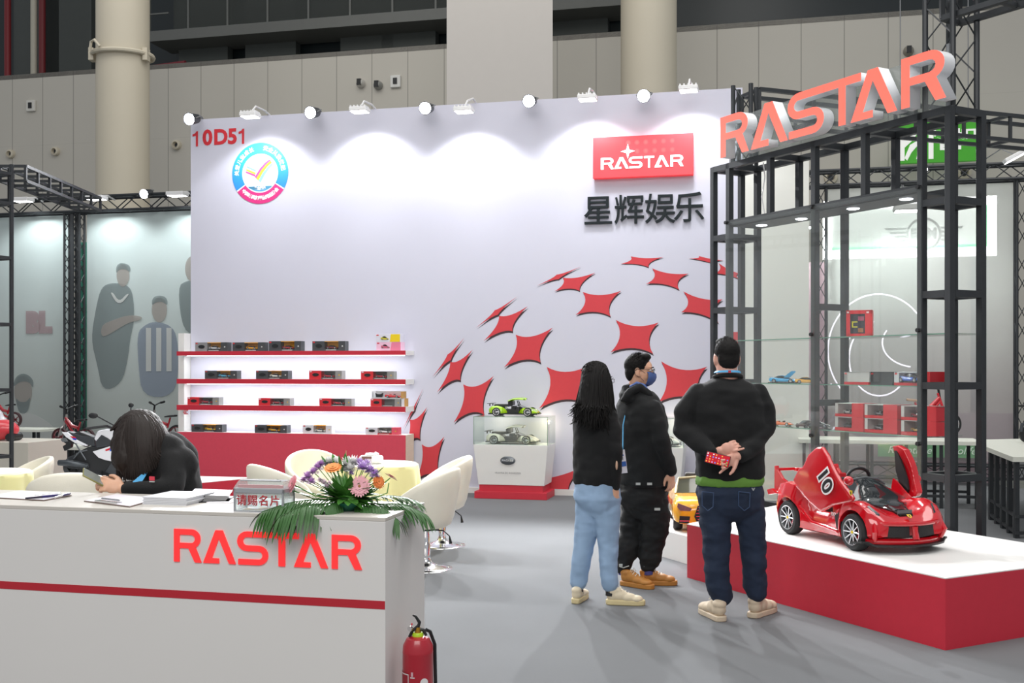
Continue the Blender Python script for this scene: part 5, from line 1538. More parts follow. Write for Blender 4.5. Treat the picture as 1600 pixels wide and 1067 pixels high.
def road_wheel(parent, x, y, R, side, w=.085, spokes=10, centre='#e0c020', turn=0):
    A = trm(x, y, R) @ rotm('Z', turn)
    b = MB()
    pr = [(R * .66, -w / 2), (R * .9, -w / 2), (R * .985, -w * .32), (R, -w * .1), (R, w * .1), (R * .985, w * .32), (R * .9, w / 2), (R * .66, w / 2)]
    M = A @ rotm('X', 90)
    b.lathe(pr + [pr[0]], 48, M)
    wh = b.build('wheel', tyre, parent, True, ang=50)
    r_ = MB(); s_ = -side * .5 * w
    f_ = lambda r, k: (r, -side * k)
    r_.lathe([(R * .62, -side * w * .2), (R * .66, -side * w * .5), (R * .71, -side * w * .52), (R * .71, -side * w * .40)], 48, M)
    for k in range(spokes):
        a = 2 * math.pi * k / spokes
        p0 = Vector((math.cos(a) * R * .12, math.sin(a) * R * .12, -side * w * .36)); p1 = Vector((math.cos(a) * R * .66, math.sin(a) * R * .66, -side * w * .46))
        r_.tube([M @ p0, M @ p1], [R * .05, R * .035], 6)
    r_.lathe([(0, -side * w * .42), (R * .13, -side * w * .40), (R * .15, -side * w * .3), (0, -side * w * .3)], 24, M)
    r_.build('rim', rim, wh, True)
    d = MB(); d.lathe([(0, -side * w * .1), (R * .64, -side * w * .1), (R * .64, -side * w * .05), (0, -side * w * .05)], 32, M); d.build('wheel_well_disc', mat('well_black', '#101113', .8), wh)
    d = MB(); d.prism([(R * .3 * math.cos(a) + 0, R * .3 * math.sin(a)) for a in (-1.2, -.6, 0, .4)] + [(R * .56 * math.cos(a), R * .56 * math.sin(a)) for a in (.4, 0, -.6, -1.2)], min(-side * w * .18, -side * w * .12), max(-side * w * .18, -side * w * .12), M); d.build('brake_caliper', paint('#c4202c'), wh)
    MB().lathe([(0, -side * w * .44), (R * .085, -side * w * .435), (R * .085, -side * w * .4), (0, -side * w * .4)], 16, M).build('hub_badge', mat('hub' + centre[1:], centre, .4), wh)
    return wh

# ---- red ride-on supercar with open butterfly doors
hd = Vector((.321, -.947)); ang = math.atan2(hd.y, hd.x)
RC = thing('ride_on_car', 'glossy red ride-on supercar with raised butterfly doors on the podium', 'ride-on car', (2.329, 7.352, .40), ang)
FR_ = Frame(2.329, 7.352, math.degrees(ang), .40)
redp = mat('toy_red_gloss', '#c50f1e', .16, coat=1.0, var=.02)
tab = [(-.60, .19, .14, .22, .285, .30), (-.57, .265, .11, .20, .315, .325), (-.50, .30, .085, .20, .35, .345), (-.40, .32, .08, .20, .365, .35), (-.30, .318, .06, .19, .355, .34), (-.22, .29, .05, .17, .28, .30), (-.10, .275, .05, .15, .20, .25), (.06, .275, .05, .15, .20, .25),
       (.17, .285, .055, .16, .25, .29), (.25, .31, .06, .18, .305, .285), (.36, .318, .07, .18, .315, .265), (.44, .312, .07, .17, .288, .245), (.49, .30, .09, .15, .255, .228), (.525, .275, .10, .13, .222, .208), (.55, .24, .11, .125, .195, .192)]
o = MB().loft(car_shell(tab, 60)).build('body', redp, RC, True)
Rw = .118
cut_arches(o, [(.365, -.30, (.137, .122), .28), (.365, .30, (.137, .122), .28), (-.365, -.30, (.137, .122), .28), (-.365, .30, (.137, .122), .28)], MB().bx(-.24, .12, -.225, .225, .12, .6))
MB().bx(-.236, .116, -.222, .222, .11, .125).bx(-.24, -.21, -.2, .2, .125, .34).build('cockpit_tub', blackp, RC)
MB().loft([[(-.235, -.16, .13), (-.235, .16, .13), (-.2, .16, .13), (-.2, -.16, .13)], [(-.25, -.15, .4), (-.25, .15, .4), (-.225, .15, .4), (-.225, -.15, .4)]]).bx(-.23, -.03, -.17, .17, .125, .165).build('seat', mat('seat_black', '#26282b', .5), RC, bevel=.012)
road = [(.365, -.268, -1), (.365, .268, 1), (-.365, -.268, -1), (-.365, .268, 1)]
for x, y, s_ in road:
    road_wheel(RC, x, y, Rw, s_)
# dark windscreen and bonnet centre
dgl = mat('smoked_screen', '#22272a', .06, coat=1, var=.02)
rings = []
for k, (x, z, w) in enumerate(((.085, .425, .155), (.12, .405, .175), (.17, .37, .215), (.22, .335, .25), (.27, .31, .225), (.33, .296, .14), (.40, .278, .085), (.45, .262, .06))):
    rings.append([(x + .012 * (1 - (j / 4 - 1) ** 2) * (1 if k < 4 else .3), w * (j / 4 - 1), z - .05 * abs(j / 4 - 1) ** 2.2 * (1 if k < 5 else .2)) for j in range(9)] + [(x - .006, w * (j / 4 - 1), z - .012 - .05 * abs(j / 4 - 1) ** 2.2 * (1 if k < 5 else .2)) for j in range(8, -1, -1)])
MB().loft(rings).build('windscreen', dgl, RC, True, ang=60)
MB().tube([(.083, -.16, .38), (.085, -.1, .418), (.087, 0, .43), (.085, .1, .418), (.083, .16, .38)], .008, 8).build('screen_rim', mat('rim_grey', '#5b6063', .3), RC, True)
MB().loft([[(.38, -.075, .283), (.38, .075, .283), (.38, .075, .25), (.38, -.075, .25)], [(.505, -.05, .235), (.505, .05, .235), (.505, .05, .2), (.505, -.05, .2)]]).build('bonnet_vent', mat('vent_black', '#111214', .25, coat=.6), RC)
MB().bx(-.055, .055, -.001, .001, 0, .03, M=trm(.49, 0, .232) @ rotm('Y', 0) @ rotm('Z', 90)).build('vent_lip', mat('carbon_lip', '#6a6e70', .35), RC)
sm_ = MB()
sw = [(.02 + .0 * a, .085 * math.cos(a), .43 + .055 * math.sin(a)) for a in [math.pi * (-.15 + 1.3 * k / 16) for k in range(17)]]
sm_.tube(sw, .011, 8); sm_.tube([(.02, -.085, .41), (.03, 0, .405), (.02, .085, .41)], .012, 6); sm_.tube([(.02, 0, .42), (.09, 0, .37)], .015, 8)
sm_.build('steering_wheel', blackp, RC, True)
for sg in (-1, 1):
    MB().prismy([(.07, .2), (.17, .22), (.27, .27), (.26, .31), (.20, .345), (.12, .40), (.085, .415), (.07, .36)], sg * .232 - .006, sg * .232 + .006).build('screen_side', redp, RC)
# nose: grilles, lip, headlights, badge
def nose(y, z):       # front surface x at a given y,z
    yy = abs(y); lo, hi = .3, .63
    for _ in range(22):
        m_ = (lo + hi) / 2
        w, zf, zw, zs, zc = interp(tab, m_)
        inside = yy < w * .97 and z < (zs if yy > w * .6 else zc)
        if inside: lo = m_
        else: hi = m_
    return lo
dk2 = mat('grille_black', '#141517', .5, bump=.5, bs=300)
bump_ = MB()
st = []
for j in range(17):
    y = -.285 + .57 * j / 16
    st.append([(.575 - 1.35 * y * y - .02, y, .058), (.60 - 1.35 * y * y, y, .062), (.605 - 1.35 * y * y, y, .085), (.575 - 1.35 * y * y, y, .095)])
bump_.loft(st).build('front_bumper', redp, RC, True)
for sg in (-1, 1):
    g = MB(); st = []
    for j in range(9):
        y = sg * (.035 + .195 * j / 8)
        xx = .575 - 1.05 * y * y
        top = .178 - .004 * j / 8; bot = .1 + .01 * j / 8
        if j == 8: top = .165; bot = .125
        st.append([(xx - .06, y, bot), (xx + .008, y, bot), (xx + .004, y, top), (xx - .06, y, top)])
    g.loft(st).build('grille', dk2, RC)
fr2 = MB()
fr2.tube([(.585, 0, .17), (.588, 0, .14), (.598, 0, .09)], [.02, .018, .022], 8)
up_ = [(.588 - 1.15 * y * y, y, .186 + .06 * y * y) for y in [-.26 + .52 * j / 20 for j in range(21)]]
fr2.tube(up_, .014, 8)
for sg in (-1, 1):
    fr2.tube([(.588 - 1.15 * .0625, sg * .25, .19), (.54 - 0, sg * .262, .14), (.52, sg * .25, .085)], [.014, .02, .016], 8)
fr2.build('grille_surround', redp, RC, True)
lp = MB(); st = []
for j in range(21):
    y = -.325 + .65 * j / 20
    xx = .625 - 1.25 * y * y; zz = .048 + (.02 if abs(y) > .29 else 0)
    st.append([(xx - .12, y, .05), (xx, y, zz), (xx, y, zz + .012), (xx - .12, y, .062)])
lp.loft(st).build('front_lip', blackp, RC, True)
hm = mat('headlight_dark', '#3a3e42', .1, coat=1, var=.5, vs=90)
for sg in (-1, 1):
    MB().loft([[(.445, sg * .235, .294), (.445, sg * .25, .289), (.445, sg * .25, .27), (.445, sg * .235, .27)], [(.51, sg * .205, .247), (.505, sg * .225, .243), (.505, sg * .225, .225), (.51, sg * .205, .225)]]).build('headlight', hm, RC, True)
def shield(parent, M, s, nm_='shield_badge'):
    MB().prismy([(-.5 * s, .55 * s), (.5 * s, .55 * s), (.52 * s, 0), (.3 * s, -.4 * s), (0, -.62 * s), (-.3 * s, -.4 * s), (-.52 * s, 0)], -.002, 0, M=M).prismy([(-.08 * s, -.3 * s), (.1 * s, -.3 * s), (.16 * s, .1 * s), (.02 * s, .35 * s), (-.16 * s, .2 * s)], -.0035, -.002, 1, M=M).build(nm_, [mat('badge_gold', '#e8c21e', .35), blackp], parent)
shield(RC, trm(.535, 0, .228) @ rotm('Z', 90) @ rotm('X', -55), .028)
# doors traced in their own upright planes beside the cockpit
def door(y0, out, pts, nm_, thick=.03, dark_in=True, bend=.022):
    P = [FR_.hit_y(px, py, y0) for px, py in pts]
    zlo = min(p.z for p in P); zhi = max(p.z for p in P)
    sgn = 1 if out > 0 else -1
    poly = [(p.x, p.z) for p in P]
    b = MB().prismy(poly, min(0, sgn * thick), max(0, sgn * thick))
    o = b.build(nm_, redp, RC)
    m_ = o.modifiers.new('rm', 'REMESH'); m_.mode = 'VOXEL'; m_.voxel_size = .008
    s2 = o.modifiers.new('sm', 'SMOOTH'); s2.iterations = 2
    bake(o)
    for v in o.data.vertices:
        k = (v.co.z - zlo) / (zhi - zlo)
        v.co.y += y0 + sgn * (bend * math.sin(math.pi * min(1, k * .9 + .05)) - .5 * bend * k)
    o.data.materials.clear(); o.data.materials.append(redp)
    o.data.polygons.foreach_set('use_smooth', [True] * len(o.data.polygons))
    return o, P
npts = [(1268.5, 710), (1279.5, 698.5), (1288, 697.6), (1299, 712), (1308, 729), (1318, 746), (1330, 762), (1341, 778), (1338.5, 783), (1308, 789.6), (1288, 800), (1271, 784.5), (1258, 767), (1247.4, 750), (1252, 740), (1256.7, 730.5), (1262, 729)]
dn, P = door(-.285, -1, npts, 'door')
c0 = FR_.hit_y(1288, 751, -.345)
tilt = 62
text('race_number', '10', .165, mat('number_white', '#efe9e9', .4), dn, .002, trm(c0.x, -.3425, c0.z) @ rotm('Y', 57), bold=.016)
text('race_number', '10', .165, mat('number_black', '#15161a', .4), dn, .003, trm(c0.x, -.343, c0.z) @ rotm('Y', 57) @ rotm('Z', 0), bold=.004)
q = FR_.hit_y(1329, 770, -.345); shield(dn, trm(q.x, -.342, q.z), .028)
mo = lambda y, px, py: FR_.hit_y(px, py, y)
q = FR_.hit_y(1328, 751, -.36)
MB().sph((0, 0, 0), (.035, .03, .03), 16, M=trm(q.x, -.37, q.z)).build('wing_mirror', redp, dn, True)
fpts = [(1395, 697), (1403, 695.5), (1412, 702), (1419, 725), (1424, 752), (1430, 770), (1427, 776), (1414, 779), (1407, 765), (1398, 735)]
df_, P = door(.25, 1, fpts, 'door', thick=.05, bend=.03)
Q = [FR_.hit_y(px, py, .243) for px, py in ((1395.5, 699), (1399, 702), (1410, 730), (1416, 750), (1418, 765), (1413, 777), (1406, 764), (1398, 735))]
MB().prismy([(p.x, p.z) for p in Q], -.012, 0, M=trm(0, .262, 0)).build('inner_panel', blackp, df_)
q = FR_.hit_y(1432, 748, .36)
MB().sph((0, 0, 0), (.034, .03, .03), 16, M=trm(q.x, .36, q.z)).tube([(q.x, .34, q.z), (q.x - .01, .28, q.z - .03)], .008, 6, 1).build('wing_mirror', [redp, blackp], df_, True)
# rear fins, side vents, flank lettering, rear deck
for y, sg in ((-.25, -1), (.25, 1)):
    MB().prismy([(-.60, .27), (-.60, .455), (-.575, .46), (-.56, .43), (-.50, .375), (-.40, .345), (-.42, .3)], y - .012, y + .012).build('rear_fin', redp, RC, bevel=.004)
    MB().prismy([(-.60, .25), (-.62, .285), (-.56, .30), (-.5, .27)], sg * .30 - .012, sg * .30 + .012).build('tail_strake', redp, RC, bevel=.003)
MB().bx(-.60, -.56, -.1, .25, .415, .44).bx(-.585, -.55, -.25, -.12, .425, .445).build('rear_wing', redp, RC, True, bevel=.004)
MB().prismy([(.17, .2), (.24, .235), (.235, .14), (.22, .09), (.19, .12)], -.296, -.28).build('side_vent', blackp, RC)
text('flank_lettering', 'FXX K', .03, mat('decal_white', '#e6d8d8', .5), RC, .002, trm(.17, -.293, .205), bold=.001)
MB().tube([(-.24, -.286, .21), (-.1, -.285, .12), (.05, -.284, .11), (.2, -.292, .1)], .012, 8).build('sill_rib', redp, RC, True)
ct = mat('seat_back_red', '#b3101d', .3, coat=.5)
MB().loft([[(-.32, -.12, .34), (-.32, .12, .34), (-.24, .14, .3), (-.24, -.14, .3)], [(-.31, -.09, .42), (-.31, .09, .42), (-.25, .1, .43), (-.25, -.1, .43)]]).build('roll_hoop', ct, RC, bevel=.01)

# ---- yellow ride-on coupe
hy = Vector((-.10, -.995)); ay = math.atan2(hy.y, hy.x)
p = at(1097, 800, 9.75)
YC = thing('ride_on_car', 'yellow ride-on coupe partly hidden between the two men', 'ride-on car', (1.64, 9.36, .22), ay)
YC.scale = (.94, .94, .94)
yp = mat('toy_yellow_gloss', '#eda71c', .18, coat=1.0, var=.02)
tb = [(-.6, .2, .14, .2, .27, .28), (-.56, .27, .1, .2, .30, .31), (-.42, .295, .09, .2, .315, .325), (-.2, .29, .06, .19, .30, .31), (.0, .285, .06, .19, .29, .30), (.2, .292, .07, .2, .305, .305), (.4, .298, .09, .2, .30, .30), (.5, .292, .09, .19, .275, .28), (.56, .27, .08, .17, .24, .25), (.59, .24, .08, .15, .19, .2)]
o = MB().loft(car_shell(tb, 50)).build('body', yp, YC, True)
cut_arches(o, [(.37, -.27, (.125, .112), .26), (.37, .27, (.125, .112), .26), (-.37, -.27, (.125, .112), .26), (-.37, .27, (.125, .112), .26)], MB().bx(-.26, .1, -.2, .2, .12, .6))
for x, y, s_ in ((.37, -.245, -1), (.37, .245, 1), (-.37, -.245, -1), (-.37, .245, 1)):
    road_wheel(YC, x, y, .105, s_, .08, 8, '#c0c0c0')
ysc = MB().loft([[(.05, .22 * (j / 4 - 1), .43 - .02 * (j / 4 - 1) ** 2) for j in range(9)] + [(.04, .22 * (j / 4 - 1), .42 - .02 * (j / 4 - 1) ** 2) for j in range(8, -1, -1)],
                 [(.2, .25 * (j / 4 - 1), .31 - .01 * (j / 4 - 1) ** 2) for j in range(9)] + [(.19, .25 * (j / 4 - 1), .295 - .01 * (j / 4 - 1) ** 2) for j in range(8, -1, -1)]]).build('windscreen', mat('yellow_car_screen', '#4a4a3a', .1, coat=1), YC, True)
MB().tube([(.2, -.255, .3), (.12, -.24, .37), (.045, -.22, .42), (.045, 0, .44), (.045, .22, .42), (.12, .24, .37), (.2, .255, .3)], .012, 8).build('screen_frame', mat('frame_champagne', '#c8c0a0', .3, .4), YC, True)
MB().bx(-.25, -.18, -.15, .15, .15, .45).bx(-.24, -.02, -.17, .17, .14, .2).build('seat', mat('seat_tan', '#3a3630', .6), YC, bevel=.02)
MB().tube([(.0, -.08, .34), (-.01, 0, .42), (.0, .08, .34), (.02, 0, .3), (.0, -.08, .34)], .01, 8).build('steering_wheel', blackp, YC, True)
gy = MB().prism([(-.115, -.02), (-.085, .075), (.085, .075), (.115, -.02), (.085, -.085), (-.085, -.085)], -.01, .01, trm(.597, 0, .165) @ rotm('Z', 90) @ rotm('X', 90)).build('grille', dk2, YC)
sl = MB()
for k in range(6):
    z = .095 + k * .026; ww = .105 - abs(k - 2.6) * .01
    sl.bx(.603, .612, -ww, ww, z, z + .005)
sl.build('grille_bars', chrome, gy)
MB().bx(.612, .616, -.055, .055, .125, .165).build('number_plate', mat('plate_pale', '#d8c8cc', .5), YC)
for sg in (-1, 1):
    MB().prism([(sg * .135, .215), (sg * .255, .26), (sg * .26, .225), (sg * .235, .195), (sg * .15, .19)], -.02, .05, trm(.54, 0, 0) @ rotm('Z', 90) @ rotm('X', 90)).build('headlight', mat('headlamp_clear', '#5f6468', .1, coat=1, var=.6, vs=120), YC)
    MB().prism([(sg * .15, .145), (sg * .24, .15), (sg * .245, .09), (sg * .16, .085)], -.02, .035, trm(.56, 0, 0) @ rotm('Z', 90) @ rotm('X', 90)).build('air_intake', dk2, YC)
    MB().bx(.575, .6, sg * .155, sg * .24, .104, .11).build('intake_bar', chrome, YC)
    MB().sph((.1, sg * .315, .345), (.03, .035, .026), 12).build('wing_mirror', chrome, YC, True)

# ================================================================ RIDE-ON MOTORCYCLE (rear to the picture edge)
Ym = 11.3
def mp_(x, y, dy=0.0):     # from the zoom of the photograph at 5.333 per pixel
    return at(x / 5.333, 590 + y / 5.333, Ym + dy)
m0 = mp_(620, 840); m0 = Vector((m0.x + .25, Ym, .40))
MC = thing('ride_on_motorcycle', 'white and black ride-on sport motorcycle on the podium behind the seated woman', 'ride-on motorcycle', m0)
def L_(x, y, dy=0.0): return mp_(x, y, dy) - m0
zsh = -L_(620, 840).z
def plate(nm_, pts, dy0, dy1, m_, parent=MC, bev=.006, off=0):
    ps = [L_(*p_) for p_ in pts]
    return MB().prismy([(p_.x, p_.z + zsh) for p_ in ps], dy0, dy1).build(nm_, m_, parent, bevel=bev)
mwhite = mat('toy_white_gloss', '#e9eaf0', .2, coat=.8, var=.02); mdark = mat('toy_dark_grey', '#34383d', .45, var=.1); mdk = mat('toy_black', '#1d1f22', .5)
S_ = Ym / F / 5.333
def wheel_m(cx, cy, R, parent=MC, w=.09):
    c = L_(cx, cy); c.z += zsh
    M = trm(c.x, 0, c.z) @ rotm('X', 90)
    o = MB().lathe([(R * .55, -w * .4), (R * .85, -w / 2), (R * .97, -w * .3), (R, 0), (R * .97, w * .3), (R * .85, w / 2), (R * .55, w * .4), (R * .55, -w * .4)], 40, M).build('wheel', mdark, parent, True, ang=50)
    r_ = MB(); r_.lathe([(0, -w * .3), (R * .2, -w * .3), (R * .2, w * .3), (0, w * .3)], 20, M); r_.lathe([(0, -.01), (R * .56, -.01), (R * .56, .01), (0, .01)], 30, M)
    for k in range(5):
        a = 2 * math.pi * k / 5; r_.tube([M @ Vector((0, 0, 0)), M @ Vector((R * .56 * math.cos(a), R * .56 * math.sin(a), 0))], .018, 6)
    r_.build('rim', mdk, o, True)
wheel_m(625, 732, .118)
wheel_m(1240, 730, .118)
plate('engine_block', [(640, 620), (760, 560), (900, 560), (1000, 640), (1010, 790), (860, 800), (700, 790), (660, 700)], -.07, .07, mdk)
plate('rear_mudguard', [(545, 690), (600, 640), (690, 625), (720, 660), (640, 680), (570, 720)], -.05, .05, mdark)
plate('chain_cover', [(560, 670), (640, 670), (760, 700), (770, 730), (720, 745), (600, 740), (540, 710)], -.085, -.06, mdark)
plate('seat_unit', [(545, 445), (600, 440), (700, 470), (800, 480), (810, 560), (700, 545), (640, 500), (590, 490)], -.06, .06, mdark)
plate('tail_panel', [(540, 440), (590, 440), (660, 500), (760, 550), (740, 555), (650, 530), (575, 480)], -.085, -.06, mwhite)
plate('tail_panel', [(540, 440), (590, 440), (660, 500), (760, 550), (740, 555), (650, 530), (575, 480)], .06, .085, mwhite)
plate('tail_decal', [(612, 472), (650, 476), (664, 490), (630, 488)], -.088, -.085, paint('#d32535'), bev=0)
plate('tail_decal', [(630, 488), (664, 490), (662, 506), (640, 502)], -.088, -.085, paint('#2a3fc0'), bev=0)
plate('seat_pad', [(620, 450), (680, 436), (790, 478), (800, 496), (700, 484), (640, 470)], -.055, .055, mdk, bev=.015)
plate('fuel_tank', [(800, 500), (830, 430), (900, 415), (1010, 425), (1060, 500), (960, 560), (850, 540)], -.075, .075, mwhite, bev=.02)
plate('tank_inset', [(820, 520), (870, 460), (925, 490), (990, 540), (900, 560), (830, 570)], -.085, -.074, mdark)
plate('side_fairing', [(800, 600), (880, 575), (990, 540), (1120, 545), (1160, 640), (1060, 700), (905, 670), (850, 650)], -.1, -.07, mwhite)
plate('side_fairing', [(800, 600), (880, 575), (990, 540), (1120, 545), (1160, 640), (1060, 700), (905, 670), (850, 650)], .07, .1, mwhite)
plate('fairing_decal', [(905, 585), (950, 566), (945, 585), (915, 595)], -.103, -.1, paint('#d32535'), bev=0)
plate('fairing_decal', [(945, 570), (985, 548), (1000, 585), (945, 598)], -.103, -.1, paint('#3568d6'), bev=0)
plate('belly_fairing', [(960, 680), (1080, 640), (1150, 700), (1100, 800), (980, 800), (900, 770)], -.09, .09, mdark)
plate('nose_fairing', [(1050, 420), (1130, 400), (1190, 470), (1180, 560), (1110, 590), (1060, 520)], -.09, .09, mwhite, bev=.02)
plate('windscreen', [(1050, 420), (1110, 350), (1140, 360), (1140, 405)], -.06, .06, mat('smoke_clear', '#3d4246', .1, coat=1))
plate('number_holder', [(515, 510), (570, 490), (605, 540), (600, 570), (545, 600), (530, 560), (560, 540)], -.03, .03, mdk)
plate('tail_lamp', [(512, 500), (560, 488), (580, 520), (530, 525)], -.035, .035, mat('lamp_dark', '#6b7074', .2, coat=.6))
tb_ = MB()
def LT(x, y, dy): q = L_(x, y); return Vector((q.x, dy, q.z + zsh))
tb_.tube([LT(530, 690, -.12), LT(600, 690, -.13), LT(700, 705, -.13), LT(760, 720, -.1)], [.03, .034, .03, .015], 12)
tb_.build('exhaust', mat('exhaust_grey', '#4b5055', .3, .6), MC, True)
tb_ = MB(); tb_.tube([LT(650, 530, -.07), LT(690, 590, -.08), LT(740, 670, -.08)], .008, 6); tb_.tube([LT(640, 660, -.08), LT(690, 600, -.08), LT(750, 590, -.07)], .008, 6); tb_.tube([LT(650, 655, -.09), LT(670, 615, -.09)], .006, 6)
tb_.build('footrest_struts', mat('strut_grey', '#7b8085', .3, .7), MC, True)
tb_ = MB(); tb_.tube([LT(780, 405, -.2), LT(940, 385, -.17), LT(980, 420, -.05), LT(980, 420, .05), LT(940, 385, .17), LT(930, 385, .24)], .014, 10)
tb_.build('handlebar', mdk, MC, True)
tb_ = MB(); tb_.tube([LT(1010, 400, -.1), LT(900, 320, -.2), LT(860, 295, -.22)], .007, 6); tb_.sph(tuple(LT(845, 298, -.22)), (.05, .012, .03), 12); tb_.build('mirror', mdk, MC, True)
tb_ = MB(); tb_.tube([LT(1010, 400, .1), LT(1030, 300, .2), LT(1030, 240, .22)], .007, 6); tb_.sph(tuple(LT(1030, 225, .22)), (.03, .012, .025), 12); tb_.build('mirror', mdk, MC, True)
tb_ = MB(); tb_.tube([LT(1080, 560, -.04), LT(1240, 730, -.05)], .018, 8); tb_.tube([LT(1080, 560, .04), LT(1240, 730, .05)], .018, 8); tb_.build('fork', mat('fork_gold', '#9a8146', .3, .7), MC, True)
for dy in (-.17, .17):
    c = LT(870, 805, dy)
    c.z = .045
    MB().cone(c - Vector((0, .02, 0)), c + Vector((0, .02, 0)), .045, n=20).tube([c, Vector((c.x, dy * .3, .1))], .01, 6).build('stabiliser_wheel', mdk, MC, True)

# ================================================================ BENCHES, TABLES, BIKES
btop = mat('bench_white', '#d9dbd0', .45, var=.02)
def bench(lb, FRM, x0, x1, y0, y1, h, group, legs=4, th=.04, name='bench'):
    t = thing(name, lb, name, FRM.w((x0 + x1) / 2, (y0 + y1) / 2), FRM.a, group)
    hw, hd_ = abs(x1 - x0) / 2, abs(y1 - y0) / 2
    MB().bx(-hw, hw, -hd_, hd_, h - th, h).build('top', btop, t, bevel=.003)
    for i in range(legs):
        x = -hw + .06 + (2 * hw - .12) * i / (legs - 1)
        for y in (-hd_ + .05, hd_ - .05):
            MB().bx(x - .018, x + .018, y - .018, y + .018, 0, h - th).build('leg', black, t)
    for y in (-hd_ + .05, hd_ - .05):
        MB().bx(-hw + .05, hw - .05, y - .015, y + .015, .12, .15).build('rail', black, t)
    return t
# left benches with balance bikes (two steps)
a = FL.hit_z(-40, 668, .62); b_ = FL.hit_z(99, 668, .62)
bench('upper white display bench behind the motorcycle podium', FL, a.x, b_.x, a.y - .25, a.y + .3, .62, 'benches by the mesh banner')
zl = .42
a2 = FL.hit_z(66, 697, zl); b2 = FL.hit_z(215, 697, zl)
bench('lower white display bench under the red balance bike', FL, a2.x, b2.x, a2.y - .1, a2.y + .55, zl, 'benches by the mesh banner')
bl_ = MB().bx(FL.hit_z(73, 697, zl).x - .05, FL.hit_z(73, 697, zl).x + .02, a2.y + .56, a2.y + .6, 0, .62).build('bench_end_panel', mat('dark_panel', '#2c2a2e', .6), None, loc=FL.o, rz=FL.a)
tag(bl_, 'dark end panel between the upper and lower white benches', 'panel')

bikered = mat('bike_maroon', '#a3202c', .25, coat=.8)
def balance_bike(lb, loc, rz, R, frame_m, seat_m, tyre_m=None, lp=1.0, group='small bikes on the benches', spokes=5):
    t = thing('balance_bike', lb, 'bike', loc, rz, group)
    W_ = R * 3.2
    tm = tyre_m or tyre
    for x in (0, W_):
        M = trm(x, 0, R) @ rotm('X', 90)
        o = MB().lathe([(R * .8, -.02), (R * .95, -.025), (R, 0), (R * .95, .025), (R * .8, .02), (R * .76, 0), (R * .8, -.02)], 36, M).build('wheel', tm, t, True, ang=60)
        s_ = MB(); s_.lathe([(R * .73, -.014), (R * .8, -.018), (R * .8, .018), (R * .73, .014), (R * .73, -.014)], 30, M)
        for k in range(spokes):
            a = 2 * math.pi * k / spokes
            s_.tube([M @ Vector((0, 0, 0)), M @ Vector((R * .77 * math.cos(a), R * .77 * math.sin(a), 0))], .008, 5)
        s_.lathe([(0, -.03), (.02, -.03), (.02, .03), (0, .03)], 12, M)
        s_.build('rim', mat('rim_maroon', '#6c2630', .3, .4) if frame_m is bikered else rim, o, True)
    f_ = MB(); hx = W_ * .8; hz_ = R * 3.1
    f_.tube([(hx, 0, hz_), (W_ * .55, 0, R * 2.2), (W_ * .32, 0, R * 2.0)], [.02, .028, .022], 10)
    f_.tube([(hx + .01, 0, hz_ - .04), (W_ * .5, 0, R * 1.5), (0, 0, R)], [.016, .02, .014], 8)
    f_.tube([(W_ * .22, 0, R * 2.7), (W_ * .32, 0, R * 1.7)], .014, 8)
    f_.build('frame', frame_m, t, True)
    k_ = MB(); k_.tube([(hx - .02, 0, hz_ + .05), (W_ * .88, 0, R * 2.2)], .016, 8)
    for s2 in (-1, 1):
        k_.tube([(W_ * .88, s2 * .01, R * 2.2), (W_ * .9, s2 * .04, R * 2.0), (W_, s2 * .045, R)], .011, 6)
    k_.build('fork', mat('fork_silver', '#a9a4a4', .3, .6) if frame_m is bikered else frame_m, t, True)
    h_ = MB(); h_.tube([(hx - .06, -.2, hz_ + .17), (hx - .03, -.1, hz_ + .15), (hx - .02, 0, hz_ + .12), (hx - .03, .1, hz_ + .15), (hx - .06, .2, hz_ + .17)], .011, 8)
    h_.tube([(hx - .02, 0, hz_ + .13), (hx, 0, hz_)], .014, 8)
    h_.tube([(hx - .06, -.2, hz_ + .17), (hx - .04, -.13, hz_ + .155)], .018, 8); h_.tube([(hx - .06, .2, hz_ + .17), (hx - .04, .13, hz_ + .155)], .018, 8)
    h_.build('handlebar', blackp, t, True)
    s_ = MB(); s_.loft([[(W_ * .02, -.045, R * 2.8), (W_ * .02, .045, R * 2.8), (W_ * .02, .04, R * 3.0), (W_ * .02, -.04, R * 3.0)], [(W_ * .2, -.05, R * 2.75), (W_ * .2, .05, R * 2.75), (W_ * .2, .045, R * 2.95), (W_ * .2, -.045, R * 2.95)], [(W_ * .42, -.02, R * 2.7), (W_ * .42, .02, R * 2.7), (W_ * .42, .015, R * 2.85), (W_ * .42, -.015, R * 2.85)]])
    s_.build('saddle', seat_m, t, True, bevel=.01)
    return t
p = at(85, 700, 15.8)
bz = zl
g1 = FL.hit_z(86, 698, zl); wp = FL.w(g1.x, g1.y + .12)
R = .135
t = balance_bike('maroon balance bike with its front wheel over the lower white bench', (wp.x, wp.y, zl), math.radians(TH + 180), R, bikered, blackp, mat('tyre_maroon', '#3c2226', .7))
t.location = (wp.x + 3.2 * R * math.cos(math.radians(TH)) , wp.y + 3.2 * R * math.sin(math.radians(TH)), zl)
g2 = FL.hit_z(23, 668, .62); wp = FL.w(g2.x, g2.y)
balance_bike('maroon balance bike half hidden by the open tower post', (wp.x, wp.y, .62), math.radians(TH + 180), .125, bikered, blackp, mat('tyre_maroon', '#3c2226', .7))
g3 = FL.hit_z(262, 697, zl); wp = FL.w(g3.x, g3.y + .25)
balance_bike('balance bike behind the seated woman, only its wheel and lamp showing', (wp.x, wp.y, zl), math.radians(TH + 180), .15, bikered, blackp)
bench('short white bench behind the seated woman', FL, b2.x + .05, FL.hit_z(283, 697, zl).x, a2.y - .0, a2.y + .55, zl, 'benches by the mesh banner', 3)
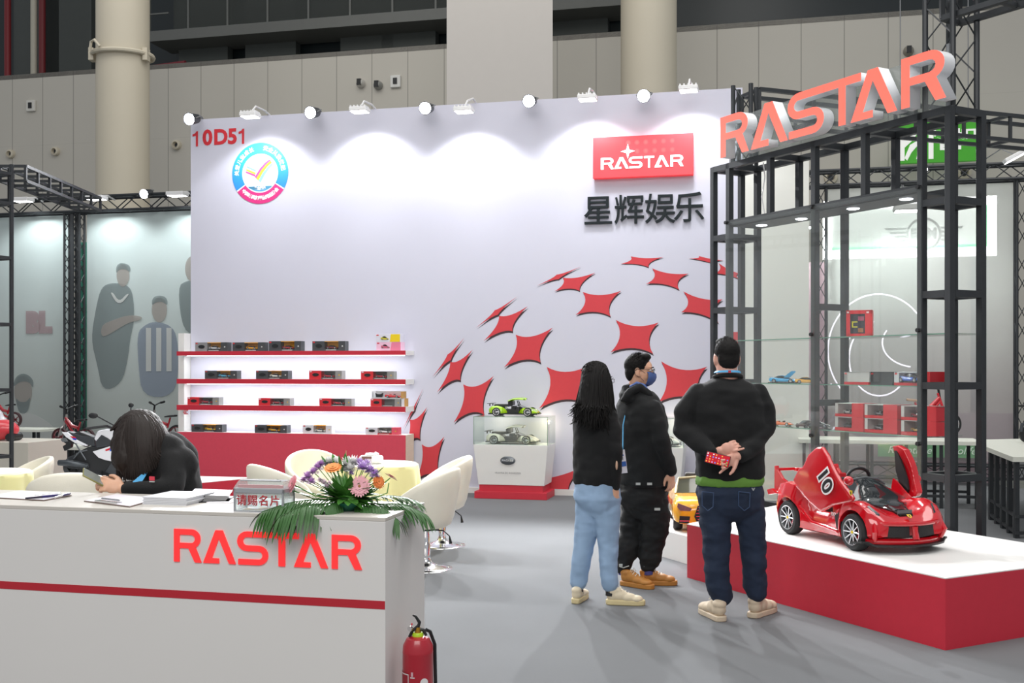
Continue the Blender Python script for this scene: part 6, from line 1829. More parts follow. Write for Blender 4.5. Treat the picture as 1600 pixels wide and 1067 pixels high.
# red and white toy at the edge
p = at(2, 672, 12.6); t = thing('toy_scooter_car', 'round red and white toddler toy at the picture edge on the beige block', 'toy', (p.x - .05, 12.6, .72))
fused(MB().sph((0, 0, .13), (.26, .13, .13), 20).sph((-.12, 0, .22), (.14, .11, .12), 16), 'body', mat('toy_coral', '#e2414c', .3, coat=.5), t, .012, 4)
fused(MB().sph((-.04, 0, .28), (.11, .115, .1), 16).limb([(-.04, 0, .3), (.07, 0, .22), (.1, 0, .14)], [.08, .05, .03], 12), 'white_hood', mwhite, t, .012, 4)
for x in (-.2, .2):
    MB().cone((x, -.13, .045), (x, .13, .045), .045, n=20).build('wheel', mdk, t, True)

# right: long white table and corner table
a = FB.hit_z(1248, 686, .75); b_ = FB.hit_z(1536, 690, .75)
bench('long white display table behind the glass tower', FB, a.x, b_.x, a.y, a.y + .62, .75, 'white display tables', 6, .045, 'table')
t = thing('table', 'white corner display table with slatted black frame at the picture edge', 'table', gd(1570, 715, .75) * 1, 0, 'white display tables')
t.location.z = 0; o0 = t.location.copy()
pl = [gd(1541, 698, .75), gd(1582.5, 714, .75), gd(1660, 714, .75), gd(1660, 684, .75), gd(1541, 686.5, .75)]
pl = [(v.x - o0.x, v.y - o0.y) for v in pl]
MB().prism(pl, .705, .75).build('top', btop, t)
A = Vector((pl[0][0], pl[0][1], 0)); B = Vector((pl[1][0], pl[1][1], 0)); C_ = Vector((pl[2][0], pl[2][1], 0))
for k in range(5):
    P_ = A.lerp(B, .03 + .94 * k / 4) + Vector((.06, .04, 0)); MB().bx(P_.x - .02, P_.x + .02, P_.y - .02, P_.y + .02, 0, .705).build('leg', black, t)
for k in range(1, 3):
    P_ = B.lerp(C_, k / 3.2) + Vector((.02, .06, 0)); MB().bx(P_.x - .02, P_.x + .02, P_.y - .02, P_.y + .02, 0, .705).build('leg', black, t)
for z in (.05, .2):
    MB().cone(A + Vector((.06, .04, z)), B + Vector((.06, .04, z)), .02, n=4).cone(B + Vector((.06, .06, z)), C_ + Vector((0, .06, z)), .02, n=4).build('rail', black, t)
a = gd(1584, 757, .35)
t = thing('bench', 'low white bench end poking in under the corner table', 'bench', (a.x + .35, a.y + .2, 0))
MB().bx(-.36, .4, -.2, .2, .31, .35).build('top', btop, t)
for x in (-.25, .3):
    MB().bx(x - .02, x + .02, -.02, .02, 0, .31).build('leg', black, t)
# bicycle on the long table
g1 = FB.hit_z(1478, 684, .75); wp = FB.w(g1.x - .12, g1.y + .05)
t = balance_bike('red and black kids bicycle with tan saddle on the long white table', (FB.w(FB.hit_z(1420, 684, .75).x, FB.hit_z(1420, 684, .75).y + .3).x, FB.w(FB.hit_z(1420, 684, .75).x, FB.hit_z(1420, 684, .75).y + .3).y, .75), math.radians(TH + 4), .15, paint('#cf2a34'), mat('saddle_tan', '#b08d74', .5), None)
# a dark scooter part at the far edge
p = gd(1597, 692, .75)
t = thing('kick_scooter', 'dark kick scooter with upright handle at the picture edge on the corner table', 'scooter', (p.x + .06, p.y, .75))
MB().cone((0, -.015, .09), (0, .015, .09), .09, n=24).build('wheel', blackp, t, True)
MB().tube([(0, 0, .09), (-.02, 0, .25), (0, 0, .36), (.0, 0, .4)], .014, 8).build('stem', blackp, t, True)
MB().tube([(-.1, 0, .4), (.14, 0, .4)], .012, 8).build('handlebar', blackp, t, True)
MB().tube([(-.07, 0, .12), (-.06, 0, .2), (.02, 0, .22), (.06, 0, .17)], .02, 8).build('mudguard', mdark, t, True)
MB().bx(0, .35, -.05, .05, .05, .08).build('deck', blackp, t, bevel=.01)

# ================================================================ GOODS ON THE GLASS SHELVES
def shelf_pos(px, z, dy=.16):
    q = FT.hit_y(px, 600, fb + dy); return FT.w(q.x, fb + dy, z)
def shelf_car(px, z, L, rz, c, lb, open_top=False, dy=.16, wing=False):
    P_ = shelf_pos(px, z, dy)
    t = thing('model_car', lb, 'model car', P_, math.radians(rz), 'model cars on the glass shelves')
    q = MB(); mini_car(q, Matrix.Scale(L, 4), open_top=open_top); 
    q.build('body', [paint(c), cglass, tyre, rim], t, True)
    if wing:
        w_ = MB()
        for sg in (-1, 1):
            w_.prismy([(.05 * L, .2 * L), (.2 * L, .2 * L), (.42 * L, .42 * L), (.36 * L, .46 * L), (.18 * L, .33 * L)], sg * .2 * L - .003, sg * .2 * L + .003)
        w_.build('raised_doors', paint(c), t)
        MB().bx(-.52 * L, .55 * L, -.25 * L, .25 * L, -.0, .03 * L).build('display_base', blackp, t)
    return t
Z1_, Z2_, Z3_ = SHZ
shelf_car(1224, Z2_, .24, -25, '#3f9fd4', 'light blue model car with raised doors on a dark base, middle glass shelf', dy=.2, wing=True)
shelf_car(1261, Z2_, .20, -18, '#eba92c', 'amber yellow model car beside the light blue one on the middle glass shelf', dy=.12)
shelf_car(1222, Z3_, .19, -35, '#e8703a', 'orange open-top model car on the lowest glass shelf', True, dy=.14)
shelf_car(1259, Z3_, .21, -140, '#43202c', 'dark plum model car on the lowest glass shelf behind the tower post', dy=.16)
shelf_car(1279, Z3_, .20, -30, '#2c2f33', 'black model car beside the plum one on the lowest glass shelf', dy=.22)
P_ = shelf_pos(1277, Z1_, .15)
t = shelf_car(1277, Z1_, .08, -20, '#a31f2b', 'tiny dark red model car at the post on the top glass shelf', dy=.15)
def gift_box(px0, px1, py0, z, lb, faces, car=None, dy=.14, dp=.16, rzoff=0):
    a = FT.hit_y(px0, py0, fb + dy); b_ = FT.hit_y(px1, py0, fb + dy)
    w_ = b_.x - a.x; h_ = (a.z + b_.z) / 2 - z if py0 else .1
    t = thing('toy_car_box', lb, 'toy box', FT.w((a.x + b_.x) / 2, fb + dy, z), FT.a + math.radians(rzoff), 'boxed model cars on the glass shelves')
    body, strip, win, side = faces
    hw = w_ / 2
    MB().bx(-hw, hw, .035, dp, 0, h_).build('carton', body, t)
    MB().bx(-hw, -hw + w_ * .14, 0, .035, 0, h_).bx(-hw, hw, 0, .035, h_ * .93, h_).build('front_frame', body if not win else wht, t)
    MB().bx(-hw, hw * .96, -.001, .035, 0, h_ * .2).build('bottom_strip', strip, t)
    if side: MB().bx(hw - w_ * side[1], hw + .002, -.002, dp, .0, h_ + .001).build('side_block', side[0], t)
    if win:
        MB().bx(-hw + w_ * .14, hw, .002, .004, h_ * .2, h_ * .93).build('window', pane, t)
        if car:
            q = MB(); mini_car(q, trm(-hw * .1, .04, h_ * .2) @ rotm('Z', -10) @ Matrix.Scale(min(w_ * .75, h_ * 2.6), 4), lod=0); q.build('model_car', [paint(car), cglass, tyre, rim], t, True)
    else:
        MB().bx(-hw, hw, 0, .035, h_ * .2, h_).build('front_face', body, t)
    MB().bx(-hw + .008, -hw + .03, -.002, 0, h_ * .8, h_ * .92).build('brand_patch', redc, t)
    return t, h_
silver = mat('carton_pearl', '#d2d0cf', .4); dgr = mat('carton_slate', '#3f4347', .45)
gift_box(1319, 1358, 581, Z2_, 'pearl white box with red foot strip on the middle glass shelf', (silver, redc, None, None))
gift_box(1360, 1395, 581, Z2_, 'plain slate grey box on the middle glass shelf', (dgr, dgr, None, None))
gift_box(1397, 1453, 581, Z2_, 'red-ended windowed box with a blue car on the middle glass shelf', (wht, redc, True, (redc, .16)), '#2c5cb8')
for x0, x1, s_, nm2, cA, cB in ((1305, 1349, .4, 'nearest the middle post', '#e8e8e8', '#55585c'), (1351, 1402, .42, 'in the middle of the row', '#6a6d72', '#7a7d80'), (1408, 1463, .36, 'by the column', '#b32435', '#e6b02c')):
    dz = FT.hit_y(x0, 658, fb + .12).z
    zz = Z3_
    a = FT.hit_y(x0, 660, fb + .12); hh_ = .108
    for lvl, cc in ((0, cB), (1, cA)):
        pyt = 660
        a = FT.hit_y(x0, 600, fb + .12); b_ = FT.hit_y(x1, 600, fb + .12)
        w_ = b_.x - a.x; hw = w_ / 2
        t = thing('toy_car_box', ('lower ' if lvl == 0 else 'upper ') + 'red-ended box of the stacked pair ' + nm2 + ', lowest glass shelf', 'toy box', FT.w((a.x + b_.x) / 2, fb + .12, Z3_ + lvl * .112), FT.a, 'boxed model cars on the glass shelves')
        h_ = .11
        MB().bx(-hw, hw, .12, .16, 0, h_).bx(-hw, -hw + .03, 0, .12, 0, h_).bx(-hw, hw, 0, .12, h_ * .95, h_).build('carton', silver, t)
        MB().bx(-hw, hw * (1 - s_), -.001, .12, 0, h_ * .2).build('bottom_strip', redc, t)
        MB().bx(hw - w_ * s_, hw, -.002, .162, 0, h_ + .001).build('side_block', mat('carton_coral', '#dd3f48', .4), t)
        MB().bx(-hw + .03, hw - w_ * s_, .002, .004, h_ * .2, h_ * .95).build('window', pane, t)
        q = MB(); mini_car(q, trm(-w_ * .12, .05, h_ * .2) @ rotm('Z', -10) @ Matrix.Scale(.13, 4), lod=0); q.build('model_car', [paint(cc), cglass, tyre, rim], t, True)
a = FT.hit_y(1315, 523, fb + .1); b_ = FT.hit_y(1362, 523, fb + .1)
w_ = b_.x - a.x; z = Z1_; h_ = .215
t = thing('toy_car_box', 'tall bright red square box with dark window on the top glass shelf', 'toy box', FT.w((a.x + b_.x) / 2 - .02, fb + .15, z), FT.a + math.radians(38), 'boxed model cars on the glass shelves')
w_ *= .62; hw = w_ / 2
q = MB(); q.bx(-hw, hw, .03, .09, 0, h_); q.bx(-hw, -hw + .03, 0, .03, 0, h_); q.bx(hw * .45, hw, 0, .03, 0, h_); q.bx(-hw, hw, 0, .03, 0, .025); q.bx(-hw, hw, 0, .03, h_ - .03, h_)
q.build('carton', mat('carton_scarlet', '#d8222c', .35), t)
MB().bx(-hw + .03, hw * .45, .02, .028, .025, h_ - .03).build('dark_window', mat('window_dark', '#34303c', .15, coat=.8), t)
o = MB(); o.bx(-hw * .55, -hw * .15, .015, .02, .115, .125); o.bx(-hw * .55, -hw * .15, .015, .02, .075, .085); o.bx(-hw * .58, -hw * .48, .015, .02, .075, .125); o.build('yellow_part', mat('part_yellow', '#c9c02e', .4), t)
MB().bx(-hw * .1, hw * .3, .014, .02, .035, .07).build('brown_part', mat('part_brown', '#9a6a44', .5), t)
MB().bx(-hw * .1, hw * .35, .014, .02, .13, .165).build('pink_part', mat('part_pink', '#b0506c', .5), t)
MB().bx(-hw + .006, -hw + .022, -.002, 0, h_ - .024, h_ - .01).bx(hw - .045, hw - .025, -.002, 0, h_ - .026, h_ - .012).build('brand_patch', mat('patch_pale', '#f0c8c8', .5), t)
# ================================================================ PEOPLE
skinm = mat('skin', '#d9a98c', .5, var=.06, vs=25, sss=.08); skin2 = mat('skin_pink', '#dba592', .5, var=.08, vs=25, sss=.08)
hairm = mat('hair_black', '#0e0c0b', .75, var=.3, vs=60, stretch=(1, 1, .2), spec=.3)
hairb = mat('hair_dark_brown', '#1e140f', .6, var=.35, vs=60, stretch=(1, 1, .2), spec=.4)
sweat = mat('black_sweatshirt', '#08090b', .9, var=.25, vs=9, bump=.25, bs=260, sheen=.03)
sweat2 = mat('charcoal_hoodie', '#0b0e10', .9, var=.25, vs=9, bump=.25, bs=260, sheen=.03)
denim = mat('dark_denim', '#1c293f', .85, var=.3, vs=14, bump=.3, bs=500, stretch=(1, 1, .3))
denl = mat('light_denim', '#8fa9c6', .85, var=.14, vs=10, bump=.3, bs=500, stretch=(1, 1, .3))
blkp = mat('black_trousers', '#0d0e0f', .8, var=.3, vs=12, bump=.2, bs=300)
creamshoe = mat('cream_sneaker', '#d8cbb0', .6, var=.08, vs=30, bump=.1, bs=200); solec = mat('cream_sole', '#cfc093', .55)
tans = mat('tan_shoe', '#b57a35', .5, var=.1, vs=20, bump=.1, bs=150); beige = mat('beige_sneaker', '#cdbca4', .6, var=.08, vs=30, bump=.1, bs=200)
lany = mat('lanyard_blue', '#4aa3d6', .5)

class Pose:
    def __init__(s, Y, base): s.Y = Y; s.b = Vector(base)
    def __call__(s, px, py, dy=0.0): return at(px, py, s.Y + dy) - s.b

def head_shape(mb, M):
    S = lambda c, r, n=20: mb.sph((0, 0, 0), r, n, M=M @ trm(*c))
    S((0, -.018, .035), (.074, .092, .082)); S((0, .012, -.02), (.064, .075, .085)); S((0, .028, -.07), (.046, .05, .04))
    S((0, .05, .03), (.056, .036, .05)); S((0, .058, -.055), (.034, .032, .03))
    mb.loft([[M @ Vector(p) for p in ((-.008, .08, .02), (.008, .08, .02), (.006, .09, .02), (-.006, .09, .02))], [M @ Vector(p) for p in ((-.016, .078, -.03), (.016, .078, -.03), (.009, .112, -.028), (-.009, .112, -.028))]])
    S((0, .098, -.024), (.012, .014, .011), 10); S((-.012, .09, -.03), (.008, .01, .007), 8); S((.012, .09, -.03), (.008, .01, .007), 8)
    S((0, .086, -.058), (.022, .008, .005), 10); S((0, .084, -.067), (.02, .009, .006), 10)
    for sx in (-1, 1):
        S((sx * .076, -.012, -.008), (.009, .02, .032), 12); S((sx * .074, .0, -.03), (.007, .012, .012), 8); S((sx * .032, .072, .034), (.018, .014, .006), 8)
def eyes(parent, M):
    for sx in (-1, 1):
        e = MB().sph((0, 0, 0), (.0125, .011, .0085), 12, M=M @ trm(sx * .031, .078, .012)).build('eye', mat('eye_white', '#e9e4e0', .2, coat=.5), parent, True)
        MB().sph((0, 0, 0), (.0055, .004, .0055), 10, M=M @ trm(sx * .031, .0875, .012)).build('iris', mat('iris_dark', '#1d1412', .15, coat=1), e, True)
        MB().tube([M @ Vector(p) for p in ((sx * .014, .092, .03), (sx * .031, .093, .035), (sx * .048, .082, .03))], [.0028, .0034, .002], 6).build('eyebrow', hairm, parent, True)
def hand(mb, M, ts=1, curl=.5, k=1.0, spread=.06, thumb=.5, curls=None):
    """wrist at the origin, fingers along +y, back of hand +z; ts picks the thumb side"""
    P = lambda x, y, z: M @ Vector((x * k, y * k, z * k))
    K = M @ Matrix.Scale(k, 4)
    mb.sph((0, 0, 0), (.027, .03, .02), 12, M=K); mb.sph((0, 0, 0), (.038, .044, .0155), 14, M=K @ trm(0, .05, 0)); mb.sph((0, 0, 0), (.036, .026, .0135), 12, M=K @ trm(0, .078, 0))
    Ls = (.070, .078, .073, .057)
    for i in range(4):
        x = (.029 - i * .0195) * ts; c = curls[i] if curls else curl
        p = Vector((x, .088 - abs(i - 1.3) * .004, .002)); a = -c * .5; sp_ = (1.5 - i) * spread * ts
        pts = [p]; r = [.0093, .0088, .0082, .0070]
        for j, f_ in enumerate((.45, .32, .23)):
            d = Vector((math.sin(sp_) * math.cos(a), math.cos(sp_) * math.cos(a), math.sin(a)))
            p = p + d * Ls[i] * f_; pts.append(p); a -= c * (.9, .7, .5)[j]
        mb.limb([P(*q) for q in pts], [q * k for q in r], 10)
    a = thumb
    p0 = Vector((.022 * ts, .018, -.004)); p1 = p0 + Vector((.026 * ts, .028, -.008)); p2 = p1 + Vector((math.sin(.7 - a) * .03 * ts, .026, -.012 * a)); p3 = p2 + Vector((math.sin(.3 - a) * .024 * ts, .02, -.014 * a))
    mb.limb([P(*p0), P(*p1), P(*p2), P(*p3)], [.0145 * k, .0125 * k, .0105 * k, .008 * k], 10)
def ringloft(mb, rows, n=28, e=2.4):
    """rows: centre, half width vector, half depth vector"""
    rs = []
    for c, u, v in rows:
        c = Vector(c); u = Vector(u); v = Vector(v); r = []
        for i in range(n):
            a = 2 * math.pi * i / n; ca, sa = math.cos(a), math.sin(a)
            r.append(c + u * (abs(ca) ** (2 / e)) * (1 if ca > 0 else -1) + v * (abs(sa) ** (2 / e)) * (1 if sa > 0 else -1))
        rs.append(r)
    mb.loft(rs)
def shoe(parent, heel, d, L, up_m, sole_m, name='sneaker', thick=.035, tip=0.0, chunky=1.0, laces=True, side=1):
    d = Vector(d).normalized(); up = Vector((0, 0, 1))
    M = frame_to(heel, d); k = L / .28
    M = M @ rotm('X', tip)
    K = M @ Matrix.Scale(k, 4)
    o = MB()
    for c, r in (((0, .045, .065), (.036, .044, .042)), ((0, .04, .095), (.037, .042, .03)), ((0, .10, .065), (.039, .06, .045)), ((side * .004, .16, .052), (.044, .06, .034)), ((side * .006, .215, .044), (.045, .052, .028)), ((0, .085, .10), (.03, .034, .024))):
        o.sph((0, 0, 0), (r[0] * chunky, r[1], r[2] * (chunky * .5 + .5)), 18, M=K @ trm(*c))
    sh = fused(o, name, up_m, parent, .006, 3)
    out = [(-.028, .004), (-.036, .03), (-.037, .08), (-.040, .14), (-.047, .19), (-.044, .24), (-.028, .272), (.0, .283), (.026, .274), (.042, .245), (.047, .20), (.042, .14), (.036, .08), (.035, .03), (.026, .004), (0, -.004)]
    s_ = MB().prism([(x * chunky, y) for x, y in out], 0, thick / k, K)
    so = s_.build('sole', sole_m, sh, True, bevel=.006, seg=2)
    if laces:
        l = MB()
        for j in range(4):
            y = .115 + j * .022; z = .108 - j * .011
            l.tube([K @ Vector((-.026, y, z - .012)), K @ Vector((0, y + .004, z + .004)), K @ Vector((.026, y, z - .012))], .003, 6)
        for sx in (-1, 1):
            l.tube([K @ Vector((0, .105, .118)), K @ Vector((sx * .02, .095, .13)), K @ Vector((sx * .035, .11, .112)), K @ Vector((sx * .012, .112, .115))], .0022, 6)
        l.build('laces', mat('lace_pale', '#e3dccb', .7), sh, True)
    return sh
def short_hair(parent, M, m_, n=1500, seed=1, top=1.0, back=-.05, fringe=.062):
    random.seed(seed)
    o = MB(); o.sph((0, 0, 0), (.0785, .096, .083), 24, M=M @ trm(0, -.024, .042)); o.sph((0, 0, 0), (.07, .05, .075), 18, M=M @ trm(0, -.06, -.005)); o.sph((0, 0, 0), (.06, .045, .03), 14, M=M @ trm(0, .03, .105))
    h = fused(o, 'hair', m_, parent, .005, 3, wr=.0016, wf=70)
    sp = MB()
    for i in range(n):
        u = random.uniform(-.45, 1); a = random.uniform(0, 2 * math.pi); s_ = math.sqrt(max(0, 1 - u * u))
        dv = Vector((math.cos(a) * s_, math.sin(a) * s_, u))
        p = Vector((dv.x * .077, dv.y * .094 - .022, dv.z * .082 + .042))
        if p.y > .035 and p.z < .085: continue
        if p.z < .03 and p.y > -.02: continue
        q = p + Vector((dv.x * .01, dv.y * .006 + .009, dv.z * .014 * top)) * random.uniform(.6, 1.5)
        sd = dv.cross(Vector((0, 0, 1))).normalized() * .0013 if abs(dv.z) < .99 else Vector((.0013, 0, 0))
        sp.add([M @ (p - sd), M @ (p + sd), M @ q], [(0, 1, 2)])
    sp.build('hair_strands', m_, h)
    return h
def long_hair(parent, M, m_, tips, seed=2, n=260, vol=None, r0=.0075):
    """tips: function(u, v) giving end and mid offsets in world axes for strand u in 0..1 round the back"""
    random.seed(seed)
    o = MB(); o.sph((0, 0, 0), (.083, .102, .09), 26, M=M @ trm(0, -.02, .035))
    if vol: vol(o)
    h = fused(o, 'hair', m_, parent, .006, 5, wr=.004, wf=40, ws=(2.5, 2.5, .35))
    st = MB()
    for i in range(n):
        st.tube(*tips(i / n, random))
    st.build('hair_strands', m_, h, True, ang=80)
    return h
def person(label, base):
    return thing('person', label, 'person', base)

# ---------------------------------------------------------------- man in black sweatshirt seen from behind
base = Vector(((1148 - CX) / F * 6.75, 6.75, 0))
A = person('heavy-set person in black sweatshirt and dark jeans seen from behind, phone held behind back', base)
q = Pose(6.75, base)
sk = MB()
Mh = frame_to(q(1135, 560, .03), Vector((-.05, 1, -.1)))
head_shape(sk, Mh)
sk.sph(tuple(q(1135, 560, .03)), (.08, .09, .1), 18)
sk.limb([q(1135, 572, .01), q(1137, 592, 0), q(1138, 605, 0)], [.064, .068, .08], 16)
ringloft(sk, [(q(1138, 600), (.13, 0, 0), (0, .07, 0)), (q(1138, 640), (.2, 0, 0), (0, .1, 0)), (q(1140, 700), (.19, 0, 0), (0, .12, 0)), (q(1142, 765), (.19, 0, 0), (0, .11, 0))])
for pts in ([(1090, 620, 0), (1070, 670, .02), (1112, 706, -.2)], [(1186, 620, 0), (1194, 668, .02), (1160, 712, -.2)]):
    sk.limb([q(*p) for p in pts], [.05, .042, .028], 12)
for pts in ([(1118, 765, 0), (1119, 850, 0), (1122, 930, .02)], [(1170, 765, 0), (1177, 850, .03), (1180, 928, .05)]):
    sk.limb([q(*p) for p in pts], [.08, .055, .04], 12)
# right hand (image right) cups the phone from below
wr = q(1152, 713, -.235); hd_ = (q(1128, 726, -.255) - wr).normalized()
Mx = frame_to(wr, hd_, (0, 1, .15))
sk.limb([q(1160, 712, -.2), wr], [.028, .025], 10)
hand(sk, Mx, ts=1, k=1.0, curls=(.25, .95, 1.05, 1.1), thumb=.1, spread=.05)
# left hand laid over the wrist
wr2 = q(1124, 704, -.20); Mx2 = frame_to(wr2, (q(1150, 696, -.24) - wr2), (0, -1, .25))
hand(sk, Mx2, ts=1, k=.95, curls=(.05, .9, 1.0, 1.0), thumb=.9, spread=.03)
fused(sk, 'body', skin2, A, .0045, 3)
eyes(A, Mh)
short_hair(A, Mh, hairm, 2600, 3)
sw_ = MB()
ringloft(sw_, [(q(1137, 590), (.085, 0, 0), (0, .075, .0)), (q(1137, 598), (.15, 0, 0), (0, .1, 0)), (q(1137, 610), (.215, 0, 0), (0, .13, 0)), (q(1138, 640), (.235, 0, 0), (0, .155, 0)), (q(1139, 680), (.225, 0, 0), (0, .17, 0)), (q(1140, 715), (.212, 0, 0), (0, .17, 0)), (q(1141, 738), (.215, 0, 0), (0, .165, 0)), (q(1141, 748), (.205, 0, 0), (0, .158, 0))])
for pts, rr_ in (([(1092, 616, 0), (1072, 645, -.01), (1069, 670, -.02), (1092, 692, -.13), (1112, 706, -.2)], (.075, .072, .07, .06, .043)), ([(1182, 616, 0), (1194, 645, -.01), (1194, 668, -.02), (1176, 696, -.13), (1157, 711, -.205)], (.075, .072, .068, .06, .043))):
    sw_.limb([q(*p) for p in pts], rr_, 16)
sw = fused(sw_, 'sweatshirt', sweat, A, .009, 7, wr=.010, wf=7, ws=(1, 1, 1.6), seed=3)
nk = MB(); nk.tube([q(1137, 589, 0) + Vector((.083 * math.cos(a), .075 * math.sin(a), .012 * math.sin(a) * -1)) for a in [2 * math.pi * k / 24 for k in range(25)]], .014, 8).build('collar', sweat, sw, True)
MB().tube([q(1136, 584.5, 0) + Vector((.079 * math.cos(a), .083 * math.sin(a), .012 - .006 * math.sin(a))) for a in [math.pi * (1.05 + .9 * k / 14) for k in range(15)]], .0095, 8, flat=.35).build('lanyard', lany, A, True)
MB().bx(-.008, .008, -.0015, .0015, -.007, .007, M=trm(*q(1140, 580.5, -.09))).build('lanyard_patch', paint('#c23040'), A)
u_ = MB(); ringloft(u_, [(q(1141, 738), (.2, 0, 0), (0, .15, 0)), (q(1140, 750), (.212, 0, 0), (0, .163, 0)), (q(1139, 757.5), (.205, 0, 0), (0, .155, 0))])
fused(u_, 'undershirt', mat('green_shirt', '#5f8a35', .8, var=.1), A, .009, 2, wr=.004, wf=20)
def trousers(q, waist, legs, m_, parent, nm_='jeans', seed=0, wr=.010, vox=.009, cuff=None):
    o = MB(); ringloft(o, waist)
    for pts, rr_ in legs:
        o.limb([q(*p) for p in pts], rr_, 18)
    return fused(o, nm_, m_, parent, vox, 5, wr=wr, wf=9, ws=(1, 1, 1.7), seed=seed)
jn = trousers(q, [(q(1140, 748), (.195, 0, 0), (0, .145, 0)), (q(1140, 770), (.208, 0, 0), (0, .16, 0)), (q(1143, 790), (.195, 0, 0), (0, .145, 0)), (q(1143, 806), (.15, 0, 0), (0, .10, 0)), (q(1144, 814), (.09, 0, 0), (0, .05, 0))],
         [([(1118, 785, 0), (1118, 815, 0), (1120, 850, .0), (1119, 890, .0), (1123, 918, .01), (1127, 930, .02)], (.108, .1, .087, .077, .075, .07)), ([(1169, 785, 0), (1173, 815, .01), (1177, 850, .03), (1178, 890, .04), (1180, 915, .05), (1182, 926, .05)], (.1, .092, .08, .078, .072, .064))], denim, A, seed=1)
sm_ = mat('denim_stitch', '#3b4f70', .8)
for x0 in (1103, 1160):
    MB().tube([q(x0 - 6, 768, -.168), q(x0 + 12, 770, -.172), q(x0 + 11, 792, -.155), q(x0 + 3, 798, -.15), q(x0 - 6, 790, -.152), q(x0 - 6, 768, -.168)], .003, 5).build('pocket', sm_, jn)
MB().prismy([(-.012, .008), (-.004, .008), (0, .0), (.004, .008), (.012, .008), (.003, -.01), (-.003, -.01)], -.002, .002, M=trm(*q(1177, 764, -.18))).build('pocket_badge', chrome, jn)
shoe(A, Vector((q(1125, 960).x, -.07, 0)), (-.22, 1, 0), .30, beige, beige, chunky=1.12, side=-1)
shoe(A, Vector((q(1176, 960).x - .0, .03, 0)), (.62, .78, 0), .30, beige, beige, chunky=1.12, tip=0)
# phone (held, so a thing of its own)
pc = [at(1106, 706, 6.49), at(1141, 714.5, 6.475), at(1136.5, 730, 6.475), at(1101.5, 720, 6.49)]
c0 = sum(pc, Vector()) / 4; xa = (pc[1] - pc[0]).normalized(); za = (pc[0] - pc[3]); za = (za - xa * za.dot(xa)).normalized(); ya = za.cross(xa)
Mp = Matrix((xa, ya, za)).transposed().to_4x4(); 
ph = thing('smartphone', 'smartphone with lit red screen of icons held behind the black sweatshirt', 'phone', c0)
ph.rotation_euler = Mp.to_euler()
hw, hh = .073, .0345
MB().bx(-hw, hw, -.004, .004, -hh, hh).build('case', blackp, ph, bevel=.003)
MB().bx(-hw + .004, hw - .004, -.0052, -.004, -hh + .003, hh - .003).build('screen', mat('screen_red', '#b81828', .2, emis='#c2182c', es=.45), ph)
random.seed(8)
ic = ['#e9edf0', '#5c8ae0', '#6cc86a', '#e8b04a', '#e06a5a', '#c9a6e0']
for c in range(8):
    for r in range(4):
        if c == 6: continue
        if random.random() < .12: continue
        cc = ic[(c * 3 + r * 5 + (c * r) % 4) % 6]
        x = hw * (-.86 + c * .235); z = hh * (.68 - r * .45)
        if c == 7: cc = ['#6cc86a', '#5c8ae0', '#6cc86a', '#6cc86a'][r]
        MB().bx(x - .0038, x + .0038, -.0056, -.0052, z - .0038, z + .0038).build('app_icon', mat('icon' + cc[1:], cc, .3, emis=cc, es=.45), ph)

# ---------------------------------------------------------------- man in charcoal hoodie, masked, in profile
base = Vector(((1005 - CX) / F * 7.85, 7.85, 0))
B = person('person in charcoal hoodie and black cargo trousers, wearing glasses and blue face mask, looking sideways', base)
q = Pose(7.85, base)
fx = Vector((.80, .60, 0)); rx = Vector((.60, -.80, 0))     # body forward, body right
Mh = frame_to(q(1000, 580, 0), Vector((1, -.22, -.06)))
sk = MB(); head_shape(sk, Mh)
sk.limb([q(996, 588, .0), q(996, 603, .02), q(998, 620, .02)], [.058, .06, .075], 16)
ringloft(sk, [(q(1000, 622), rx * .13, fx * .07), (q(1000, 660), rx * .17, fx * .09), (q(1003, 720), rx * .16, fx * .1), (q(1005, 770), rx * .16, fx * .1)])
sk.limb([q(1020, 646, -.12), q(1034, 698, -.17), q(1048, 738, -.14)], [.045, .038, .027], 12)
sk.limb([q(985, 646, .14), q(985, 698, .17), q(1003, 735, .2)], [.045, .038, .027], 12)
sk.limb([q(990, 770, .05), q(984, 835, .02), q(974, 890, .0)], [.075, .052, .038], 12); sk.limb([q(1020, 770, -.04), q(1022, 835, -.03), q(1014, 890, -.02)], [.075, .052, .038], 12)
hand(sk, frame_to(q(1048, 738, -.14), Vector((.08, .05, -1)), rx), ts=1, k=.95, curl=.55, thumb=.4)
hand(sk, frame_to(q(1003, 735, .2), Vector((.1, .05, -1)), -rx), ts=-1, k=.95, curl=.55, thumb=.4)
fused(sk, 'body', skinm, B, .0045, 3)
eyes(B, Mh); short_hair(B, Mh, hairm, 2200, 6, top=1.5)
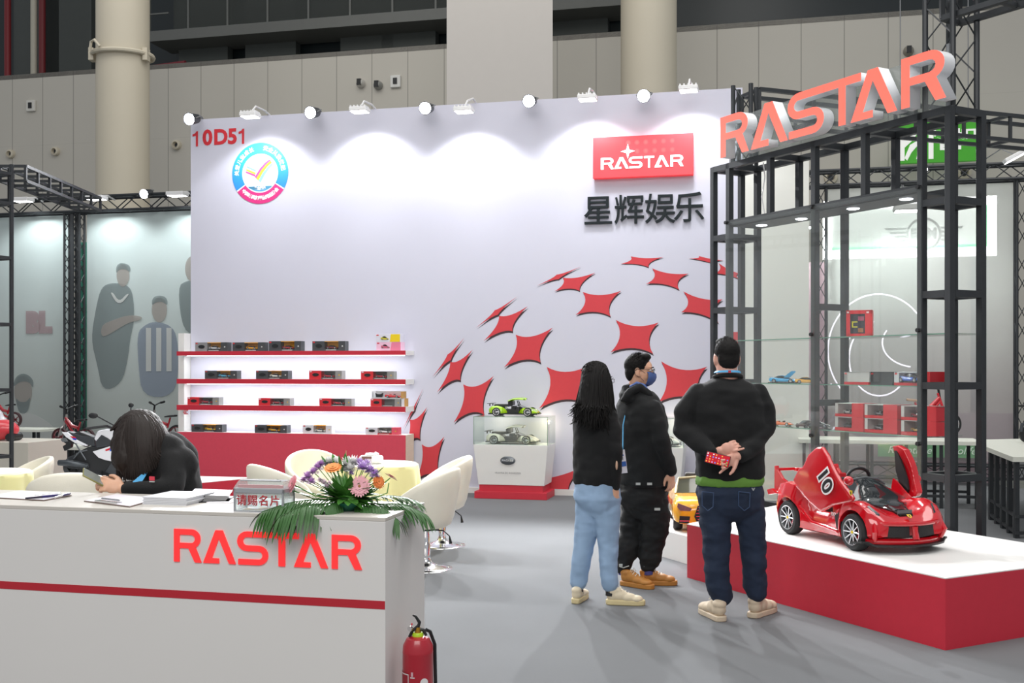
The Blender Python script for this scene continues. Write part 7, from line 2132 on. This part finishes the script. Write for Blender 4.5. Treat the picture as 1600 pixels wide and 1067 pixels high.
# mask
mk = MB(); rows = []
for j, (z, y0, wd) in enumerate(((-.002, .100, .05), (-.015, .118, .062), (-.04, .122, .068), (-.065, .114, .066), (-.088, .096, .056), (-.104, .068, .04))):
    ro = [M_ for M_ in []]
    outer = [(wd * math.sin(a) * 1.05, y0 * math.cos(a * .62) ** 1.6 - .0, z + .002 * math.cos(6 * a)) for a in [-1.25 + 2.5 * k / 14 for k in range(15)]]
    inner = [(x * .96, y - .004, z) for x, y, z in outer[::-1]]
    rows.append([Mh @ Vector(p) for p in outer + inner])
mk.loft(rows)
msk = mk.build('face_mask', mat('mask_blue', '#41598f', .75, var=.12, vs=40, bump=.3, bs=120, stretch=(1, 1, 5)), B, True, ang=70)
for sx in (-1, 1):
    e = MB(); e.tube([Mh @ Vector(p) for p in ((sx * .062, .045, -.012), (sx * .076, .01, .012), (sx * .083, -.015, .02), (sx * .084, -.03, .0))], .0014, 5); e.tube([Mh @ Vector(p) for p in ((sx * .06, .04, -.07), (sx * .075, .01, -.04), (sx * .083, -.022, -.03), (sx * .084, -.03, -.0))], .0014, 5); e.build('ear_loop', mat('loop_dark', '#23283a', .6), msk, True)
def glasses(parent, M, nm_='glasses', c=None):
    g = MB()
    for sx in (-1, 1):
        pts = [M @ Vector((sx * .033 + .024 * math.cos(a), .104 - .006 * abs(math.cos(a)), .008 + .017 * math.sin(a))) for a in [2 * math.pi * k / 24 for k in range(25)]]
        g.tube(pts, .0016, 6)
        g.tube([M @ Vector((sx * .057, .1, .014)), M @ Vector((sx * .074, .06, .018)), M @ Vector((sx * .082, -.01, .014)), M @ Vector((sx * .083, -.025, .004))], .0018, 6)
    g.tube([M @ Vector((-.01, .105, .012)), M @ Vector((0, .108, .015)), M @ Vector((.01, .105, .012))], .0016, 6)
    o = g.build(nm_, c or blackp, parent, True)
    l = MB()
    for sx in (-1, 1):
        l.add([M @ Vector((sx * .033 + .023 * math.cos(a), .1, .008 + .016 * math.sin(a))) for a in [2 * math.pi * k / 20 for k in range(20)]], [tuple(range(20))])
    l.build('lenses', glass('lens_glass', '#f4f6fa'), o)
glasses(B, Mh)
hd2 = MB()
ringloft(hd2, [(q(998, 612), rx * .1, fx * .09), (q(999, 622), rx * .155, fx * .115), (q(1000, 634), rx * .195, fx * .135), (q(1001, 660), rx * .205, fx * .16), (q(1004, 700), rx * .2, fx * .168), (q(1006, 735), rx * .2, fx * .165), (q(1006, 757), rx * .19, fx * .155)])
hd2.limb([q(1019, 640, -.13), q(1027, 668, -.17), q(1035, 698, -.19), (q(1043, 722, -.16)), q(1048, 735, -.14)], [.075, .07, .062, .056, .042], 16)
hd2.limb([q(985, 640, .15), q(982, 668, .18), q(985, 698, .2), q(1003, 732, .2)], [.075, .07, .062, .045], 16)
ho = fused(hd2, 'hoodie', sweat2, B, .009, 6, wr=.012, wf=7, ws=(1, 1, 1.4), seed=5)
hb = MB(); hb.sph((0, 0, 0), (.085, .1, .055), 18, M=trm(*(q(984, 622, -.02))) @ rotm('Y', 28)); hb.tube([q(974, 628, -.1), q(984, 612, -.1), q(1000, 606, -.09), q(1014, 616, -.09), q(1022, 632, -.08)], [.028, .034, .034, .03, .02], 12); hb.tube([q(974, 626, -.06), q(978, 608, .0), q(990, 604, .07), q(1008, 612, .08)], [.03, .036, .034, .03], 12)
fused(hb, 'hood', sweat2, ho, .008, 5, wr=.007, wf=16, seed=2)
MB().tube([q(984, 604, -.05), q(995, 598, -.068), q(1006, 602, -.07), q(1012, 609, -.06)], [.006, .01, .012, .008], 8).build('shirt_collar', mat('collar_blue', '#5e79b8', .7), B, True)
tr = trousers(q, [(q(1005, 750), rx * .175, fx * .14), (q(1005, 775), rx * .19, fx * .155), (q(1006, 793), rx * .165, fx * .135), (q(1006, 808), rx * .11, fx * .09)],
         [([(993, 780, .06), (989, 815, .05), (984, 845, .03), (977, 868, .01), (975, 884, .0)], (.1, .096, .088, .074, .056)), ([(1019, 780, -.06), (1024, 812, -.05), (1022, 845, -.03), (1016, 868, -.02), (1013, 884, -.02)], (.115, .108, .09, .082, .058))], blkp, B, 'cargo_trousers', seed=7, wr=.017)
lbm = mat('label_white_cloth', '#b9bdb9', .7)
for (x, y, dy, w_) in ((997, 756, -.19, .016), (1015, 756, -.2, .017), (1027, 795.5, -.185, .02), (970, 883, -.075, .012), (1044.5, 794, -.1, .007)):
    MB().bx(-w_, w_, -.004, .004, -.0085, .0085, M=trm(*q(x, y, dy))).build('cloth_label', lbm, tr)
for pts in ([(968, 885), (974, 887), (983, 884)], [(1006, 885), (1013, 888), (1023, 884)]):
    MB().tube([q(x, y, -.06) for x, y in pts], .004, 6).build('white_cuff_stripe', lbm, tr)
for x, dy in ((974, .0), (1012, -.02)):
    MB().cone(q(x, 880, dy), q(x + 1, 897, dy), .038, .04, n=16).build('sock', mat('sock_violet', '#4a4a86', .8), B, True)
shoe(B, Vector((q(970, 910).x, -.02, 0)), (.55, -.42, 0), .27, tans, tans, 'tan_shoe', laces=True)
shoe(B, Vector((q(999, 910).x, -.01, 0)), (1, -.06, 0), .27, tans, tans, 'tan_shoe', laces=True)
# visitor card hanging at the side
t = thing('visitor_card', 'white and blue visitor card hanging between the two dark tops', 'badge', q(973, 721, -.24) + base)
MB().bx(-.024, .024, -.002, .002, -.082, .082, M=rotm('Y', -7)).build('card', paper, t)
MB().bx(-.02, .022, -.003, -.002, -.035, .0, M=rotm('Y', -7)).build('blue_block', paint('#2f5fae'), t); MB().bx(-.016, .012, -.003, -.002, .04, .048, M=rotm('Y', -7)).build('blue_line', paint('#2f5fae'), t)
MB().bx(-.012, .006, -.003, -.002, .012, .032, M=rotm('Y', -7)).build('small_mark', mat('mark_grey', '#8a8e90', .6), t)
MB().tube([(0, 0, .08), (.015, .12, .25), (.06, .2, .42)], .004, 6).build('cord', lany, t, True)

# ---------------------------------------------------------------- woman with long dark hair
base = Vector(((930 - CX) / F * 7.25, 7.25, 0))
C3 = person('person with long dark hair, black sweatshirt and light blue jeans, seen from behind', base)
q = Pose(7.25, base)
fx = Vector((.72, .69, 0)); rx = Vector((.69, -.72, 0))
Mh = frame_to(q(934, 594, 0), Vector((.93, .38, -.1)))
sk = MB(); head_shape(sk, Mh @ Matrix.Scale(.95, 4))
sk.limb([q(932, 600), q(932, 622), q(932, 635)], [.05, .048, .06], 14)
ringloft(sk, [(q(932, 636), rx * .11, fx * .06), (q(932, 670), rx * .13, fx * .08), (q(933, 720), rx * .12, fx * .08), (q(934, 770), rx * .15, fx * .1)])
sk.limb([q(955, 655, -.05), q(961, 710, -.1), q(962, 762, -.1)], [.04, .033, .023], 12); sk.limb([q(910, 655, .1), q(912, 710, .16), q(922, 755, .18)], [.04, .033, .023], 12)
sk.limb([q(922, 775, .04), q(915, 850, .03), (q(902, 925, .02))], [.075, .045, .033], 12); sk.limb([q(946, 775, -.02), q(951, 855, -.04), q(955, 925, -.05)], [.075, .045, .033], 12)
hand(sk, frame_to(q(962, 760, -.1), Vector((.0, .02, -1)), rx), ts=1, k=.9, curl=.6, thumb=.5)
hand(sk, frame_to(q(922, 755, .18), Vector((.0, .05, -1)), -rx), ts=-1, k=.9, curl=.6, thumb=.5)
fused(sk, 'body', skinm, C3, .0045, 3)
eyes(C3, Mh @ Matrix.Scale(.95, 4)); glasses(C3, Mh @ Matrix.Scale(.97, 4), c=mat('thin_frame_grey', '#55595c', .3, .5))
def vol(o):
    o.limb([q(929, 588, -.02), q(926, 610, -.05), q(924, 632, -.08)], [.088, .092, .085], 16)
    o.limb([q(942, 600, -.04), q(945, 628, -.07)], [.06, .05], 12)
def tips(u, R_):
    tx_, ty_ = R_.uniform(-.06, .06), R_.uniform(-.085, .06)
    top = Mh @ Vector((tx_, ty_ - .02, .035 + .09 * math.sqrt(max(.05, 1 - (tx_ / .083) ** 2 - (ty_ / .102) ** 2))))
    side = R_.random() ** .9
    x0 = 905 + 53 * side + R_.uniform(-1, 1)
    x1 = 896 + 66 * side + R_.uniform(-2, 2); yb = R_.uniform(640, 676) - 10 * (side < .15) + 6 * (side > .8)
    dy = -.115 + .10 * (2 * side - 1) ** 2 - R_.uniform(0, .03)
    w_ = R_.uniform(-3, 3); cu = R_.uniform(-1, 1)
    pts = [top, q(910 + 44 * side, 584 - 6 * (1 - (2 * side - 1) ** 2), dy * .8), q(x0, 608, dy * 1.1), q(x0 + w_ - (1 - side) * 3, 630, dy * 1.25), q(x1 + 3 * cu, (630 + yb) / 2, dy * 1.35 - .01), q(x1 - 3 * cu, yb - 6, dy * 1.35 - .012), q(x1 + (side - .55) * 14 + 3 * cu, yb, dy * 1.25 - .01)]
    P = []
    for i in range(len(pts) - 1):
        for k in range(4): P.append(pts[i].lerp(pts[i + 1], k / 4))
    P.append(pts[-1])
    for _ in range(3): P = [P[0]] + [(P[i - 1] + P[i] * 2 + P[i + 1]) / 4 for i in range(1, len(P) - 1)] + [P[-1]]
    n = len(P); r_ = R_.uniform(.0032, .006)
    return P, [r_ * (1 - (i / n) ** 3 * .85) for i in range(n)], 5
long_hair(C3, Mh @ Matrix.Scale(.97, 4), hairm, tips, 5, 420, vol)
sw_ = MB()
ringloft(sw_, [(q(932, 632), rx * .09, fx * .07), (q(931, 642), rx * .145, fx * .09), (q(931, 655), rx * .165, fx * .11), (q(932, 690), rx * .165, fx * .13), (q(933, 725), rx * .165, fx * .135), (q(933, 748), rx * .17, fx * .135), (q(933, 757), rx * .155, fx * .125)])
sw_.limb([q(952, 652, -.06), q(958, 682, -.1), q(961, 712, -.12), q(962, 740, -.115), q(962, 760, -.1)], [.062, .056, .052, .046, .034], 16)
sw_.limb([q(909, 652, .1), q(908, 690, .16), q(912, 715, .18), q(922, 752, .18)], [.062, .056, .05, .036], 16)
fused(sw_, 'sweatshirt', sweat, C3, .008, 6, wr=.010, wf=8, ws=(1, 1, 1.5), seed=11)
trousers(q, [(q(933, 752), rx * .15, fx * .12), (q(933, 778), rx * .165, fx * .14), (q(934, 790), rx * .145, fx * .12), (q(934, 806), rx * .10, fx * .08)],
         [([(921, 785, .04), (918, 815, .04), (913, 850, .03), (907, 880, .02), (904, 908, .02)], (.095, .086, .07, .066, .058)), ([(946, 785, -.03), (949, 815, -.04), (950, 850, -.05), (951, 880, -.06), (953, 912, -.06)], (.098, .086, .068, .062, .058))], denl, C3, seed=12, wr=.007)
for x, dy, y0 in ((903, .02, 905), (955, -.06, 908)):
    MB().cone(q(x, y0, dy), q(x, y0 + 22, dy), .034, .038, n=16).build('sock', blackp, C3, True)
shoe(C3, Vector((q(898, 930).x, -.06, 0)), (.30, .95, 0), .25, creamshoe, solec, chunky=1.05)
shoe(C3, Vector((q(946, 930).x, -.06, 0)), (1, -.12, 0), .255, creamshoe, solec, chunky=1.05)
MB().sph((0, 0, 0), (.008, .014, .03), 12, M=trm(*q(963.5, 727, -.19))).build('card_case', mat('pale_leather', '#c9a58c', .5), C3, True)

# ---------------------------------------------------------------- woman seated at the counter
Y0 = 5.15
base = Vector(((243 - CX) / F * 5.42, 5.42, 0))
D = person('seated person with shoulder-length brown hair and black jacket bent over a phone at the counter', base)
q = Pose(Y0, base)
fx = Vector((-.93, -.36, 0)); rx = Vector((-.36, .93, 0))
Mh = frame_to(q(212, 690, -.0), Vector((-.72, -.25, -.66)), (-.5, -.1, 1))
sk = MB(); head_shape(sk, Mh @ Matrix.Scale(.96, 4))
sk.limb([q(220, 700, .0), q(238, 712, .03), q(256, 722, .05)], [.048, .048, .055], 14)
ringloft(sk, [(q(262, 722, .05), rx * .10, fx * .06), (q(264, 750, .05), rx * .14, fx * .08), (q(268, 800, .12), rx * .13, fx * .09), (q(266, 860, .18), rx * .15, fx * .1)])
sk.limb([q(268, 726, -.04), q(266, 764, -.13), q(196, 764, -.2)], [.04, .034, .024], 12); sk.limb([q(256, 720, .18), q(250, 766, .18), q(190, 762, -.05)], [.04, .034, .024], 12)
hp = q(262, 872, .2)
for s_ in (-1, 1):
    h0 = hp + rx * .09 * s_; kn = h0 + fx * .4 + Vector((0, 0, .0)); an = kn + fx * -.02 + Vector((0, 0, -.42 + .0)); an.z = .09
    sk.limb([h0, kn, an], [.08, .052, .036], 12)
hand(sk, frame_to(q(192, 764, -.2), q(160, 756, -.2) - q(192, 764, -.2), (.1, -.9, .45)), ts=1, k=.92, curls=(.55, .7, .8, .9), thumb=.35)
hand(sk, frame_to(q(186, 760, -.06), q(160, 752, -.12) - q(186, 760, -.06), (-.1, .9, .4)), ts=-1, k=.92, curls=(.6, .7, .8, .9), thumb=.35)
fused(sk, 'body', skinm, D, .0045, 3)
eyes(D, Mh @ Matrix.Scale(.96, 4))
def vol(o):
    o.limb([q(216, 668, -.02), q(205, 690, -.05), q(200, 715, -.08), q(205, 735, -.09)], [.09, .085, .075, .045], 16)
    o.limb([q(225, 668, .0), q(238, 690, -.02), q(245, 712, -.06), q(236, 728, -.1)], [.085, .085, .06, .04], 16)
    o.limb([q(205, 670, .05), q(192, 695, .06), q(192, 720, .05)], [.07, .06, .04], 12)
def tips(u, R_):
    side = R_.random(); top = Mh @ Vector((R_.uniform(-.03, .03), R_.uniform(-.07, .05), .115))
    xm = 178 + 82 * side; xb = 184 + 82 * side + R_.uniform(-3, 3); yb = 748 - 44 * max(0, side - .35) ** 1.0 * 1.3 + R_.uniform(-10, 5)
    dy = -.16 + .10 * (2 * side - 1) ** 2
    pts = [top, q(192 + 48 * side, 645, dy * .55), q(xm, 676, dy), q(xm + 1 - 6 * side + 3, 706, dy * 1.15), q(xb, yb, dy * 1.1)]
    P = []
    for i in range(len(pts) - 1):
        for k in range(4): P.append(pts[i].lerp(pts[i + 1], k / 4))
    P.append(pts[-1])
    for _ in range(4): P = [P[0]] + [(P[i - 1] + P[i] * 2 + P[i + 1]) / 4 for i in range(1, len(P) - 1)] + [P[-1]]
    n = len(P)
    r_ = R_.uniform(.0025, .005)
    return P, [r_ * (1 - (i / n) ** 4 * .8) for i in range(n)], 5
long_hair(D, Mh @ Matrix.Scale(.97, 4), hairb, tips, 9, 460, vol)
sw_ = MB()
ringloft(sw_, [(q(246, 700, .02), rx * .09, fx * .06), (q(256, 706, .03), rx * .16, fx * .1), (q(262, 722, .04), rx * .19, fx * .13), (q(266, 750, .06), rx * .19, fx * .14), (q(268, 790, .1), rx * .18, fx * .14), (q(266, 850, .16), rx * .18, fx * .14)])
sw_.limb([q(250, 705, .02), q(268, 702, .06), q(280, 716, .08), q(280, 745, .08)], [.07, .09, .09, .1], 16)
sw_.sph(tuple(q(258, 706, -.03)), .088, 18); sw_.sph(tuple(q(244, 724, -.07)), .062, 16); sw_.sph(tuple(q(280, 728, -.04)), .09, 18)
sw_.limb([q(268, 722, -.08), q(272, 744, -.13), q(268, 764, -.17), q(232, 765, -.2), q(198, 764, -.2)], [.066, .062, .054, .046, .034], 16)
sw_.limb([q(256, 715, .2), q(256, 745, .22), q(252, 762, .18), q(195, 762, -.05)], [.062, .058, .05, .034], 16)
fused(sw_, 'jacket', sweat, D, .008, 22, wr=.009, wf=8, seed=21)
o = MB()
for s_ in (-1, 1):
    h0 = hp + rx * .09 * s_; kn = h0 + fx * .4; an = Vector((kn.x, kn.y, .12)); o.limb([h0, kn, an], [.095, .07, .055], 16)
    shoe(D, an + Vector((.05, .02, -.12)), fx, .25, blackp, blackp, laces=False)
fused(o, 'trousers', blkp, D, .01, 4)
MB().loft([[q(228, 735, -.16), q(231, 738, -.16), q(231, 738, -.157), q(228, 735, -.157)], [q(208, 752, -.21), q(219, 757, -.215), q(219, 757, -.212), q(208, 752, -.207)], [q(204, 760, -.22), q(208, 763, -.225), q(208, 763, -.222), q(204, 760, -.217)]]).build('lanyard', lany, D, True)
MB().bx(-.013, .013, -.002, .002, -.009, .009, M=trm(*q(237.5, 747.5, -.245)) @ rotm('Z', -15)).build('chest_patch', mat('patch_red', '#cf3a4c', .6), D)
MB().bx(-.013, .013, -.002, .002, -.002, .002, M=trm(*q(237.5, 752.5, -.247)) @ rotm('Z', -15)).build('chest_patch_line', lbm, D)
pa_, pb2 = at(137, 741, Y0 - .22), at(168, 757, Y0 - .17)
t = thing('smartphone', 'smartphone in a pale olive case held in both hands over the counter', 'phone', (pa_ + pb2) / 2)
M = frame_to(Vector((0, 0, 0)), pb2 - pa_, (-.35, -.5, .8)); L = .075
MB().bx(-.036, .036, -L, L, -.004, .004, M=M).build('case', mat('case_olive', '#8e8a52', .3, .3), t, bevel=.003)
MB().bx(-.033, .033, -L + .003, L - .003, .004, .005, M=M).build('screen', mat('screen_grey', '#6f7470', .15, emis='#9aa096', es=.2), t)
